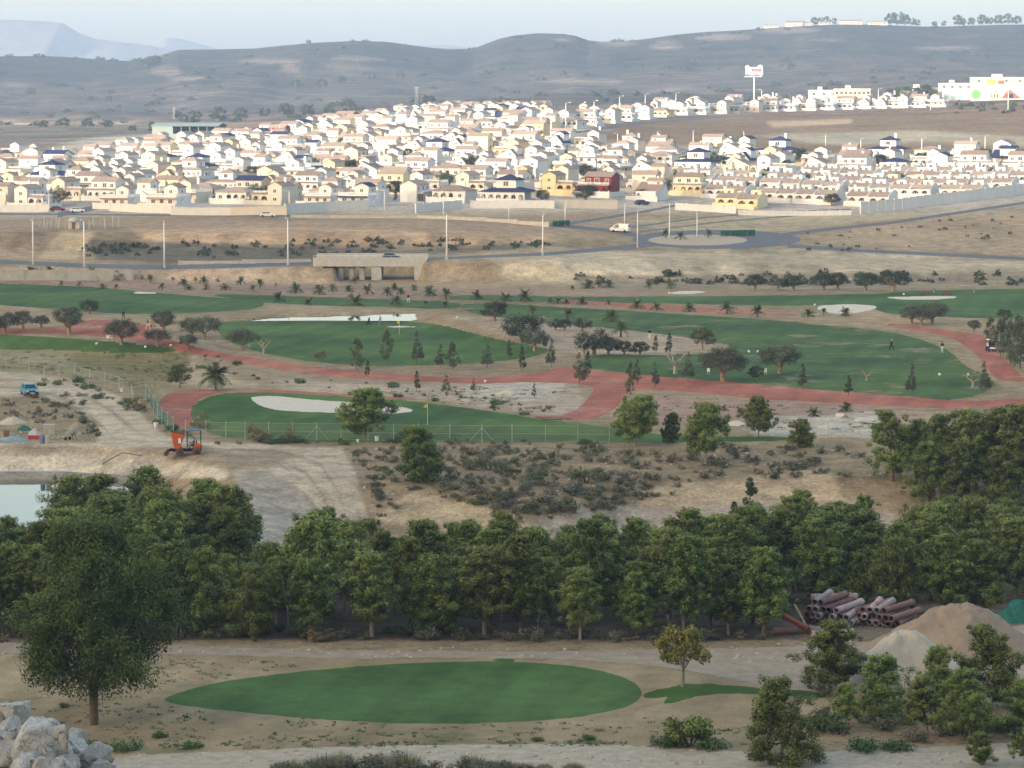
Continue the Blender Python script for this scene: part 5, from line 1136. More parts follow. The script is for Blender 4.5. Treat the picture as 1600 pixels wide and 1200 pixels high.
def kind_single(s):     # single-storey with hip roof and a row of arches
    P = []; B = MB(); B.bx(-5.6, 5.6, -2.2, 4.4, -2.5, 3.1); B.bx(-5.6, 5.6, -4.2, -2.2, -2.5, .12); P.append(('wall', B, 'wall'))
    C = arcade(-2.0, 5.6, -4.3, .12, 2.9, 3); C = arcade(-4.0, -2.2, 5.32, .12, 2.9, 1, .28, C, True); C.bx(-5.6, -2.0, -4.3, -2.2, .12, 3.02); P.append(('arcade', C, 'wall'))
    P.append(('roof', hip_roof(-5.6, 5.6, -4.3, 4.4, 3.2, 1.5), 'roof'))
    W_ = [('window', (1.1, 1.2), (-3.8, -4.32, 1.0), 0), ('window', (1.2, 1.2), (3.6, -2.22, .9), 0), ('door', None, (.2, -2.22, .12), 0), ('window', (1.1, 1.1), (5.62, 1.4, 1.0), 90), ('window', (.8, .8), (5.62, 3.2, 1.2), 90)]
    return P, W_
def kind_wide(s):       # two storeys, ridge across, balcony over an arched porch
    P = []; A, Ar = gable_block(-5.0, 4.2, -1.6, 4.6, -2.5, 8.3, 'x', 1.3); P += [('wall', A, 'wall'), ('roof', Ar, 'roof')]
    B = MB(); B.bx(-5.0, 5.6, -4.2, -1.62, -2.5, .12); B.bx(-5.0, 5.6, -4.2, -1.62, 2.86, 3.05); B.bx(4.22, 5.6, -1.62, 4.4, -2.5, 3.05); P.append(('lower_wall', B, 'wall'))
    C = arcade(-5.0, 5.6, -4.3, .12, 2.74, 4); C = arcade(-4.0, -1.62, 5.34, .12, 2.74, 1, .26, C, True); P.append(('arcade', C, 'wall'))
    P.append(('porch_roof', skirt_roof(-5.3, 5.9, -4.3, -3.6, 3.35, .5, .3), 'roof')); P.append(('balustrade', balustrade([(-4.9, -3.6), (5.4, -3.6), (5.4, 4.2)], 3.05), 'trim'))
    W_ = [('window', (1.4, 1.7), (0, -1.62, 3.5), 0), ('window', (1.1, 1.1), (-3.4, -1.62, 3.9), 0), ('window', (1.1, 1.1), (2.8, -1.62, 3.9), 0), ('window', (1.2, 1.2), (-3.2, -1.62, .9), 0), ('door', None, (0, -1.62, .12), 0), ('window', (1.2, 1.2), (3.0, -1.62, .9), 0), ('window', (.9, 1.0), (4.22, 2.4, 4.0), 90)]
    return P, W_
def kind_slope(s):      # long asymmetric gable front (upper room sliding down to a low eave)
    P = []; A, Ar = gable_block(-4.8, 3.6, -4.0, 4.6, -2.5, 5.4, 'y', 2.7, peak=.30); P += [('wall', A, 'wall'), ('roof', Ar, 'roof')]
    U, Ur = gable_block(-4.4, -.6, -1.4, 4.2, 2.0, 4.2, 'y', .95); P += [('upper_wall', U, 'wall'), ('upper_roof', Ur, 'roof')]
    B = MB(); B.bx(3.62, 6.2, -1.2, 4.2, -2.5, 2.8); B.bx(3.62, 6.2, -3.4, -1.2, -2.5, .12); P.append(('lower_wall', B, 'wall'))
    C = arcade(3.62, 6.2, -3.5, .12, 2.7, 1); C = arcade(-3.2, -1.2, 5.95, .12, 2.7, 1, .24, C, True); P.append(('arcade', C, 'wall')); P.append(('porch_roof', skirt_roof(3.4, 6.5, -3.5, -1.0, 3.5, .45, .6), 'roof'))
    W_ = [('window', (.9, 1.0), (-2.4, -4.02, 3.1), 0), ('window', (1.1, 1.1), (-2.8, -4.02, .8), 0), ('window', (.8, .8), (-2.5, -1.42, 5.0), 0), ('window', (1.0, 1.1), (4.9, -1.22, .9), 0), ('window', (.9, .9), (-.58, 2.6, 5.0), 90)]
    return P, W_
def kind_terrace(s):    # flat-roofed low block with balustrade, small gabled room on top
    P = []; B = MB(); B.bx(-5.2, 5.2, -3.8, 4.4, -2.5, 3.1); P.append(('wall', B, 'wall'))
    U, Ur = gable_block(-1.2, 3.6, -.6, 4.2, 3.1, 2.7, 'y', 1.0); P += [('upper_wall', U, 'wall'), ('upper_roof', Ur, 'roof')]
    P.append(('balustrade', balustrade([(-5.05, 4.2), (-5.05, -3.65), (5.05, -3.65), (5.05, 4.2)], 3.1), 'trim')); P.append(('porch_roof', skirt_roof(-5.2, 5.2, -3.8, -3.75, 2.75, .9, .35), 'roof'))
    ST = MB()
    for i in range(9): ST.bx(5.22, 6.2, -3.6 + i * .55, -3.6 + (i + 1) * .55, -2.5, .34 * (i + 1))
    P.append(('staircase', ST, 'wall'))
    W_ = [('window', (1.3, 1.3), (-3.0, -3.82, .9), 0), ('door', None, (0, -3.82, .1), 0), ('window', (1.3, 1.3), (3.0, -3.82, .9), 0), ('window', (1.0, 1.0), (1.2, -.62, 4.0), 0), ('window', (.8, .9), (3.62, 1.8, 4.1), 90)]
    return P, W_
def kind_villa(s):      # large hipped villa with arcades on two sides and an upper pavilion
    P = []; B = MB(); B.bx(-5.5, 4.6, -2.2, 5.4, -2.5, 3.2); B.bx(-7.2, 6.4, -4.4, -2.2, -2.5, .15); B.bx(4.62, 6.4, -2.2, 5.0, -2.5, .15); P.append(('wall', B, 'wall'))
    C = arcade(-7.2, 6.4, -4.5, .15, 2.9, 6); C = arcade(-4.2, 5.0, 6.14, .15, 2.9, 4, .26, C, True); P.append(('arcade', C, 'wall'))
    P.append(('roof', hip_roof(-7.2, 6.4, -4.5, 5.4, 3.22, 1.6), 'roof'))
    U = MB(); U.bx(-3.6, 2.6, -1.8, 4.4, 3.0, 6.4); P += [('upper_wall', U, 'wall'), ('upper_roof', hip_roof(-3.6, 2.6, -1.8, 4.4, 6.55, 1.5), 'roof')]
    W_ = [('window', (1.5, 1.3), (-.5, -1.82, 4.7), 0), ('window', (1.2, 1.2), (-3.0, -2.22, .9), 0), ('door', None, (0, -2.22, .15), 0), ('window', (1.2, 1.2), (2.6, -2.22, .9), 0), ('window', (1.0, 1.1), (2.62, 1.6, 4.8), 90), ('window', (1.1, 1.1), (4.62, 2, .9), 90)]
    return P, W_
def kind_row(s):        # narrow flat-roofed terrace house with sloping party walls, roof room and a strip of tiles
    P = []; B = MB(); B.bx(-3.1, 3.1, -3.6, 4.6, -2.5, 2.95); P.append(('wall', B, 'wall'))
    M_ = MB()
    for x in (-3.32, 3.1): M_.add([(x, -4.4, -2.5), (x, 5.2, -2.5), (x, 5.2, 3.2), (x, 1.5, 4.6), (x, -1.2, 3.9), (x, -4.4, 2.9)] + [(x + .22, -4.4, -2.5), (x + .22, 5.2, -2.5), (x + .22, 5.2, 3.2), (x + .22, 1.5, 4.6), (x + .22, -1.2, 3.9), (x + .22, -4.4, 2.9)], [(5, 4, 3, 2, 1, 0), (6, 7, 8, 9, 10, 11), (0, 1, 7, 6), (1, 2, 8, 7), (2, 3, 9, 8), (3, 4, 10, 9), (4, 5, 11, 10), (5, 0, 6, 11)])
    P.append(('party_wall', M_, 'wall')); P.append(('roof', skirt_roof(-3.09, 3.09, -3.6, -1.3, 3.75, .75, 1.05), 'roof'))
    U = MB(); U.bx(-2.6, .6, 1.2, 4.4, 2.95, 5.1); P.append(('roof_room', U, 'wall')); P.append(('parapet', balustrade([(.7, 4.4), (3.0, 4.4)], 2.95, .7), 'trim'))
    C = arcade(-3.1, 3.1, -4.45, .1, 2.35, 2); P.append(('arcade', C, 'wall'))
    W_ = [('window', (1.2, 1.2), (1.4, -3.62, .9), 0), ('door', None, (-1.3, -3.62, .1), 0), ('window', (.9, .9), (-1.0, 1.18, 3.6), 0)]
    return P, W_
KINDS = {}
for nm, fn in (('tower', kind_tower), ('single', kind_single), ('wide', kind_wide), ('slope', kind_slope), ('terrace', kind_terrace), ('villa', kind_villa), ('row', kind_row)):
    for s in (1, -1):
        P, W_ = fn(s)
        ch = MB(); ch.bx(-.35, .35, -.3, .3, -1.2, 1.0); ch.bx(-.45, .45, -.4, .4, 1.0, 1.15)
        KINDS[nm, s] = ([(a, flip(b, s).mesh(a), c) for a, b, c in P], W_, ch.mesh('chimney'))
GW = MB(); GW.bx(-6.6, 6.6, -6.75, -6.6, -2.5, 1.15); GW.bx(-6.6, 6.6, -6.78, -6.57, 1.15, 1.25); GW.bx(6.45, 6.6, -6.6, 5, -2.5, 1.1)
for i in range(5): GW.bx(-6.6 + 3.2 * i, -6.3 + 3.2 * i, -6.82, -6.53, -2.5, 1.5)
GWM = GW.mesh('garden_wall')
GWR = MB(); GWR.bx(-3.3, 3.3, -7.5, -7.35, -2.5, 1.2); GWRM = GWR.mesh('garden_wall')
WORDS = {'tower': 'two-storey house with gabled tower room', 'single': 'single-storey house with arched porch', 'wide': 'two-storey house with balcony', 'slope': 'house with long sloping gable', 'terrace': 'flat-roofed house with rooftop room', 'villa': 'big arcaded villa', 'row': 'narrow terrace house'}
HS = 0.86
def house(kind, p, rz, wall, roof, label, group, s=1, sc=HS, gw=True, chim=True):
    e = empty('house' if kind != 'row' else 'terrace_house', p, rz, sc); tag(e, label, 'house', group)
    parts, W_, ch = KINDS[kind, s]; wm_, rm_ = WALLS[wall], ROOFS[roof]
    cls = {'wall': wm_, 'roof': rm_, 'trim': TRIM}
    made = {a: ob(a, me, cls[c], e) for a, me, c in parts}
    for nm, sz, loc, r in W_:
        me = win_mesh(*sz) if sz else door_mesh(); ob(nm, me, None, e, (loc[0] * s, loc[1], loc[2]), (0, 0, R(r * s)))
    if gw: ob('garden_wall', GWM if kind != 'row' else GWRM, WALLS['white' if wall in ('white', 'red', 'pink') else wall], e)
    if chim: ob('chimney', ch, TRIM, made.get('upper_roof', made.get('roof', e)), ((-2.5 if kind != 'tower' else -3.6) * s, 1.8, {'tower': 7.0, 'single': 4.4, 'wide': 7.0, 'slope': 6.6, 'terrace': 6.6, 'villa': 7.9, 'row': 4.6}[kind]))
    return e
FARV, FARF, FARM, FARMATS = [], [], [], []
def house_far(kind, p, rz, wall, roof, s=1, sc=HS):
    """the same house added to the single mass of the smallest, farthest houses"""
    parts, W_, ch = KINDS[kind, s]; M0 = Matrix.Translation(Vector(p)) @ Matrix.Rotation(rz, 4, 'Z') @ Matrix.Scale(sc, 4)
    cls = {'wall': WALLS[wall], 'roof': ROOFS[roof], 'trim': TRIM}
    items = [(me, cls[c], M0) for a, me, c in parts] + [(GWM, WALLS['white'], M0)]
    for nm, sz, loc, r in W_:
        me = win_mesh(*sz) if sz else door_mesh(); items.append((me, None, M0 @ Matrix.Translation(Vector((loc[0] * s, loc[1], loc[2]))) @ Matrix.Rotation(R(r * s), 4, 'Z')))
    for me, mt, M_ in items:
        k = len(FARV)
        for v in me.vertices: FARV.append(M_ @ v.co)
        for pl in me.polygons:
            m_ = mt or me.materials[pl.material_index]
            if m_ not in FARMATS: FARMATS.append(m_)
            FARF.append(tuple(i + k for i in pl.vertices)); FARM.append(FARMATS.index(m_))
T1 = np.array([(-40, 322), (-40, 246), (60, 246), (130, 246), (200, 238), (255, 228), (330, 224), (420, 214), (470, 204), (520, 196), (600, 186), (700, 176), (760, 168), (850, 176), (870, 205), (860, 222), (1000, 232), (1100, 234), (1200, 240), (1330, 248), (1450, 246), (1640, 250), (1640, 296), (1500, 309), (1330, 324), (1180, 326), (1060, 314), (960, 318), (730, 318), (600, 322), (350, 326), (200, 326), (80, 324)], float)
T2 = np.array([(850, 176), (960, 166), (1100, 156), (1200, 156), (1330, 158), (1440, 158), (1450, 168), (1330, 172), (1200, 176), (1060, 180), (900, 198), (860, 205)], float)
ST1 = np.array([(95, 336), (180, 319), (300, 290), (360, 276)], float)
A0 = R(-24); ca, sa = math.cos(A0), math.sin(A0)
lots = []
rowv = []; v = 560.0; k = 0
while v < 1700: rowv.append(v); v += (22.0 if k % 2 else 30.0); k += 1
for ri, v in enumerate(rowv):
    for ui in range(-70, 70):
        u = ui * 13.4 + (ri % 3) * 4.1 + 1.2 * math.sin(ri * 7 + ui * 3)
        x, y = u * ca - v * sa, u * sa + v * ca
        if y < 720 or y > 1420 or abs(x) > 0.2 * y: continue
        z = gz(x, y); px, py = proj(x, y, z)
        q1 = poly_px_dist(np.array([px]), np.array([py]), T1)[0]; q2 = poly_px_dist(np.array([px]), np.array([py]), T2)[0]
        if q1 > 0 and q2 > 0: continue
        if min(abs(py - np.interp(px, ST1[:, 0], ST1[:, 1])) if 90 < px < 365 else 99, 99) < 7: continue
        if px < -25 or px > 1628: continue
        lots.append((ri, px, py, x, y, z))
rows_ = sorted(set(l[0] for l in lots))
RED = [(912, 303), (434, 218), (545, 200), (560, 330)]; NAVYV = [(822, 318), (95, 285), (690, 245), (1065, 270), (320, 272), (1235, 250)]
NEARRED = {min(range(len(lots)), key=lambda i: math.hypot(lots[i][1] - a, 2.5 * (lots[i][2] - b))): 1 for a, b in RED[:3]}
NEARNAVY = {min(range(len(lots)), key=lambda i: math.hypot(lots[i][1] - a, 2.5 * (lots[i][2] - b))): 1 for a, b in NAVYV}
skip = set()
for i in NEARNAVY:
    for j in range(len(lots)):
        if j != i and math.hypot(lots[j][3] - lots[i][3], lots[j][4] - lots[i][4]) < 13.5: skip.add(j)
INT2 = [poly_px_dist(np.array([l[1]]), np.array([l[2]]), T2)[0] < 0 for l in lots]
FARSET = set(sorted([i for i in range(len(lots)) if i not in NEARRED and i not in NEARNAVY and not INT2[i]], key=lambda i: -lots[i][4])[:135])
for i in range(len(lots)):
    if INT2[i]: skip.add(i)

hr = random.Random(5)
byrow = {}
for i, l in enumerate(lots): byrow.setdefault(l[0], []).append(i)
DRAW = {}
for r_, ids in byrow.items():
    ids.sort(key=lambda i: lots[i][1])
    for n_, i in enumerate(ids): DRAW[i] = n_
HOUSES = []
def corner_free(i): return True
for i, (ri, px, py, x, y, z) in enumerate(lots):
    if i in skip: continue
    rown = ordn(rows_.index(ri)); n_ = DRAW[i]
    roof = hr.choices(['terracotta', 'tan', 'navy'], [5, 4, .55])[0]
    wall = hr.choices(['white', 'cream', 'yellow', 'ochre', 'peach'], [64, 14, 10, 4, 5])[0]
    kind = hr.choices(['tower', 'single', 'wide', 'slope', 'terrace', 'villa'], [27, 14, 15, 22, 20, 3])[0]
    if px > 1080 and py > 276 and i not in NEARNAVY: kind = 'row'; wall = hr.choices(['white', 'cream', 'yellow'], [12, 1, 1])[0]; roof = hr.choice(['terracotta', 'tan'])
    if i in NEARRED: kind, wall, roof = 'wide', 'red', 'tan'
    if i in NEARNAVY: kind, wall, roof = 'villa', 'white', 'navy'
    rz = A0 + hr.uniform(-.05, .05) + (hr.choice([0, 0, 0, 0, math.pi / 2, -math.pi / 2]) if kind not in ('row', 'villa') and i not in NEARRED else 0)
    roofw = {'terracotta': 'terracotta', 'tan': 'tan-tiled', 'navy': 'navy-tiled'}[roof]
    lab = f"{wall} {WORDS[kind]}, {ordn(n_)} from left in town row {rown} up"
    if i in NEARRED: lab = f"dark red two-storey house with white balcony, {ordn(n_)} from left in row {rown}"
    if i in NEARNAVY: lab = f"big white arcaded villa with navy roof, {ordn(n_)} from left in row {rown}"
    if i in FARSET:
        house_far(kind, (x, y, z), rz, wall, roof, hr.choice([1, -1])); HOUSES.append((x, y))
    elif kind == 'row':
        # pairs of narrow units fill one lot
        for q, off in enumerate((-3.05, 3.05)):
            xx, yy = x + off * ca, y + off * sa
            house('row', (xx, yy, gz(xx, yy)), A0, wall, roof, f"{wall} narrow terrace house, {'left' if q == 0 else 'right'} of pair {ordn(n_)} in town row {rown}", 'terrace houses at the lower right of the town', s=hr.choice([1, -1]), sc=.92, chim=hr.random() < .4)
            HOUSES.append((xx, yy))
    else:
        house(kind, (x, y, z + hr.uniform(0, .5)), rz, wall, roof, lab, 'houses of the hillside town', s=hr.choice([1, -1]), sc=HS * hr.uniform(.93, 1.06) * (1.08 if i in NEARNAVY else 1), chim=hr.random() < .55)
        HOUSES.append((x, y))
# the bright strip of villas along the upper road
for r_ in range(3):
    for k in range(22):
        px = 862 + 28.5 * k + (r_ % 2) * 13 + hr.uniform(-4, 4); yb = np.interp(px, [860, 960, 1060, 1200, 1330, 1480], [205, 192, 181, 176, 172, 168]) - (1.5, 7.5, 13)[r_]
        if px > 1490 or (r_ == 2 and (px > 1240 or k % 2)): continue
        p = G(px, yb)
        if any((p.x - a) ** 2 + (p.y - b) ** 2 < 8.5 ** 2 for a, b in HOUSES): continue
        kind = hr.choices(['tower', 'single', 'wide', 'slope', 'terrace'], [27, 12, 17, 20, 22])[0]; wall = hr.choices(['white', 'cream', 'yellow'], [62, 26, 10])[0]
        house(kind, p, A0 + hr.uniform(-.1, .1), wall, hr.choice(['terracotta', 'tan']), f"{wall} {WORDS[kind]}, {ordn(k)} from left, {['front', 'middle', 'back'][r_]} row of upper strip", 'villas of the upper strip', s=hr.choice([1, -1]), sc=HS * 1.05, chim=hr.random() < .5); HOUSES.append((p.x, p.y))
# the smallest, farthest houses beyond the first 290 stand in one mass
mf = bpy.data.meshes.new('far_houses'); mf.from_pydata([tuple(v) for v in FARV], [], FARF)
for m_ in FARMATS: mf.materials.append(m_)
mf.polygons.foreach_set('material_index', FARM); mf.update()
tag(ob('far_houses', mf), 'mass of small white houses along the far upper edge of the town', 'houses', kind='stuff')
print('houses', len(HOUSES), 'rows', len(rows_))
# ================================================================ ROADS, BRIDGE, WALLS, LAMPS, BUILDINGS OUTSIDE THE TOWN
CONC = simple('concrete', (0.45, 0.45, 0.43), 0.9, 0.18, 0.8); CONCD = simple('stained_concrete', (0.36, 0.34, 0.30), 0.9, 0.25, 0.5)
GALV = simple('galvanised_steel', (0.62, 0.63, 0.63), 0.5, 0.08, 2.0, metal=0.2); WHITEM = simple('white_paint', (0.80, 0.80, 0.78), 0.5, 0.05)
BLACKR = simple('black_rubber', (0.03, 0.03, 0.03), 0.9, 0.2, 6); GREENP = simple('green_plastic', (0.02, 0.10, 0.06), 0.5, 0.1)
def wall_run(name, pts, h, t, mat, label, cat='wall', pil=3.0, group=None, cap=True):
    """wall following the ground along photo points"""
    P = [G(a, b) for a, b in pts]; o0 = P[0]; e = empty(name, o0); tag(e, label, cat, group)
    mb = MB(); pm = MB(); cm = MB()
    for a, b in zip(P[:-1], P[1:]):
        L = (b - a).xy.length; n = max(1, int(L / pil)); ang = math.atan2(b.y - a.y, b.x - a.x)
        for i in range(n):
            p = a.lerp(b, i / n); q = a.lerp(b, (i + 1) / n); m_ = (p + q) / 2 - o0; z = max(gz(p.x, p.y), gz(q.x, q.y)) - o0.z
            mb.box((m_.x, m_.y, z + h / 2 - 1.0), (L / n + .001, t, h + 2.0), ang)
            cm.box((m_.x, m_.y, z + h + .05), (L / n - .05, t + .12, .1), ang)
            pm.box((p.x - o0.x, p.y - o0.y, z + h / 2 - .9), (.4, t + .16, h + 2.2), ang)
    mb.build('panel_run', mat, e); pm.build('pillars', mat, e)
    if cap: cm.build('coping', mat, e)
    return e
for pts, h, m_, l in [([(-20, 331), (77, 331)], 1.9, 'white', 'white garden wall at the far left front of the town'), ([(172, 330), (270, 334)], 2.0, 'white', 'white pillared wall right of the town street'), ([(268, 336), (362, 336.5)], 2.0, 'white', 'long white wall along the front road'), ([(362, 336.5), (448, 336)], 2.0, 'cream', 'cream wall along the front road'),
        ([(446, 335), (510, 331), (575, 328)], 2.6, 'white', 'high white wall rising along the front road'), ([(650, 333), (722, 326)], 2.2, 'white', 'white wall climbing beside the side street'), ([(736, 326), (866, 326)], 2.0, 'white', 'long white wall in front of the navy-roofed villa'), ([(868, 325), (965, 326)], 2.2, 'cream', 'pale wall below the red house'),
        ([(1056, 328), (1110, 331), (1150, 334)], 1.7, 'white', 'white wall before the arched terrace houses'), ([(1155, 336), (1330, 336)], 1.2, 'white', 'low white wall before the terrace row'), ([(1345, 334), (1410, 328), (1560, 309), (1640, 299)], 3.0, 'white', 'long plain white wall of the back yards along the right road')]:
    wall_run('garden_wall', pts, h, .25, WALLS[m_], l, group='walls along the front of the town')
wall_run('retaining_wall', [(-25, 438), (100, 438), (208, 437)], 2.1, .5, simple('grey_concrete', (.36, .365, .345), .9, .2, .6), 'grey concrete retaining wall below the main road at left', pil=6)
wall_run('parapet', [(280, 414), (380, 412), (486, 409)], .55, .25, CONC, 'low concrete parapet along the road left of the bridge', pil=8)
wall_run('kerb_wall', [(455, 340), (650, 341)], .7, .3, CONC, 'low concrete kerb wall along the upper road, left piece', pil=8); wall_run('kerb_wall', [(650, 341), (760, 346), (858, 355)], .7, .3, CONC, 'low concrete kerb wall along the upper road, right piece', pil=8)
# bridge over the underpass
zb = 4.35; br = empty('road_bridge', (-29, 620, 0)); tag(br, 'grey concrete road bridge with three piers over the underpass', 'bridge')
def bp(name, mb, mat=CONC): return mb.build(name, mat, br)
mb = MB(); mb.bx(-14.4, 10.4, .4, 11, zb - 1.25, zb - .02); bp('deck', mb)
mb = MB(); mb.bx(-14.4, 10.4, .0, .38, zb - 1.35, zb + .62); mb.bx(-14.4, 10.4, -.12, 0, zb - 1.35, zb - .55); bp('parapet', mb)
mb = MB(); mb.bx(-14.4, 10.4, 11.02, 11.4, zb - 1.25, zb + .9); bp('parapet', mb)
rl = MB(); rl.bx(-14.4, 10.4, .12, .26, zb + .95, zb + 1.02)
for i in range(14): rl.bx(-14.3 + i * 1.88, -14.22 + i * 1.88, .14, .24, zb + .62, zb + .95)
bp('railing', rl, GALV)
for x in (-8.4, -6.1, -3.8):
    mb = MB(); mb.box((x, 2.2, 1.5), (1.1, 2.4, 4.6)); bp('pier', mb, CONCD)
mb = MB(); mb.bx(-9.4, -2.4, .9, 3.6, zb - 1.6, zb - 1.27); bp('pier_cap', mb, CONCD)
mb = MB(); mb.bx(-1.7, .5, .2, 10.5, -1, zb - 1.27); bp('wall_pier', mb)
mb = MB(); mb.bx(7.9, 10.4, .5, 11, -1, zb - 1.27); mb.bx(7.7, 10.7, -.4, .45, -1, zb - 1.37); bp('abutment', mb)
mb = MB(); mb.add([(-14.5, .3, -1), (-9.8, .3, -1), (-14.5, .3, zb - 1.3), (-12.5, .3, zb - 1.3)] + [(-14.5, 10, -1), (-9.8, 10, -1), (-14.5, 10, zb - 1.3), (-12.5, 10, zb - 1.3)], [(0, 1, 3, 2), (4, 6, 7, 5), (1, 5, 7, 3), (2, 3, 7, 6), (0, 2, 6, 4)]); bp('abutment', mb)
# street lamps
lp = MB(); lp.tube([(0, 0, -.3), (0, 0, 5), (0, 0, 9.6)], [.20, .16, .12], 8); LAMP_P = lp.mesh('pole', (WHITEM,), True)
lh = MB(); lh.tube([(0, 0, 9.5), (0, -.3, 9.85), (0, -1.1, 10.0)], [.055, .05, .045], 6); LAMP_A = lh.mesh('arm', (GALV,), True)
lk = MB(); lk.box((0, -1.35, 9.98), (.32, .75, .16), taper=.8); LAMP_H = lk.mesh('lamp_head', (WHITEM,))
lb = MB(); lb.box((0, 0, .1), (.5, .5, .5)); LAMP_B = lb.mesh('base', (CONC,))
def lamp(x, b, t_, label, group, rz=0):
    p = G(x, b); h = px_height(p, t_, b); e = empty('street_lamp', p, rz, (1, 1, 1)); s = h / 10.0; e.scale = (max(s, .85), max(s, .85), s); tag(e, label, 'street lamp', group)
    ob('pole', LAMP_P, None, e); am = ob('arm', LAMP_A, None, e); ob('lamp_head', LAMP_H, None, am); ob('base', LAMP_B, None, e)
for k, (x, b, t_) in enumerate([(52, 413, 343), (132, 417, 343), (257, 418, 345), (450, 414, 340), (698, 405, 332), (848, 399, 334), (996, 387, 330), (1046, 373, 318), (1089, 371, 330), (883, 353, 315), (693, 340, 310), (795, 346, 316), (976, 355, 318)]):
    lamp(x, b, t_, f'tall pale street lamp, {ordn(k)} of the main road lamps', 'street lamps of the main road', rz=random.uniform(-.4, .4))
for k, (x, b, t_) in enumerate(sorted([(77, 331, 300), (187, 325, 297), (121, 300, 270), (250, 318, 285), (363, 300, 270), (452, 322, 298), (601, 330, 298), (484, 270, 240), (370, 232, 202), (437, 222, 195), (536, 205, 180), (657, 195, 168), (745, 185, 162), (884, 205, 160), (928, 198, 157), (968, 190, 150), (1008, 178, 147), (1056, 178, 145), (1190, 172, 140), (1290, 228, 210), (1345, 235, 216), (1440, 250, 215), (1539, 240, 212), (1572, 255, 225), (1162, 232, 205), (1083, 232, 204), (1027, 230, 205), (965, 235, 208), (898, 228, 203), (1372, 170, 138), (1454, 172, 150), (1575, 172, 132)])):
    lamp(x, b, t_, f'thin street lamp among the houses, {ordn(k)} from left in the town', 'street lamps inside the town', rz=random.uniform(-2, 2))
# lattice pylons on the plain
def pylon(x, b, t_, label):
    p = G(x, b); h = px_height(p, t_, b); e = empty('lattice_pylon', p); tag(e, label, 'pylon'); mb = MB(); w = h * .09
    for sx in (-1, 1):
        for sy in (-1, 1): mb.tube([(sx * w, sy * w, -1), (sx * w * .25, sy * w * .25, h * .75), (0, 0, h)], [.12, .09, .06], 4)
    for i in range(7):
        z0, z1 = h * .72 * i / 7, h * .72 * (i + 1) / 7; a, b_ = w * (1 - .75 * i / 7), w * (1 - .75 * (i + 1) / 7)
        for sy in (-1, 1): mb.tube([(-a, sy * a, z0), (b_, sy * b_, z1)], .06, 3); mb.tube([(a, sy * a, z0), (-b_, sy * b_, z1)], .06, 3)
    mb.build('lattice', CONCD, e); m2 = MB()
    for z in (.72, .84, .95): m2.bx(-h * .11, h * .11, -.15, .15, h * z, h * z + .3)
    m2.build('cross_arms', CONCD, e)
pylon(651, 166, 136, 'faint lattice pylon behind the town'); pylon(272, 186, 168, 'fainter small lattice pylon on the plain')
# metal barn
barn = empty('metal_barn', atD(294, 1330), R(-8), 1.2); tag(barn, 'long pale green metal barn with open dark side behind the town', 'barn'); BM = simple('pale_green_sheet', (0.27, 0.34, 0.32), 0.5, 0.08, 1.0); BD = simple('dark_interior', (0.04, 0.04, 0.05), 0.9, 0.1)
mb = MB(); mb.bx(-13, -5, -5, 9, -3, 4.6); mb.bx(-5, 13, -5, -4.8, -3, 1.6); mb.bx(12.8, 13, -5, 9, -3, 4.3); mb.bx(-5, 13, 8.8, 9, -3, 4.6); mb.build('wall', BM, barn)
A, Ar = gable_block(-13, 13, -5, 9, 4.4, .2, 'x', 1.1, ov=.5); Ar.build('roof', BM, barn); mb = MB(); mb.bx(-5, 12.6, 2.0, 2.2, -3, 4.3); mb.build('inner_wall', BD, barn)
for i in range(6): mb = MB(); mb.bx(-5 + 3.4 * i, -4.75 + 3.4 * i, -4.95, -4.7, 1.6, 4.3); mb.build('post', BM, barn)
# billboard on a mast
p = G(1178, 172); h = px_height(p, 103, 172); bb = empty('billboard', p, R(-6)); tag(bb, 'white billboard with red lettering on a tall mast above the town', 'billboard'); sc_ = F / p.y
wv = 27 / sc_; hv = 13.5 / sc_; z0 = h - 16 / sc_
mb = MB(); mb.tube([(0, 0, -1), (0, 0, z0)], .32, 10); mb.build('mast', WHITEM, bb, smooth=True)
mb = MB(); mb.bx(-wv / 2, wv / 2, -.25, .25, z0, z0 + hv); pn = mb.build('panel', WHITEM, bb)
mb = MB(); mb.lathe([(2.6 * .55, -.24), (2.6 * .55, .24)], (wv * .33, 0, z0 + hv * .95), 24, axis='y'); mb.build('disc', WHITEM, bb)
mb = MB(); mb.lathe([(1.2, -.22), (1.2, .22)], (-wv * .4, 0, z0 + hv), 20, axis='y'); mb.build('small_disc', simple('pale_pink', (0.75, 0.42, 0.42), .6, .05), bb)
BL = simple('sign_blue', (0.10, 0.20, 0.34), 0.6, 0.1); RD = simple('sign_red', (0.62, 0.06, 0.08), 0.6, 0.1)
mb = MB(); n_ = 14
top = [(-wv / 2 + wv * i / n_, z0 + hv * (.16 + .07 * math.sin(i * .9))) for i in range(n_ + 1)]; mb.add([(a, -.28, b) for a, b in top] + [(a, -.28, z0 + .02) for a, b in top], [(n_ + 1 + i, n_ + 2 + i, i + 1, i) for i in range(n_)]); mb.build('blue_wave', BL, bb)
mb = MB(); mb.bx(-wv / 2 - .8, wv / 2 - .6, -.9, -.3, z0 - .5, z0 - .25); mb.build('catwalk', WHITEM, bb)
mb = MB()                                     # red block lettering and the slanted strokes of the mark at left
for i in range(6): a = -wv * .14 + i * wv * .096; mb.bx(a, a + wv * .075, -.29, -.26, z0 + hv * .48, z0 + hv * .82)
mb.build('lettering', RD, bb); mb = MB()
for i in range(3): a = -wv * .40 + i * wv * .065; mb.add([(a, -.29, z0 + hv * .75), (a + .25, -.29, z0 + hv * .75), (a + .55, -.29, z0 + hv * .42), (a + .3, -.29, z0 + hv * .42)], [(3, 2, 1, 0)])
mb.build('emblem', CONCD, bb)
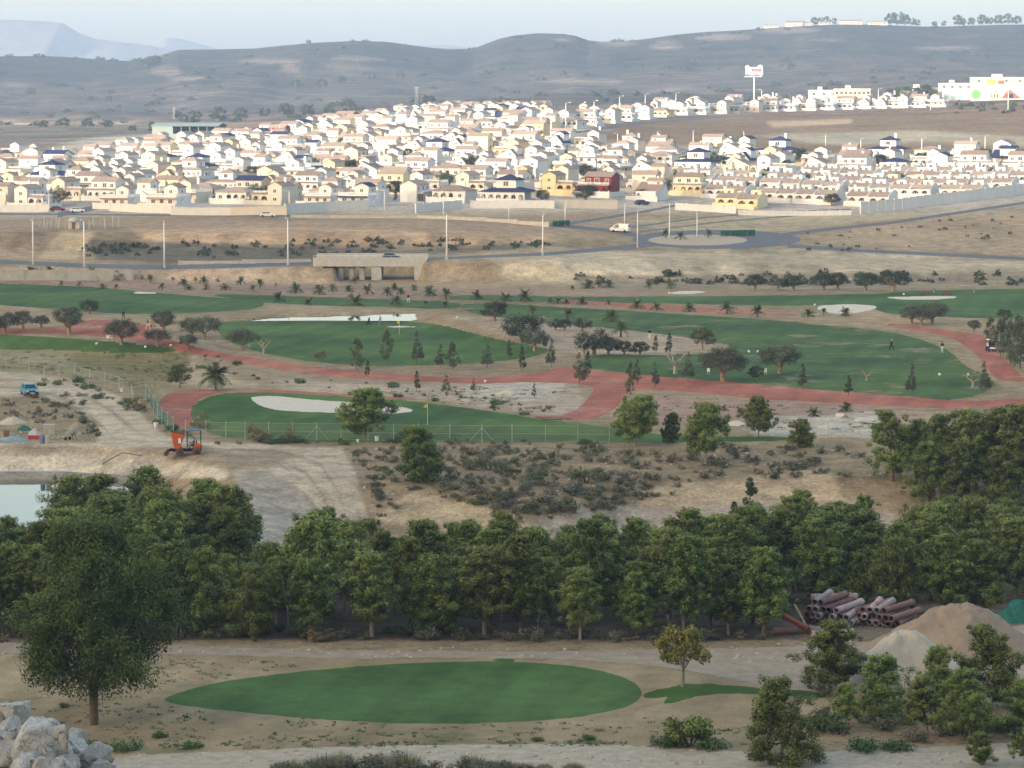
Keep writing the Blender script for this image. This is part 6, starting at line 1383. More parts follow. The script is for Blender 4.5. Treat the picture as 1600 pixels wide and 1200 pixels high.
# shop and apartment blocks along the upper right
SG = simple('sign_green', (0.16, 0.62, 0.14), 0.6, 0.05); SY = simple('sign_yellow', (0.80, 0.66, 0.12), 0.6, 0.05); SR = simple('sign_coral', (0.72, 0.13, 0.10), 0.6, 0.05); SK = simple('sign_dark', (0.05, 0.05, 0.09), 0.6, 0.1)
def block(x, b, wpx, hpx, label, mat, rz=R(-4), depth=12, rows=1, nwin=6, name='retail_block', cat='building', par=True):
    p = G(x, b); s = F / p.y; w, h = wpx / s, hpx / s; e = empty(name, p, rz); tag(e, label, cat); mb = MB(); mb.bx(-w / 2, w / 2, 0, depth, -3, h); mb.build('wall', mat, e)
    if par:
        mb = MB(); mb.bx(-w / 2 - .2, w / 2 + .2, -.2, depth + .2, h, h + .35); mb.build('parapet', TRIM, e)
        mb = MB(); mb.bx(-w * .2, -w * .05, 3, 6, h + .35, h + 2.0); mb.build('roof_hut', mat, e)
    for r_ in range(rows):
        for i in range(nwin): ob('window', win_mesh(1.3, 1.3), None, e, (-w / 2 + w * (i + .5) / nwin, -.02, h - 2.3 - r_ * 3.0))
    return e, w, h
block(1287, 170, 46, 28, 'plain white block with few windows left of the pinkish block', WALLS['white'], nwin=3); block(1332, 170, 55, 30, 'pinkish long block with narrow windows above the upper houses', WALLS['peach'], nwin=8)
block(1440, 158, 60, 20, 'low white block left of the shops', WALLS['white'], nwin=4)
e, w, h = block(1494, 157, 50, 26, 'white shop block with blue shutters left of the green sign', WALLS['white'], nwin=4)
for i in range(3): mb = MB(); mb.bx(-w / 2 + 2 + i * 4, -w / 2 + 4.2 + i * 4, -.06, -.01, .2, 2.4); mb.build('shutter', simple('blue_shutter', (0.30, 0.50, 0.58), .6, .05), e)
e, w, h = block(1572, 156, 106, 34, 'long cream shop building with green disc and red roof-shaped sign', WALLS['cream'], nwin=5)
mb = MB(); mb.bx(-w / 2, w / 2, -1.6, -.02, -2, h * .48); fz = mb.build('shop_front', TRIM, e)
mb = MB(); mb.lathe([(h * .21, -1.68), (h * .21, -1.62)], (-w * .44, 0, h * .25), 28, axis='y'); mb.build('green_disc', SG, fz)
mb = MB(); mb.add([(a * w, -1.7, b * h) for a, b in ((-.08, .06), (.22, .06), (.05, .46), (.02, .46))], [(0, 1, 2, 3)]); mb.build('red_gable_sign', SR, fz)
mb = MB(); mb.bx(0.0 * w, .10 * w, -1.78, -1.72, h * .06, h * .28); mb.build('sign_opening', SK, fz)
for i in range(6): mb = MB(); mb.bx(-w * (.22 - .02 * i), -w * (.207 - .02 * i), -1.75, -1.66, h * .10, h * .26); mb.build('sign_letter', SY if i % 2 else SK, fz)
mb = MB(); mb.bx(-w * .28, -w * .15, -.12, -.03, h * .70, h * .92); mb.build('yellow_panel', SY, e); mb = MB(); mb.bx(-w * .12, -w * .03, -.12, -.03, h * .72, h * .88); mb.build('red_panel', SR, e)
# buildings on the hill crest
for k, (x, wpx, hpx) in enumerate([(1205, 22, 5), (1243, 30, 8), (1262, 14, 6), (1330, 34, 7), (1372, 30, 6), (1290, 20, 5)]):
    p = atD(x, 2975); s = F / 2975; w, h = wpx / s, hpx / s; e = empty('hilltop_building', p); tag(e, f'low pale building, {ordn(k)} from left on the right hill crest', 'building', 'buildings on the hill crest')
    A, Ar = gable_block(-w / 2, w / 2, 0, 9, -4, 4 + h * .8, 'x', h * .3); A.build('wall', CONC, e); Ar.build('roof', ROOFS['tan'], e)
    for i in range(3): ob('window', win_mesh(1.3, 1.3), None, e, (-w / 2 + w * (i + .5) / 3, -.02, 1.2))
# rubbish bins, ruined posts, kiosk
bn = MB(); bn.box((0, 0, .75), (1.3, 1.0, 1.1), taper=1.12); BINB = bn.mesh('body', (GREENP,)); bn = MB(); bn.box((0, 0, 1.38), (1.5, 1.15, .16), taper=.8); BINL = bn.mesh('lid', (GREENP,)); bn = MB()
for sx in (-1, 1): bn.tube([(sx * .5, -.4, .1), (sx * .5, .4, .1)], .12, 6)
BINW = bn.mesh('wheels', (BLACKR,))
for k, (x, b) in enumerate([(1130, 369), (1139, 368.8), (1148, 368.6), (1157, 368.4), (1166, 368.2), (1175, 368), (868, 354), (877, 353.5), (886, 353)]):
    e = empty('waste_bin', G(x, b), random.uniform(-.15, .15), 1.0); tag(e, f'dark green waste bin, {ordn(k) if k < 6 else ordn(k - 6)} from left ' + ('beside the roundabout' if k < 6 else 'at the road junction'), 'bin', 'green waste bins'); ob('body', BINB, None, e); ob('lid', BINL, None, e); ob('wheels', BINW, None, e)
pb = MB(); pb.box((0, 0, .9), (.28, .28, 2.6)); pb.box((0, 0, 2.25), (.36, .36, .14)); PBM = pb.mesh('post', (CONC,))
for k, x in enumerate([52, 62, 69, 73, 80, 88, 92, 102, 111, 118, 124, 133, 139, 146, 157, 164, 176, 185]):
    o = ob('concrete_post', PBM, None, None, G(x, 357 - (k % 3) * .8), (random.uniform(-.05, .05), random.uniform(-.05, .05), 0), (1, 1, random.uniform(.8, 1.3))); tag(o, f'pale concrete post, {ordn(k)} from left of the unfinished lot', 'post', 'posts of the unfinished lot')
kk_ = empty('stone_hut', G(116, 357)); tag(kk_, 'small rounded stone hut among the concrete posts', 'hut'); mb = MB(); mb.bx(-1.4, 1.4, -1, 1, -1, 1.8); mb.build('wall', CONC, kk_); mb = MB(); mb.lathe([(1.6, 1.8), (1.3, 2.3), (.7, 2.6), (0.0, 2.7)], (0, 0, 0), 14); mb.build('dome', CONC, kk_); mb = MB(); mb.bx(-.4, .4, -1.06, -1.01, -.2, 1.5); mb.build('door', DOORM, kk_)
# greenery between the houses
n = 0; GT = {}
for k in range(900):
    if n >= 95: break
    x = random.uniform(-10, 1610); y = random.uniform(185, 326)
    if poly_px_dist(np.array([x]), np.array([y]), T1)[0] > -1 and poly_px_dist(np.array([x]), np.array([y]), T2)[0] > -1: continue
    p = G(x, y)
    if any((p.x - a) ** 2 + (p.y - b) ** 2 < 5.2 ** 2 for a, b in HOUSES): continue
    n += 1; kd = random.choice(['carob', 'palm', 'cypress', 'broadleaf', 'carob']); GT.setdefault(kd, []).append((kd, 'garden_tree', p, random.uniform(3.0, 5.5), 1.1))
for kd, L_ in GT.items(): plant_row(L_, {'carob': 'dark round tree', 'palm': 'garden palm', 'cypress': 'slim dark cypress', 'broadleaf': 'leafy green tree'}[kd] + ', {} of its kind from left among the town houses', 'tree', 'garden trees of the town', ('crown', 'trunk'))
for k, (x, b, h_) in enumerate([(1445, 158, 9), (1430, 160, 8), (1410, 160, 9), (1395, 162, 8), (1420, 162, 8), (1460, 160, 7)]):
    p = G(x, b); plant('carob', 'garden_tree', p, h_, f'tree {ordn(k)} in the dark clump behind the upper right houses', 'tree', 'clump behind the upper right houses')
plant_row([('farshrub', 'bank_shrub', G(random.uniform(1490, 1610), random.uniform(164, 178)), random.uniform(1.2, 2.6), 1.0) for k in range(26)], 'dry shrub, {} from left below the shop buildings at upper right', 'shrub', 'shrubs below the shops')
# ================================================================ VEHICLES
def paint(name, col, rough=.3): return simple(name, col, rough, 0.05, 1.0, spec=0.5)
CARGL = simple('car_glass', (0.03, 0.04, 0.05), 0.08, 0.1, spec=0.6); CHROME = simple('chrome', (0.6, 0.6, 0.6), .25, .05, metal=.8); LIGHTM = simple('lamp_lens', (0.75, 0.75, 0.72), .15, .05, spec=.6); REDL = simple('tail_lens', (0.35, .02, .02), .2, .05)
def wheel_meshes(r, w, rimcol, key):
    t = MB(); t.lathe([(r * .62, -w / 2), (r * .92, -w / 2), (r, -w * .3), (r, w * .3), (r * .92, w / 2), (r * .62, w / 2), (r * .62, -w / 2)], (0, 0, 0), 20, axis='y')
    m = MB(); m.lathe([(0.001, -w * .42), (r * .25, -w * .44), (r * .3, -w * .30), (r * .55, -w * .30), (r * .62, -w * .48), (r * .62, w * .48), (r * .5, w * .4), (.001, w * .4)], (0, 0, 0), 20, axis='y')
    return t.mesh('tyre', (BLACKR,), True), m.mesh('rim', (rimcol,), True)
WH = {}
DUST = simple('dusty_rubber', (.16, .10, .07), .95, .2, 5)
def wheel(parent, loc, r, w, rimcol, side=1):
    k = (r, w, rimcol.name)
    if k not in WH: WH[k] = wheel_meshes(r, w, rimcol, k)
    t, m = WH[k]; o = ob('wheel', t, DUST if rimcol.name == 'orange_rim' else None, parent, loc, (0, 0, 0 if side < 0 else math.pi)); ob('rim', m, None, o)
def car(p, rz, mat, label, kind='hatch', sc=1.0, group=None):
    """local +x is forward"""
    e = empty('car' if kind != 'van' else 'van', p, rz, sc); tag(e, label, 'car' if kind != 'van' else 'van', group); hw = .82
    if kind == 'van': prof = [(-2.1, .35), (-2.1, .95), (-2.08, 1.0), (2.1, 1.0), (2.15, .8), (2.15, .38)]; gh = [(-2.06, 1.0), (-2.0, 1.75), (-1.8, 1.86), (.75, 1.86), (1.0, 1.75), (1.75, 1.0)]
    else: prof = [(-1.95, .32), (-2.0, .55), (-1.98, .82), (-1.85, .92), (-1.2, .94), (.75, .92), (1.6, .82), (1.95, .72), (2.02, .5), (1.98, .28)]; gh = [(-1.75, .91), (-1.35, 1.34), (-1.1, 1.42), (.1, 1.42), (.35, 1.36), (1.0, .90)]
    b = MB(); n = len(prof)
    for s, y in ((-1, -hw), (1, hw)): b.add([(x, y, z) for x, z in prof], [tuple(range(n)) if s < 0 else tuple(range(n))[::-1]])
    for i in range(n):
        j = (i + 1) % n; b.add([(prof[i][0], -hw, prof[i][1]), (prof[j][0], -hw, prof[j][1]), (prof[j][0], hw, prof[j][1]), (prof[i][0], hw, prof[i][1])], [(3, 2, 1, 0)])
    bo = b.build('body', mat, e)
    g = MB(); N = len(gh); yo = [hw - .04 - (z - .9) * .26 for x, z in gh]
    g.add([(x, -y, z) for (x, z), y in zip(gh, yo)] + [(x, y, z) for (x, z), y in zip(gh, yo)], [tuple(range(N)), tuple(range(N, 2 * N))[::-1]] + [(i, N + i, N + i + 1, i + 1) for i in range(N - 1)]); g.build('cabin', mat, e)
    def quad(name, P, m=CARGL): q = MB(); q.add(P, [(0, 1, 2, 3)]); q.build(name, m, e)
    def lerp2(a, b, t): return (a[0] + (b[0] - a[0]) * t, a[1] + (b[1] - a[1]) * t)
    def strip_(name, i0, i1, off, t0=.1, t1=.92):
        a, c = lerp2(gh[i0], gh[i1], t0), lerp2(gh[i0], gh[i1], t1); dx, dz = gh[i1][0] - gh[i0][0], gh[i1][1] - gh[i0][1]; L = math.hypot(dx, dz); nx, nz = -dz / L * off, dx / L * off
        ya, yc = hw - .12 - (a[1] - .9) * .26, hw - .12 - (c[1] - .9) * .26
        quad(name, [(a[0] + nx, -ya, a[1] + nz), (a[0] + nx, ya, a[1] + nz), (c[0] + nx, yc, c[1] + nz), (c[0] + nx, -yc, c[1] + nz)])
    strip_('windscreen', N - 1, N - 2, -.015); strip_('rear_window', 0, 1, .015)
    z0, z1 = .97, gh[2][1] - .12
    for s in (-1, 1):
        for xa, xb, xc, xd in (((-1.45, -.45, -.42, -1.18), (-.36, .82, .28, -.33)) if kind != 'van' else ((.1, 1.45, .85, .1),)):
            y0, y1 = hw - .02 - (z0 - .9) * .26, hw - .02 - (z1 - .9) * .26; P = [(xa, s * y0, z0), (xb, s * y0, z0), (xc, s * y1, z1), (xd, s * y1, z1)]; quad('side_window', P if s < 0 else P[::-1])
        wheel(e, (1.25, s * (hw - .09), .30), .30, .19, GALV, s); wheel(e, (-1.25, s * (hw - .09), .30), .30, .19, GALV, s)
        m_ = MB(); m_.box((prof[-2][0] - .06, s * .6, .66), (.16, .34, .17)); m_.build('headlight', LIGHTM, e); m_ = MB(); m_.box((-1.97, s * .66, .74), (.1, .22, .2)); m_.build('tail_light', REDL, e)
        m_ = MB(); m_.box((.62, s * (hw + .08), 1.0), (.12, .16, .12)); m_.build('wing_mirror', mat, e)
    m_ = MB(); m_.box((prof[-2][0] + .02, 0, .42), (.14, 1.62, .2)); m_.build('bumper', BLACKR, e); m_ = MB(); m_.box((-2.0, 0, .42), (.12, 1.62, .2)); m_.build('bumper', BLACKR, e)
    m_ = MB(); m_.box((prof[-2][0] + .1, 0, .43), (.02, .5, .11)); m_.build('number_plate', WHITEM, e); m_ = MB(); m_.box((prof[-2][0] - .0, 0, .66), (.08, .8, .1)); m_.build('grille', BLACKR, e)
    return e
TEAL = paint('teal_paint', (0.03, 0.25, 0.36)); DBLUE = paint('dark_blue_paint', (0.03, 0.05, 0.12)); WCAR = paint('white_car_paint', (0.75, 0.75, 0.75)); RCAR = paint('maroon_paint', (0.18, 0.03, 0.04)); SILV = paint('silver_paint', (0.5, 0.52, 0.54))
car(G(46, 617), R(-70), TEAL, 'teal hatchback parked on the dirt road at left', sc=1.06)
car(Vector((-26.5, 624.3, zb)), R(2), DBLUE, 'dark blue car crossing the concrete bridge')
car(G(969, 363), R(160), WCAR, 'white van on the road before the roundabout', 'van', 1.15)
car(G(90, 330), R(10), RCAR, 'maroon car parked at the white wall on the far left'); car(G(121, 332), R(5), WCAR, 'white car parked near the town street mouth'); car(G(418, 339), R(3), WCAR, 'white car parked before the cream wall')
car(G(798, 196), R(30), SILV, 'silver van on the upper town road', 'van', 1.1); car(G(806, 194), R(30), DBLUE, 'dark car beside the silver van on the upper road'); car(G(1003, 320), R(30), DBLUE, 'dark car parked between the houses near the junction')
for k, (x, b, m_) in enumerate([(1472, 160, DBLUE), (1482, 160, SILV), (1498, 160, RCAR)]): car(G(x, b), R(80), m_, ['dark blue', 'silver', 'maroon'][k] + ' car parked before the white shop block', group='cars before the shops')
person(G(1393, 548), R(40), 'black', 'black', 'person in dark clothes walking on the right fairway', 'walk', 'white'); person(G(1472, 551), R(-30), 'black', 'white', 'person in dark top and white trousers on the right fairway', 'stand', 'black')
person(G(593, 509), R(60), 'grey', 'grey', 'person in grey bending by the middle pond', 'bend', 'black'); person(G(193, 499), R(200), 'navy', 'black', 'person in dark clothes on the far left red path', 'walk')
person(G(231, 514), R(90), 'black', 'white', 'person in white trousers beside the yellow golf bag', 'walk'); person(G(638, 473), R(20), 'black', 'white', 'small person on the grass beyond the middle pond', 'walk'); person(G(1015, 530), R(10), 'black', 'white', 'small person on bare soil left of the bushy green tree', 'stand')
# ================================================================ GOLF THINGS
def trolley(p, rz, bag, label):
    e = empty('golf_trolley', p, rz); tag(e, label, 'golf trolley'); mb = MB(); mb.tube([(0, .35, .35), (0, 0, .7), (0, -.35, 1.2)], .11 + .04, 10); mb.build('bag', bag, e)
    mb = MB()
    for i in range(6): a = i * 1.05; mb.tube([(.06 * math.cos(a), -.36 + .06 * math.sin(a), 1.2), (.09 * math.cos(a), -.48 + .07 * math.sin(a), 1.45)], [.012, .03], 5)
    mb.build('club_heads', GALV, e); mb = MB(); mb.tube([(0, .3, .2), (0, -.1, .6), (0, -.55, 1.0)], .02, 5); mb.build('frame', BLACKR, e)
    for s in (-1, 1): mb = MB(); mb.lathe([(.05, -.03), (.18, -.03), (.18, .03), (.05, .03)], (s * .3, .25, .17), 14, axis='x'); mb.build('wheel', BLACKR, e)
trolley(G(576, 508), R(20), CL['black'], 'black golf bag on a trolley by the middle pond'); trolley(G(238, 511), R(-20), cloth('yellow', (.75, .45, .04)), 'yellow golf bag on a trolley on the left red path')
def flag(p, h, label):
    e = empty('golf_flag', p); tag(e, label, 'flag'); mb = MB(); mb.tube([(0, 0, -.2), (0, 0, h)], .022, 6); mb.build('pin', WHITEM, e); mb = MB(); mb.add([(0, 0, h), (0, 0, h - .5), (-.25, .1, h - .5), (-.55, .05, h - .42), (-.3, -.05, h - .1)], [(0, 1, 2, 3, 4)]); mb.build('cloth', cloth('flagyellow', (.75, .55, .05)), e)
flag(G(624, 523), 2.4, 'yellow flag on the middle green'); flag(G(668, 664), 2.6, 'yellow flag on the lower green')
tmk = MB(); tmk.lathe([(0, 0), (.09, .02), (.14, .14), (.09, .26), (0, .28)], (0, 0, 0), 12); TMK = tmk.mesh('tee_marker', (WHITEM,), True)
for k, (x, b) in enumerate([(151, 539), (193, 536), (197, 536), (227, 544), (267, 542), (1468, 587), (1513, 587), (1170, 551), (1184, 551), (714, 498), (1046, 459), (1273, 478), (1412, 461), (758, 598)]):
    o = ob('tee_marker', TMK, None, None, G(x, b), None, 1.5); tag(o, f'round white tee marker, {ordn(k)} of the course markers', 'tee marker', 'white tee markers')
def sign(p, w, h, hh, label, mat=WHITEM, rz=0):
    e = empty('course_sign', p, rz); tag(e, label, 'sign'); mb = MB(); mb.bx(-w / 2, w / 2, -.03, .03, hh - h, hh); mb.build('board', mat, e)
    for s in (-1, 1): mb = MB(); mb.bx(s * w * .38 - .03, s * w * .38 + .03, .032, .08, -.2, hh); mb.build('leg', GALV, e)
sign(G(171, 532), 1.0, .55, .9, 'small white sign board beside the left tee'); sign(G(389, 545), .35, .5, .8, 'little white sign at the edge of the middle green'); sign(G(1196, 585), .4, .5, .9, 'little white sign right of the right olive'); sign(G(1107, 585), .4, .5, .9, 'little white sign left of the broad olive'); sign(G(1312, 652), 1.0, .5, .5, 'white marker board on the pink flat')
# golf cart
def golf_cart(p, rz, label):
    e = empty('golf_cart', p, rz); tag(e, label, 'golf cart')
    mb = MB(); mb.bx(-1.15, 1.1, -.55, .55, .28, .5); mb.bx(.55, 1.15, -.52, .52, .5, .88); mb.bx(-1.15, -.2, -.52, .52, .5, .78); mb.build('body', CL['navy'], e)
    mb = MB(); mb.box((1.17, 0, .62), (.06, .9, .3)); mb.build('front_panel', WHITEM, e); mb = MB(); mb.box((-.05, 0, 1.86), (1.9, 1.15, .09), taper=.94); mb.build('roof', WHITEM, e)
    for sx, sy in ((.75, .5), (.75, -.5), (-.85, .5), (-.85, -.5)): mb = MB(); mb.tube([(sx, sy, .6), (sx * .95, sy, 1.83)], .025, 6); mb.build('post', BLACKR, e)
    mb = MB(); mb.bx(-.75, -.15, -.5, .5, .78, .92); mb.bx(-.85, -.72, -.5, .5, .92, 1.3); mb.build('seat', CL['white'], e); mb = MB(); mb.add([(.72, -.48, .9), (.72, .48, .9), (.68, .48, 1.7), (.68, -.48, 1.7)], [(0, 1, 2, 3)]); mb.build('windscreen', CARGL, e)
    mb = MB(); mb.tube([(.6, .2, .8), (.4, .2, 1.0)], .02, 6); mb.lathe([(.15, 0), (.17, .02), (.15, .04)], (.38, .2, 1.0), 12); mb.build('steering_wheel', BLACKR, e)
    for sx, sy in ((.75, 1), (.75, -1), (-.75, 1), (-.75, -1)): wheel(e, (sx, sy * .5, .23), .23, .2, GALV, sy)
    for s in (-1, 1): mb = MB(); mb.box((1.19, s * .36, .72), (.05, .16, .12)); mb.build('headlight', LIGHTM, e)
golf_cart(G(1548, 549), R(-85), 'golf cart with white roof parked on the red path')
for x, b, l in [(1448, 462, 'small yellow-green bench frame, left, on the far right fairway'), (1480, 462, 'brown bench frame, middle, on the far right fairway')]:
    e = empty('course_bench', G(x, b)); tag(e, l, 'bench'); mb = MB(); mb.bx(-.9, .9, -.2, .2, .42, .48); mb.build('seat', DOORM, e); mb = MB(); mb.bx(-.9, .9, .2, .25, .5, .95); mb.build('backrest', DOORM, e)
    for s in (-1, 1): mb = MB(); mb.bx(s * .8 - .04, s * .8 + .04, -.18, .22, -.1, .42); mb.build('leg', BLACKR, e)
# ================================================================ DUMPER AND BUILDING SITE
ORG = simple('orange_paint', (0.62, 0.13, 0.03), .5, .12, 3); ORGR = simple('orange_rim', (0.55, 0.20, 0.10), .7, .15, 3); GREYP = simple('grey_guard', (0.25, 0.27, 0.29), .6, .1); RUST = simple('muddy_steel', (0.26, 0.14, 0.07), .9, .25, 4)
d = empty('dumper', G(291, 711), R(8)); tag(d, 'orange site dumper with raised skip and grey canopy on the dirt yard', 'dumper')   # local -x is forward
mb = MB(); mb.bx(-1.5, 1.7, -.45, .45, .45, .72); mb.bx(-2.0, -1.2, -.3, .3, .5, .65); mb.build('chassis', CL['black'], d)
mb = MB()                                     # tipped skip: open wedge hopper standing on its lip
A_ = [(-1.35, -.8, .9), (-1.35, .8, .9), (-.75, .8, .8), (-.75, -.8, .8)]; B_ = [(-1.75, -.95, 2.75), (-1.75, .95, 2.75), (-.15, .95, 2.35), (-.15, -.95, 2.35)]
mb.add(A_ + B_, [(3, 2, 1, 0), (2, 3, 7, 6), (3, 0, 4, 7), (1, 2, 6, 5)], 0); mb.add([(x * .98 - .03, y * .96, z + .02) for x, y, z in A_ + B_], [(0, 1, 2, 3), (6, 7, 3, 2), (7, 4, 0, 3), (5, 6, 2, 1), (4, 5, 1, 0)], 1)
sk_ = mb.build('skip', (ORG, RUST), d); mb = MB(); mb.box((-.75, -1.0, 1.75), (.34, .02, .6)); mb.build('decal', WHITEM, sk_)
mb = MB(); mb.box((.1, 0, 1.45), (.08, 1.3, 1.5)); mb.build('guard_panel', GREYP, d)
mb = MB(); mb.bx(.85, 1.75, -.55, .55, .72, 1.15); mb.box((1.3, 0, 1.22), (.8, 1.0, .14), taper=.85); mb.build('engine_cover', ORG, d)
mb = MB(); mb.box((.9, 0, 2.82), (1.7, 1.45, .1), taper=.9); mb.box((.9, 0, 2.9), (1.2, 1.1, .08), taper=.8); mb.build('canopy', simple('canopy_blue_grey', (0.12, 0.17, 0.24), .6, .1), d)
for sx in (.15, 1.65):
    for sy in (-.62, .62): mb = MB(); mb.tube([(sx, sy, .7), (sx, sy * 1.02, 2.8)], .035, 6); mb.build('canopy_post', CL['black'], d)
mb = MB(); mb.bx(.6, 1.1, -.3, .3, 1.0, 1.25); mb.bx(1.08, 1.2, -.3, .3, 1.25, 1.75); mb.build('seat', BLACKR, d); mb = MB(); mb.tube([(.2, 0, 1.0), (.42, 0, 1.45)], .03, 6); mb.lathe([(.17, 0), (.19, .02), (.17, .04)], (.42, 0, 1.45), 14); mb.build('steering_wheel', BLACKR, d)
for x, r_, w_ in ((-.75, .45, .34), (1.15, .48, .34)):
    for s in (-1, 1): wheel(d, (x, s * .78, r_), r_, w_, ORGR, s)
mb = MB(); bk = [(-2.5, .12), (-2.15, .02), (-1.9, .35), (-2.0, .72)]
for y in (-.85, .85): mb.add([(x, y, z) for x, z in bk], [(0, 1, 2, 3), (3, 2, 1, 0)])
for i in range(3): mb.add([(bk[i][0], -.85, bk[i][1]), (bk[i + 1][0], -.85, bk[i + 1][1]), (bk[i + 1][0], .85, bk[i + 1][1]), (bk[i][0], .85, bk[i][1])], [(0, 1, 2, 3), (3, 2, 1, 0)])
mb.build('loading_shovel', RUST, d)
for y in (-.45, .45): mb = MB(); mb.tube([(-1.2, y, .6), (-1.7, y, .75), (-1.98, y, .45)], .06, 6); mb.build('shovel_arm', CL['black'], d)
dp = d.matrix_basis @ Vector((.88, 0, .32)); person(dp, R(8 - 90), 'blue', 'navy', 'person in blue driving the orange dumper', 'sit', 'navy', h=1.7)
def thing_box(name, x, b, dims, mat, label, cat, rz=0, lid=None):
    e = empty(name, G(x, b), rz); tag(e, label, cat); mb = MB(); mb.box((0, 0, dims[2] / 2), dims, taper=.97); mb.build('body', mat, e)
    mb = MB(); mb.box((0, 0, dims[2] + .04), (dims[0] * 1.05, dims[1] * 1.05, .08)); mb.build('lid', lid or mat, e); mb = MB()
    for s in (-1, 1): mb.bx(s * dims[0] * .3 - .05, s * dims[0] * .3 + .05, -dims[1] / 2 - .03, -dims[1] / 2, .1, dims[2] * .9)
    mb.build('batten', mat, e); return e
thing_box('site_cabinet', 77, 679, (1.3, .9, 1.15), simple('cabinet_grey', (.45, .44, .40), .7, .1), 'pale grey site cabinet among the building materials', 'cabinet'); thing_box('crate', 10, 685, (.6, .5, .9), RUST, 'rust-brown drum-shaped crate at the left edge', 'crate'); thing_box('crate', 55, 686, (1.6, .9, .35), simple('red_plastic', (.50, .06, .05), .6, .1), 'flat red crate beside the wrapped bale', 'crate')
def barrel(x, b, mat, label):
    e = empty('barrel', G(x, b)); tag(e, label, 'barrel'); mb = MB(); mb.lathe([(.27, 0), (.29, .05), (.29, .3), (.31, .33), (.29, .36), (.29, .6), (.31, .63), (.29, .66), (.29, .9), (.27, .93)], (0, 0, 0), 16); mb.build('body', mat, e); mb = MB(); mb.lathe([(.25, .93), (.25, .95), (.02, .95)], (0, 0, 0), 16); mb.build('lid', mat, e)
barrel(66, 693, simple('blue_barrel', (.16, .22, .38), .6, .1), 'blue barrel in front of the site cabinet'); barrel(75, 693, simple('pale_barrel', (.45, .45, .40), .6, .1), 'pale barrel beside the blue one')
def heap(name, x, b, rx, ry, h, mat, label, cat, seed=0, rough=.12, peak=(0, 0), soft=1.05, sub=36):
    rng = np.random.default_rng(seed); p = G(x, b); e = MB(); n = sub; V = []; Fs = []
    for i in range(n + 1):
        t = i / n
        for k in range(2 * n):
            q = math.pi * k / n; r = t * (1 + .10 * math.sin(3 * q + seed) + .06 * math.sin(5 * q + 2 * seed)); X = rx * r * math.cos(q) + peak[0] * (1 - t); Y = ry * r * math.sin(q) + peak[1] * (1 - t)
            z = h * (1 - t ** soft) * (1 - .18 * math.exp(-(t / .12) ** 2)); z += rough * h * (float(fbm(X + seed * 9, Y, 1.6, 4) + 1.2 * fbm(X - seed, Y + 7, .45, 3) * .4) * (.35 + t) * (1 - t) * 2)
            V.append((X, Y, z - .25 * (t > .98) - .02))
    for i in range(n):
        for k in range(2 * n): a = i * 2 * n; b_ = (k + 1) % (2 * n); Fs.append((a + k, a + 2 * n + k, a + 2 * n + b_, a + b_))
    e.add(V, Fs); o = e.build(name, mat, None, True, p); tag(o, label, cat); return o
SANDP = simple('pale_sand', (.53, .475, .375), .97, .12, 1.4, bump=.5); SANDB = simple('brown_sand', (.335, .262, .192), .97, .14, 1.2, bump=.5); WSOIL = simple('white_soil', (.58, .54, .46), .97, .15, 1.5, bump=.4)
heap('sand_heap', 1415, 1060, 4.7, 3.4, 3.75, SANDP, 'pale sand heap between the young pines', 'sand heap', 3, .16, (-.4, 0), 1.25); heap('sand_heap', 1500, 1010, 6.3, 4.5, 3.75, SANDB, 'large brown sand heap right of the pipes', 'sand heap', 5, .2, (-.3, 0), 1.12)
for x, b, rx, h_, m_, l in [(795, 616, 1.9, .75, SANDP, 'small pale cone of sand on the white flat'), (18, 661, 1.9, .9, SANDP, 'pale sand heap at the left building site'), (1150, 664, 1.6, .6, WSOIL, 'white soil heap left of the round pine'), (1300, 668, 2.0, .7, WSOIL, 'white soil heap right of the low bushy pine'), (1352, 656, 1.5, .45, WSOIL, 'white soil heap furthest right on the flat'), (1190, 668, 1.0, .4, WSOIL, 'tiny white soil heap behind the round pine'), (120, 668, 1.3, .7, SANDB, 'brown earth heap beside the concrete mixer')]:
    heap('soil_heap', x, b, rx, rx * .8, h_, m_, l, 'heap', x % 17, .3, sub=14)
# wrapped bale, tarpaulins, mixer
BLT = simple('blue_tarpaulin', (.22, .35, .42), .5, .2, 2, bump=.4); GRT = simple('green_netting', (.03, .15, .12), .7, .35, 3, bump=.6); WRAP = simple('pale_wrap', (.50, .50, .54), .4, .25, 2, bump=.5)
heap('wrapped_bale', 54, 680, .8, .6, 1.05, WRAP, 'pale plastic wrapped bale at the building site', 'bale', 4, .3, sub=12); heap('tarpaulin', 22, 688, 1.9, .8, .75, BLT, 'blue tarpaulin over building material at the left edge', 'tarpaulin', 6, .4, sub=14); heap('tarpaulin', 37, 672, 1.0, .6, .8, GRT, 'small green net over material at the left site', 'tarpaulin', 7, .4, sub=12)
heap('tarpaulin', 1590, 972, 3.2, 1.2, 1.7, GRT, 'green netting heap at the right edge behind the sand', 'tarpaulin', 8, .5, sub=18); heap('tarpaulin', 1395, 958, 2.6, 1.0, 1.3, GRT, 'green netting heap behind the right end of the pipes', 'tarpaulin', 9, .5, sub=16)
mx_ = empty('concrete_mixer', G(112, 688), R(-25)); tag(mx_, 'grey concrete mixer with tilted drum at the building site', 'concrete mixer'); MXG = simple('mixer_grey', (.32, .33, .31), .7, .2, 3)
mb = MB(); mb.lathe([(.18, -.5), (.42, -.35), (.48, 0), (.42, .25), (.24, .55), (.22, .55)], (0, 0, 0), 16); dr = mb.build('drum', MXG, mx_, True, (.1, 0, 1.05), (0, R(55), 0)); mb = MB(); mb.bx(-.7, .2, -.3, .3, .55, 1.0); mb.build('motor_housing', MXG, mx_)
mb = MB()
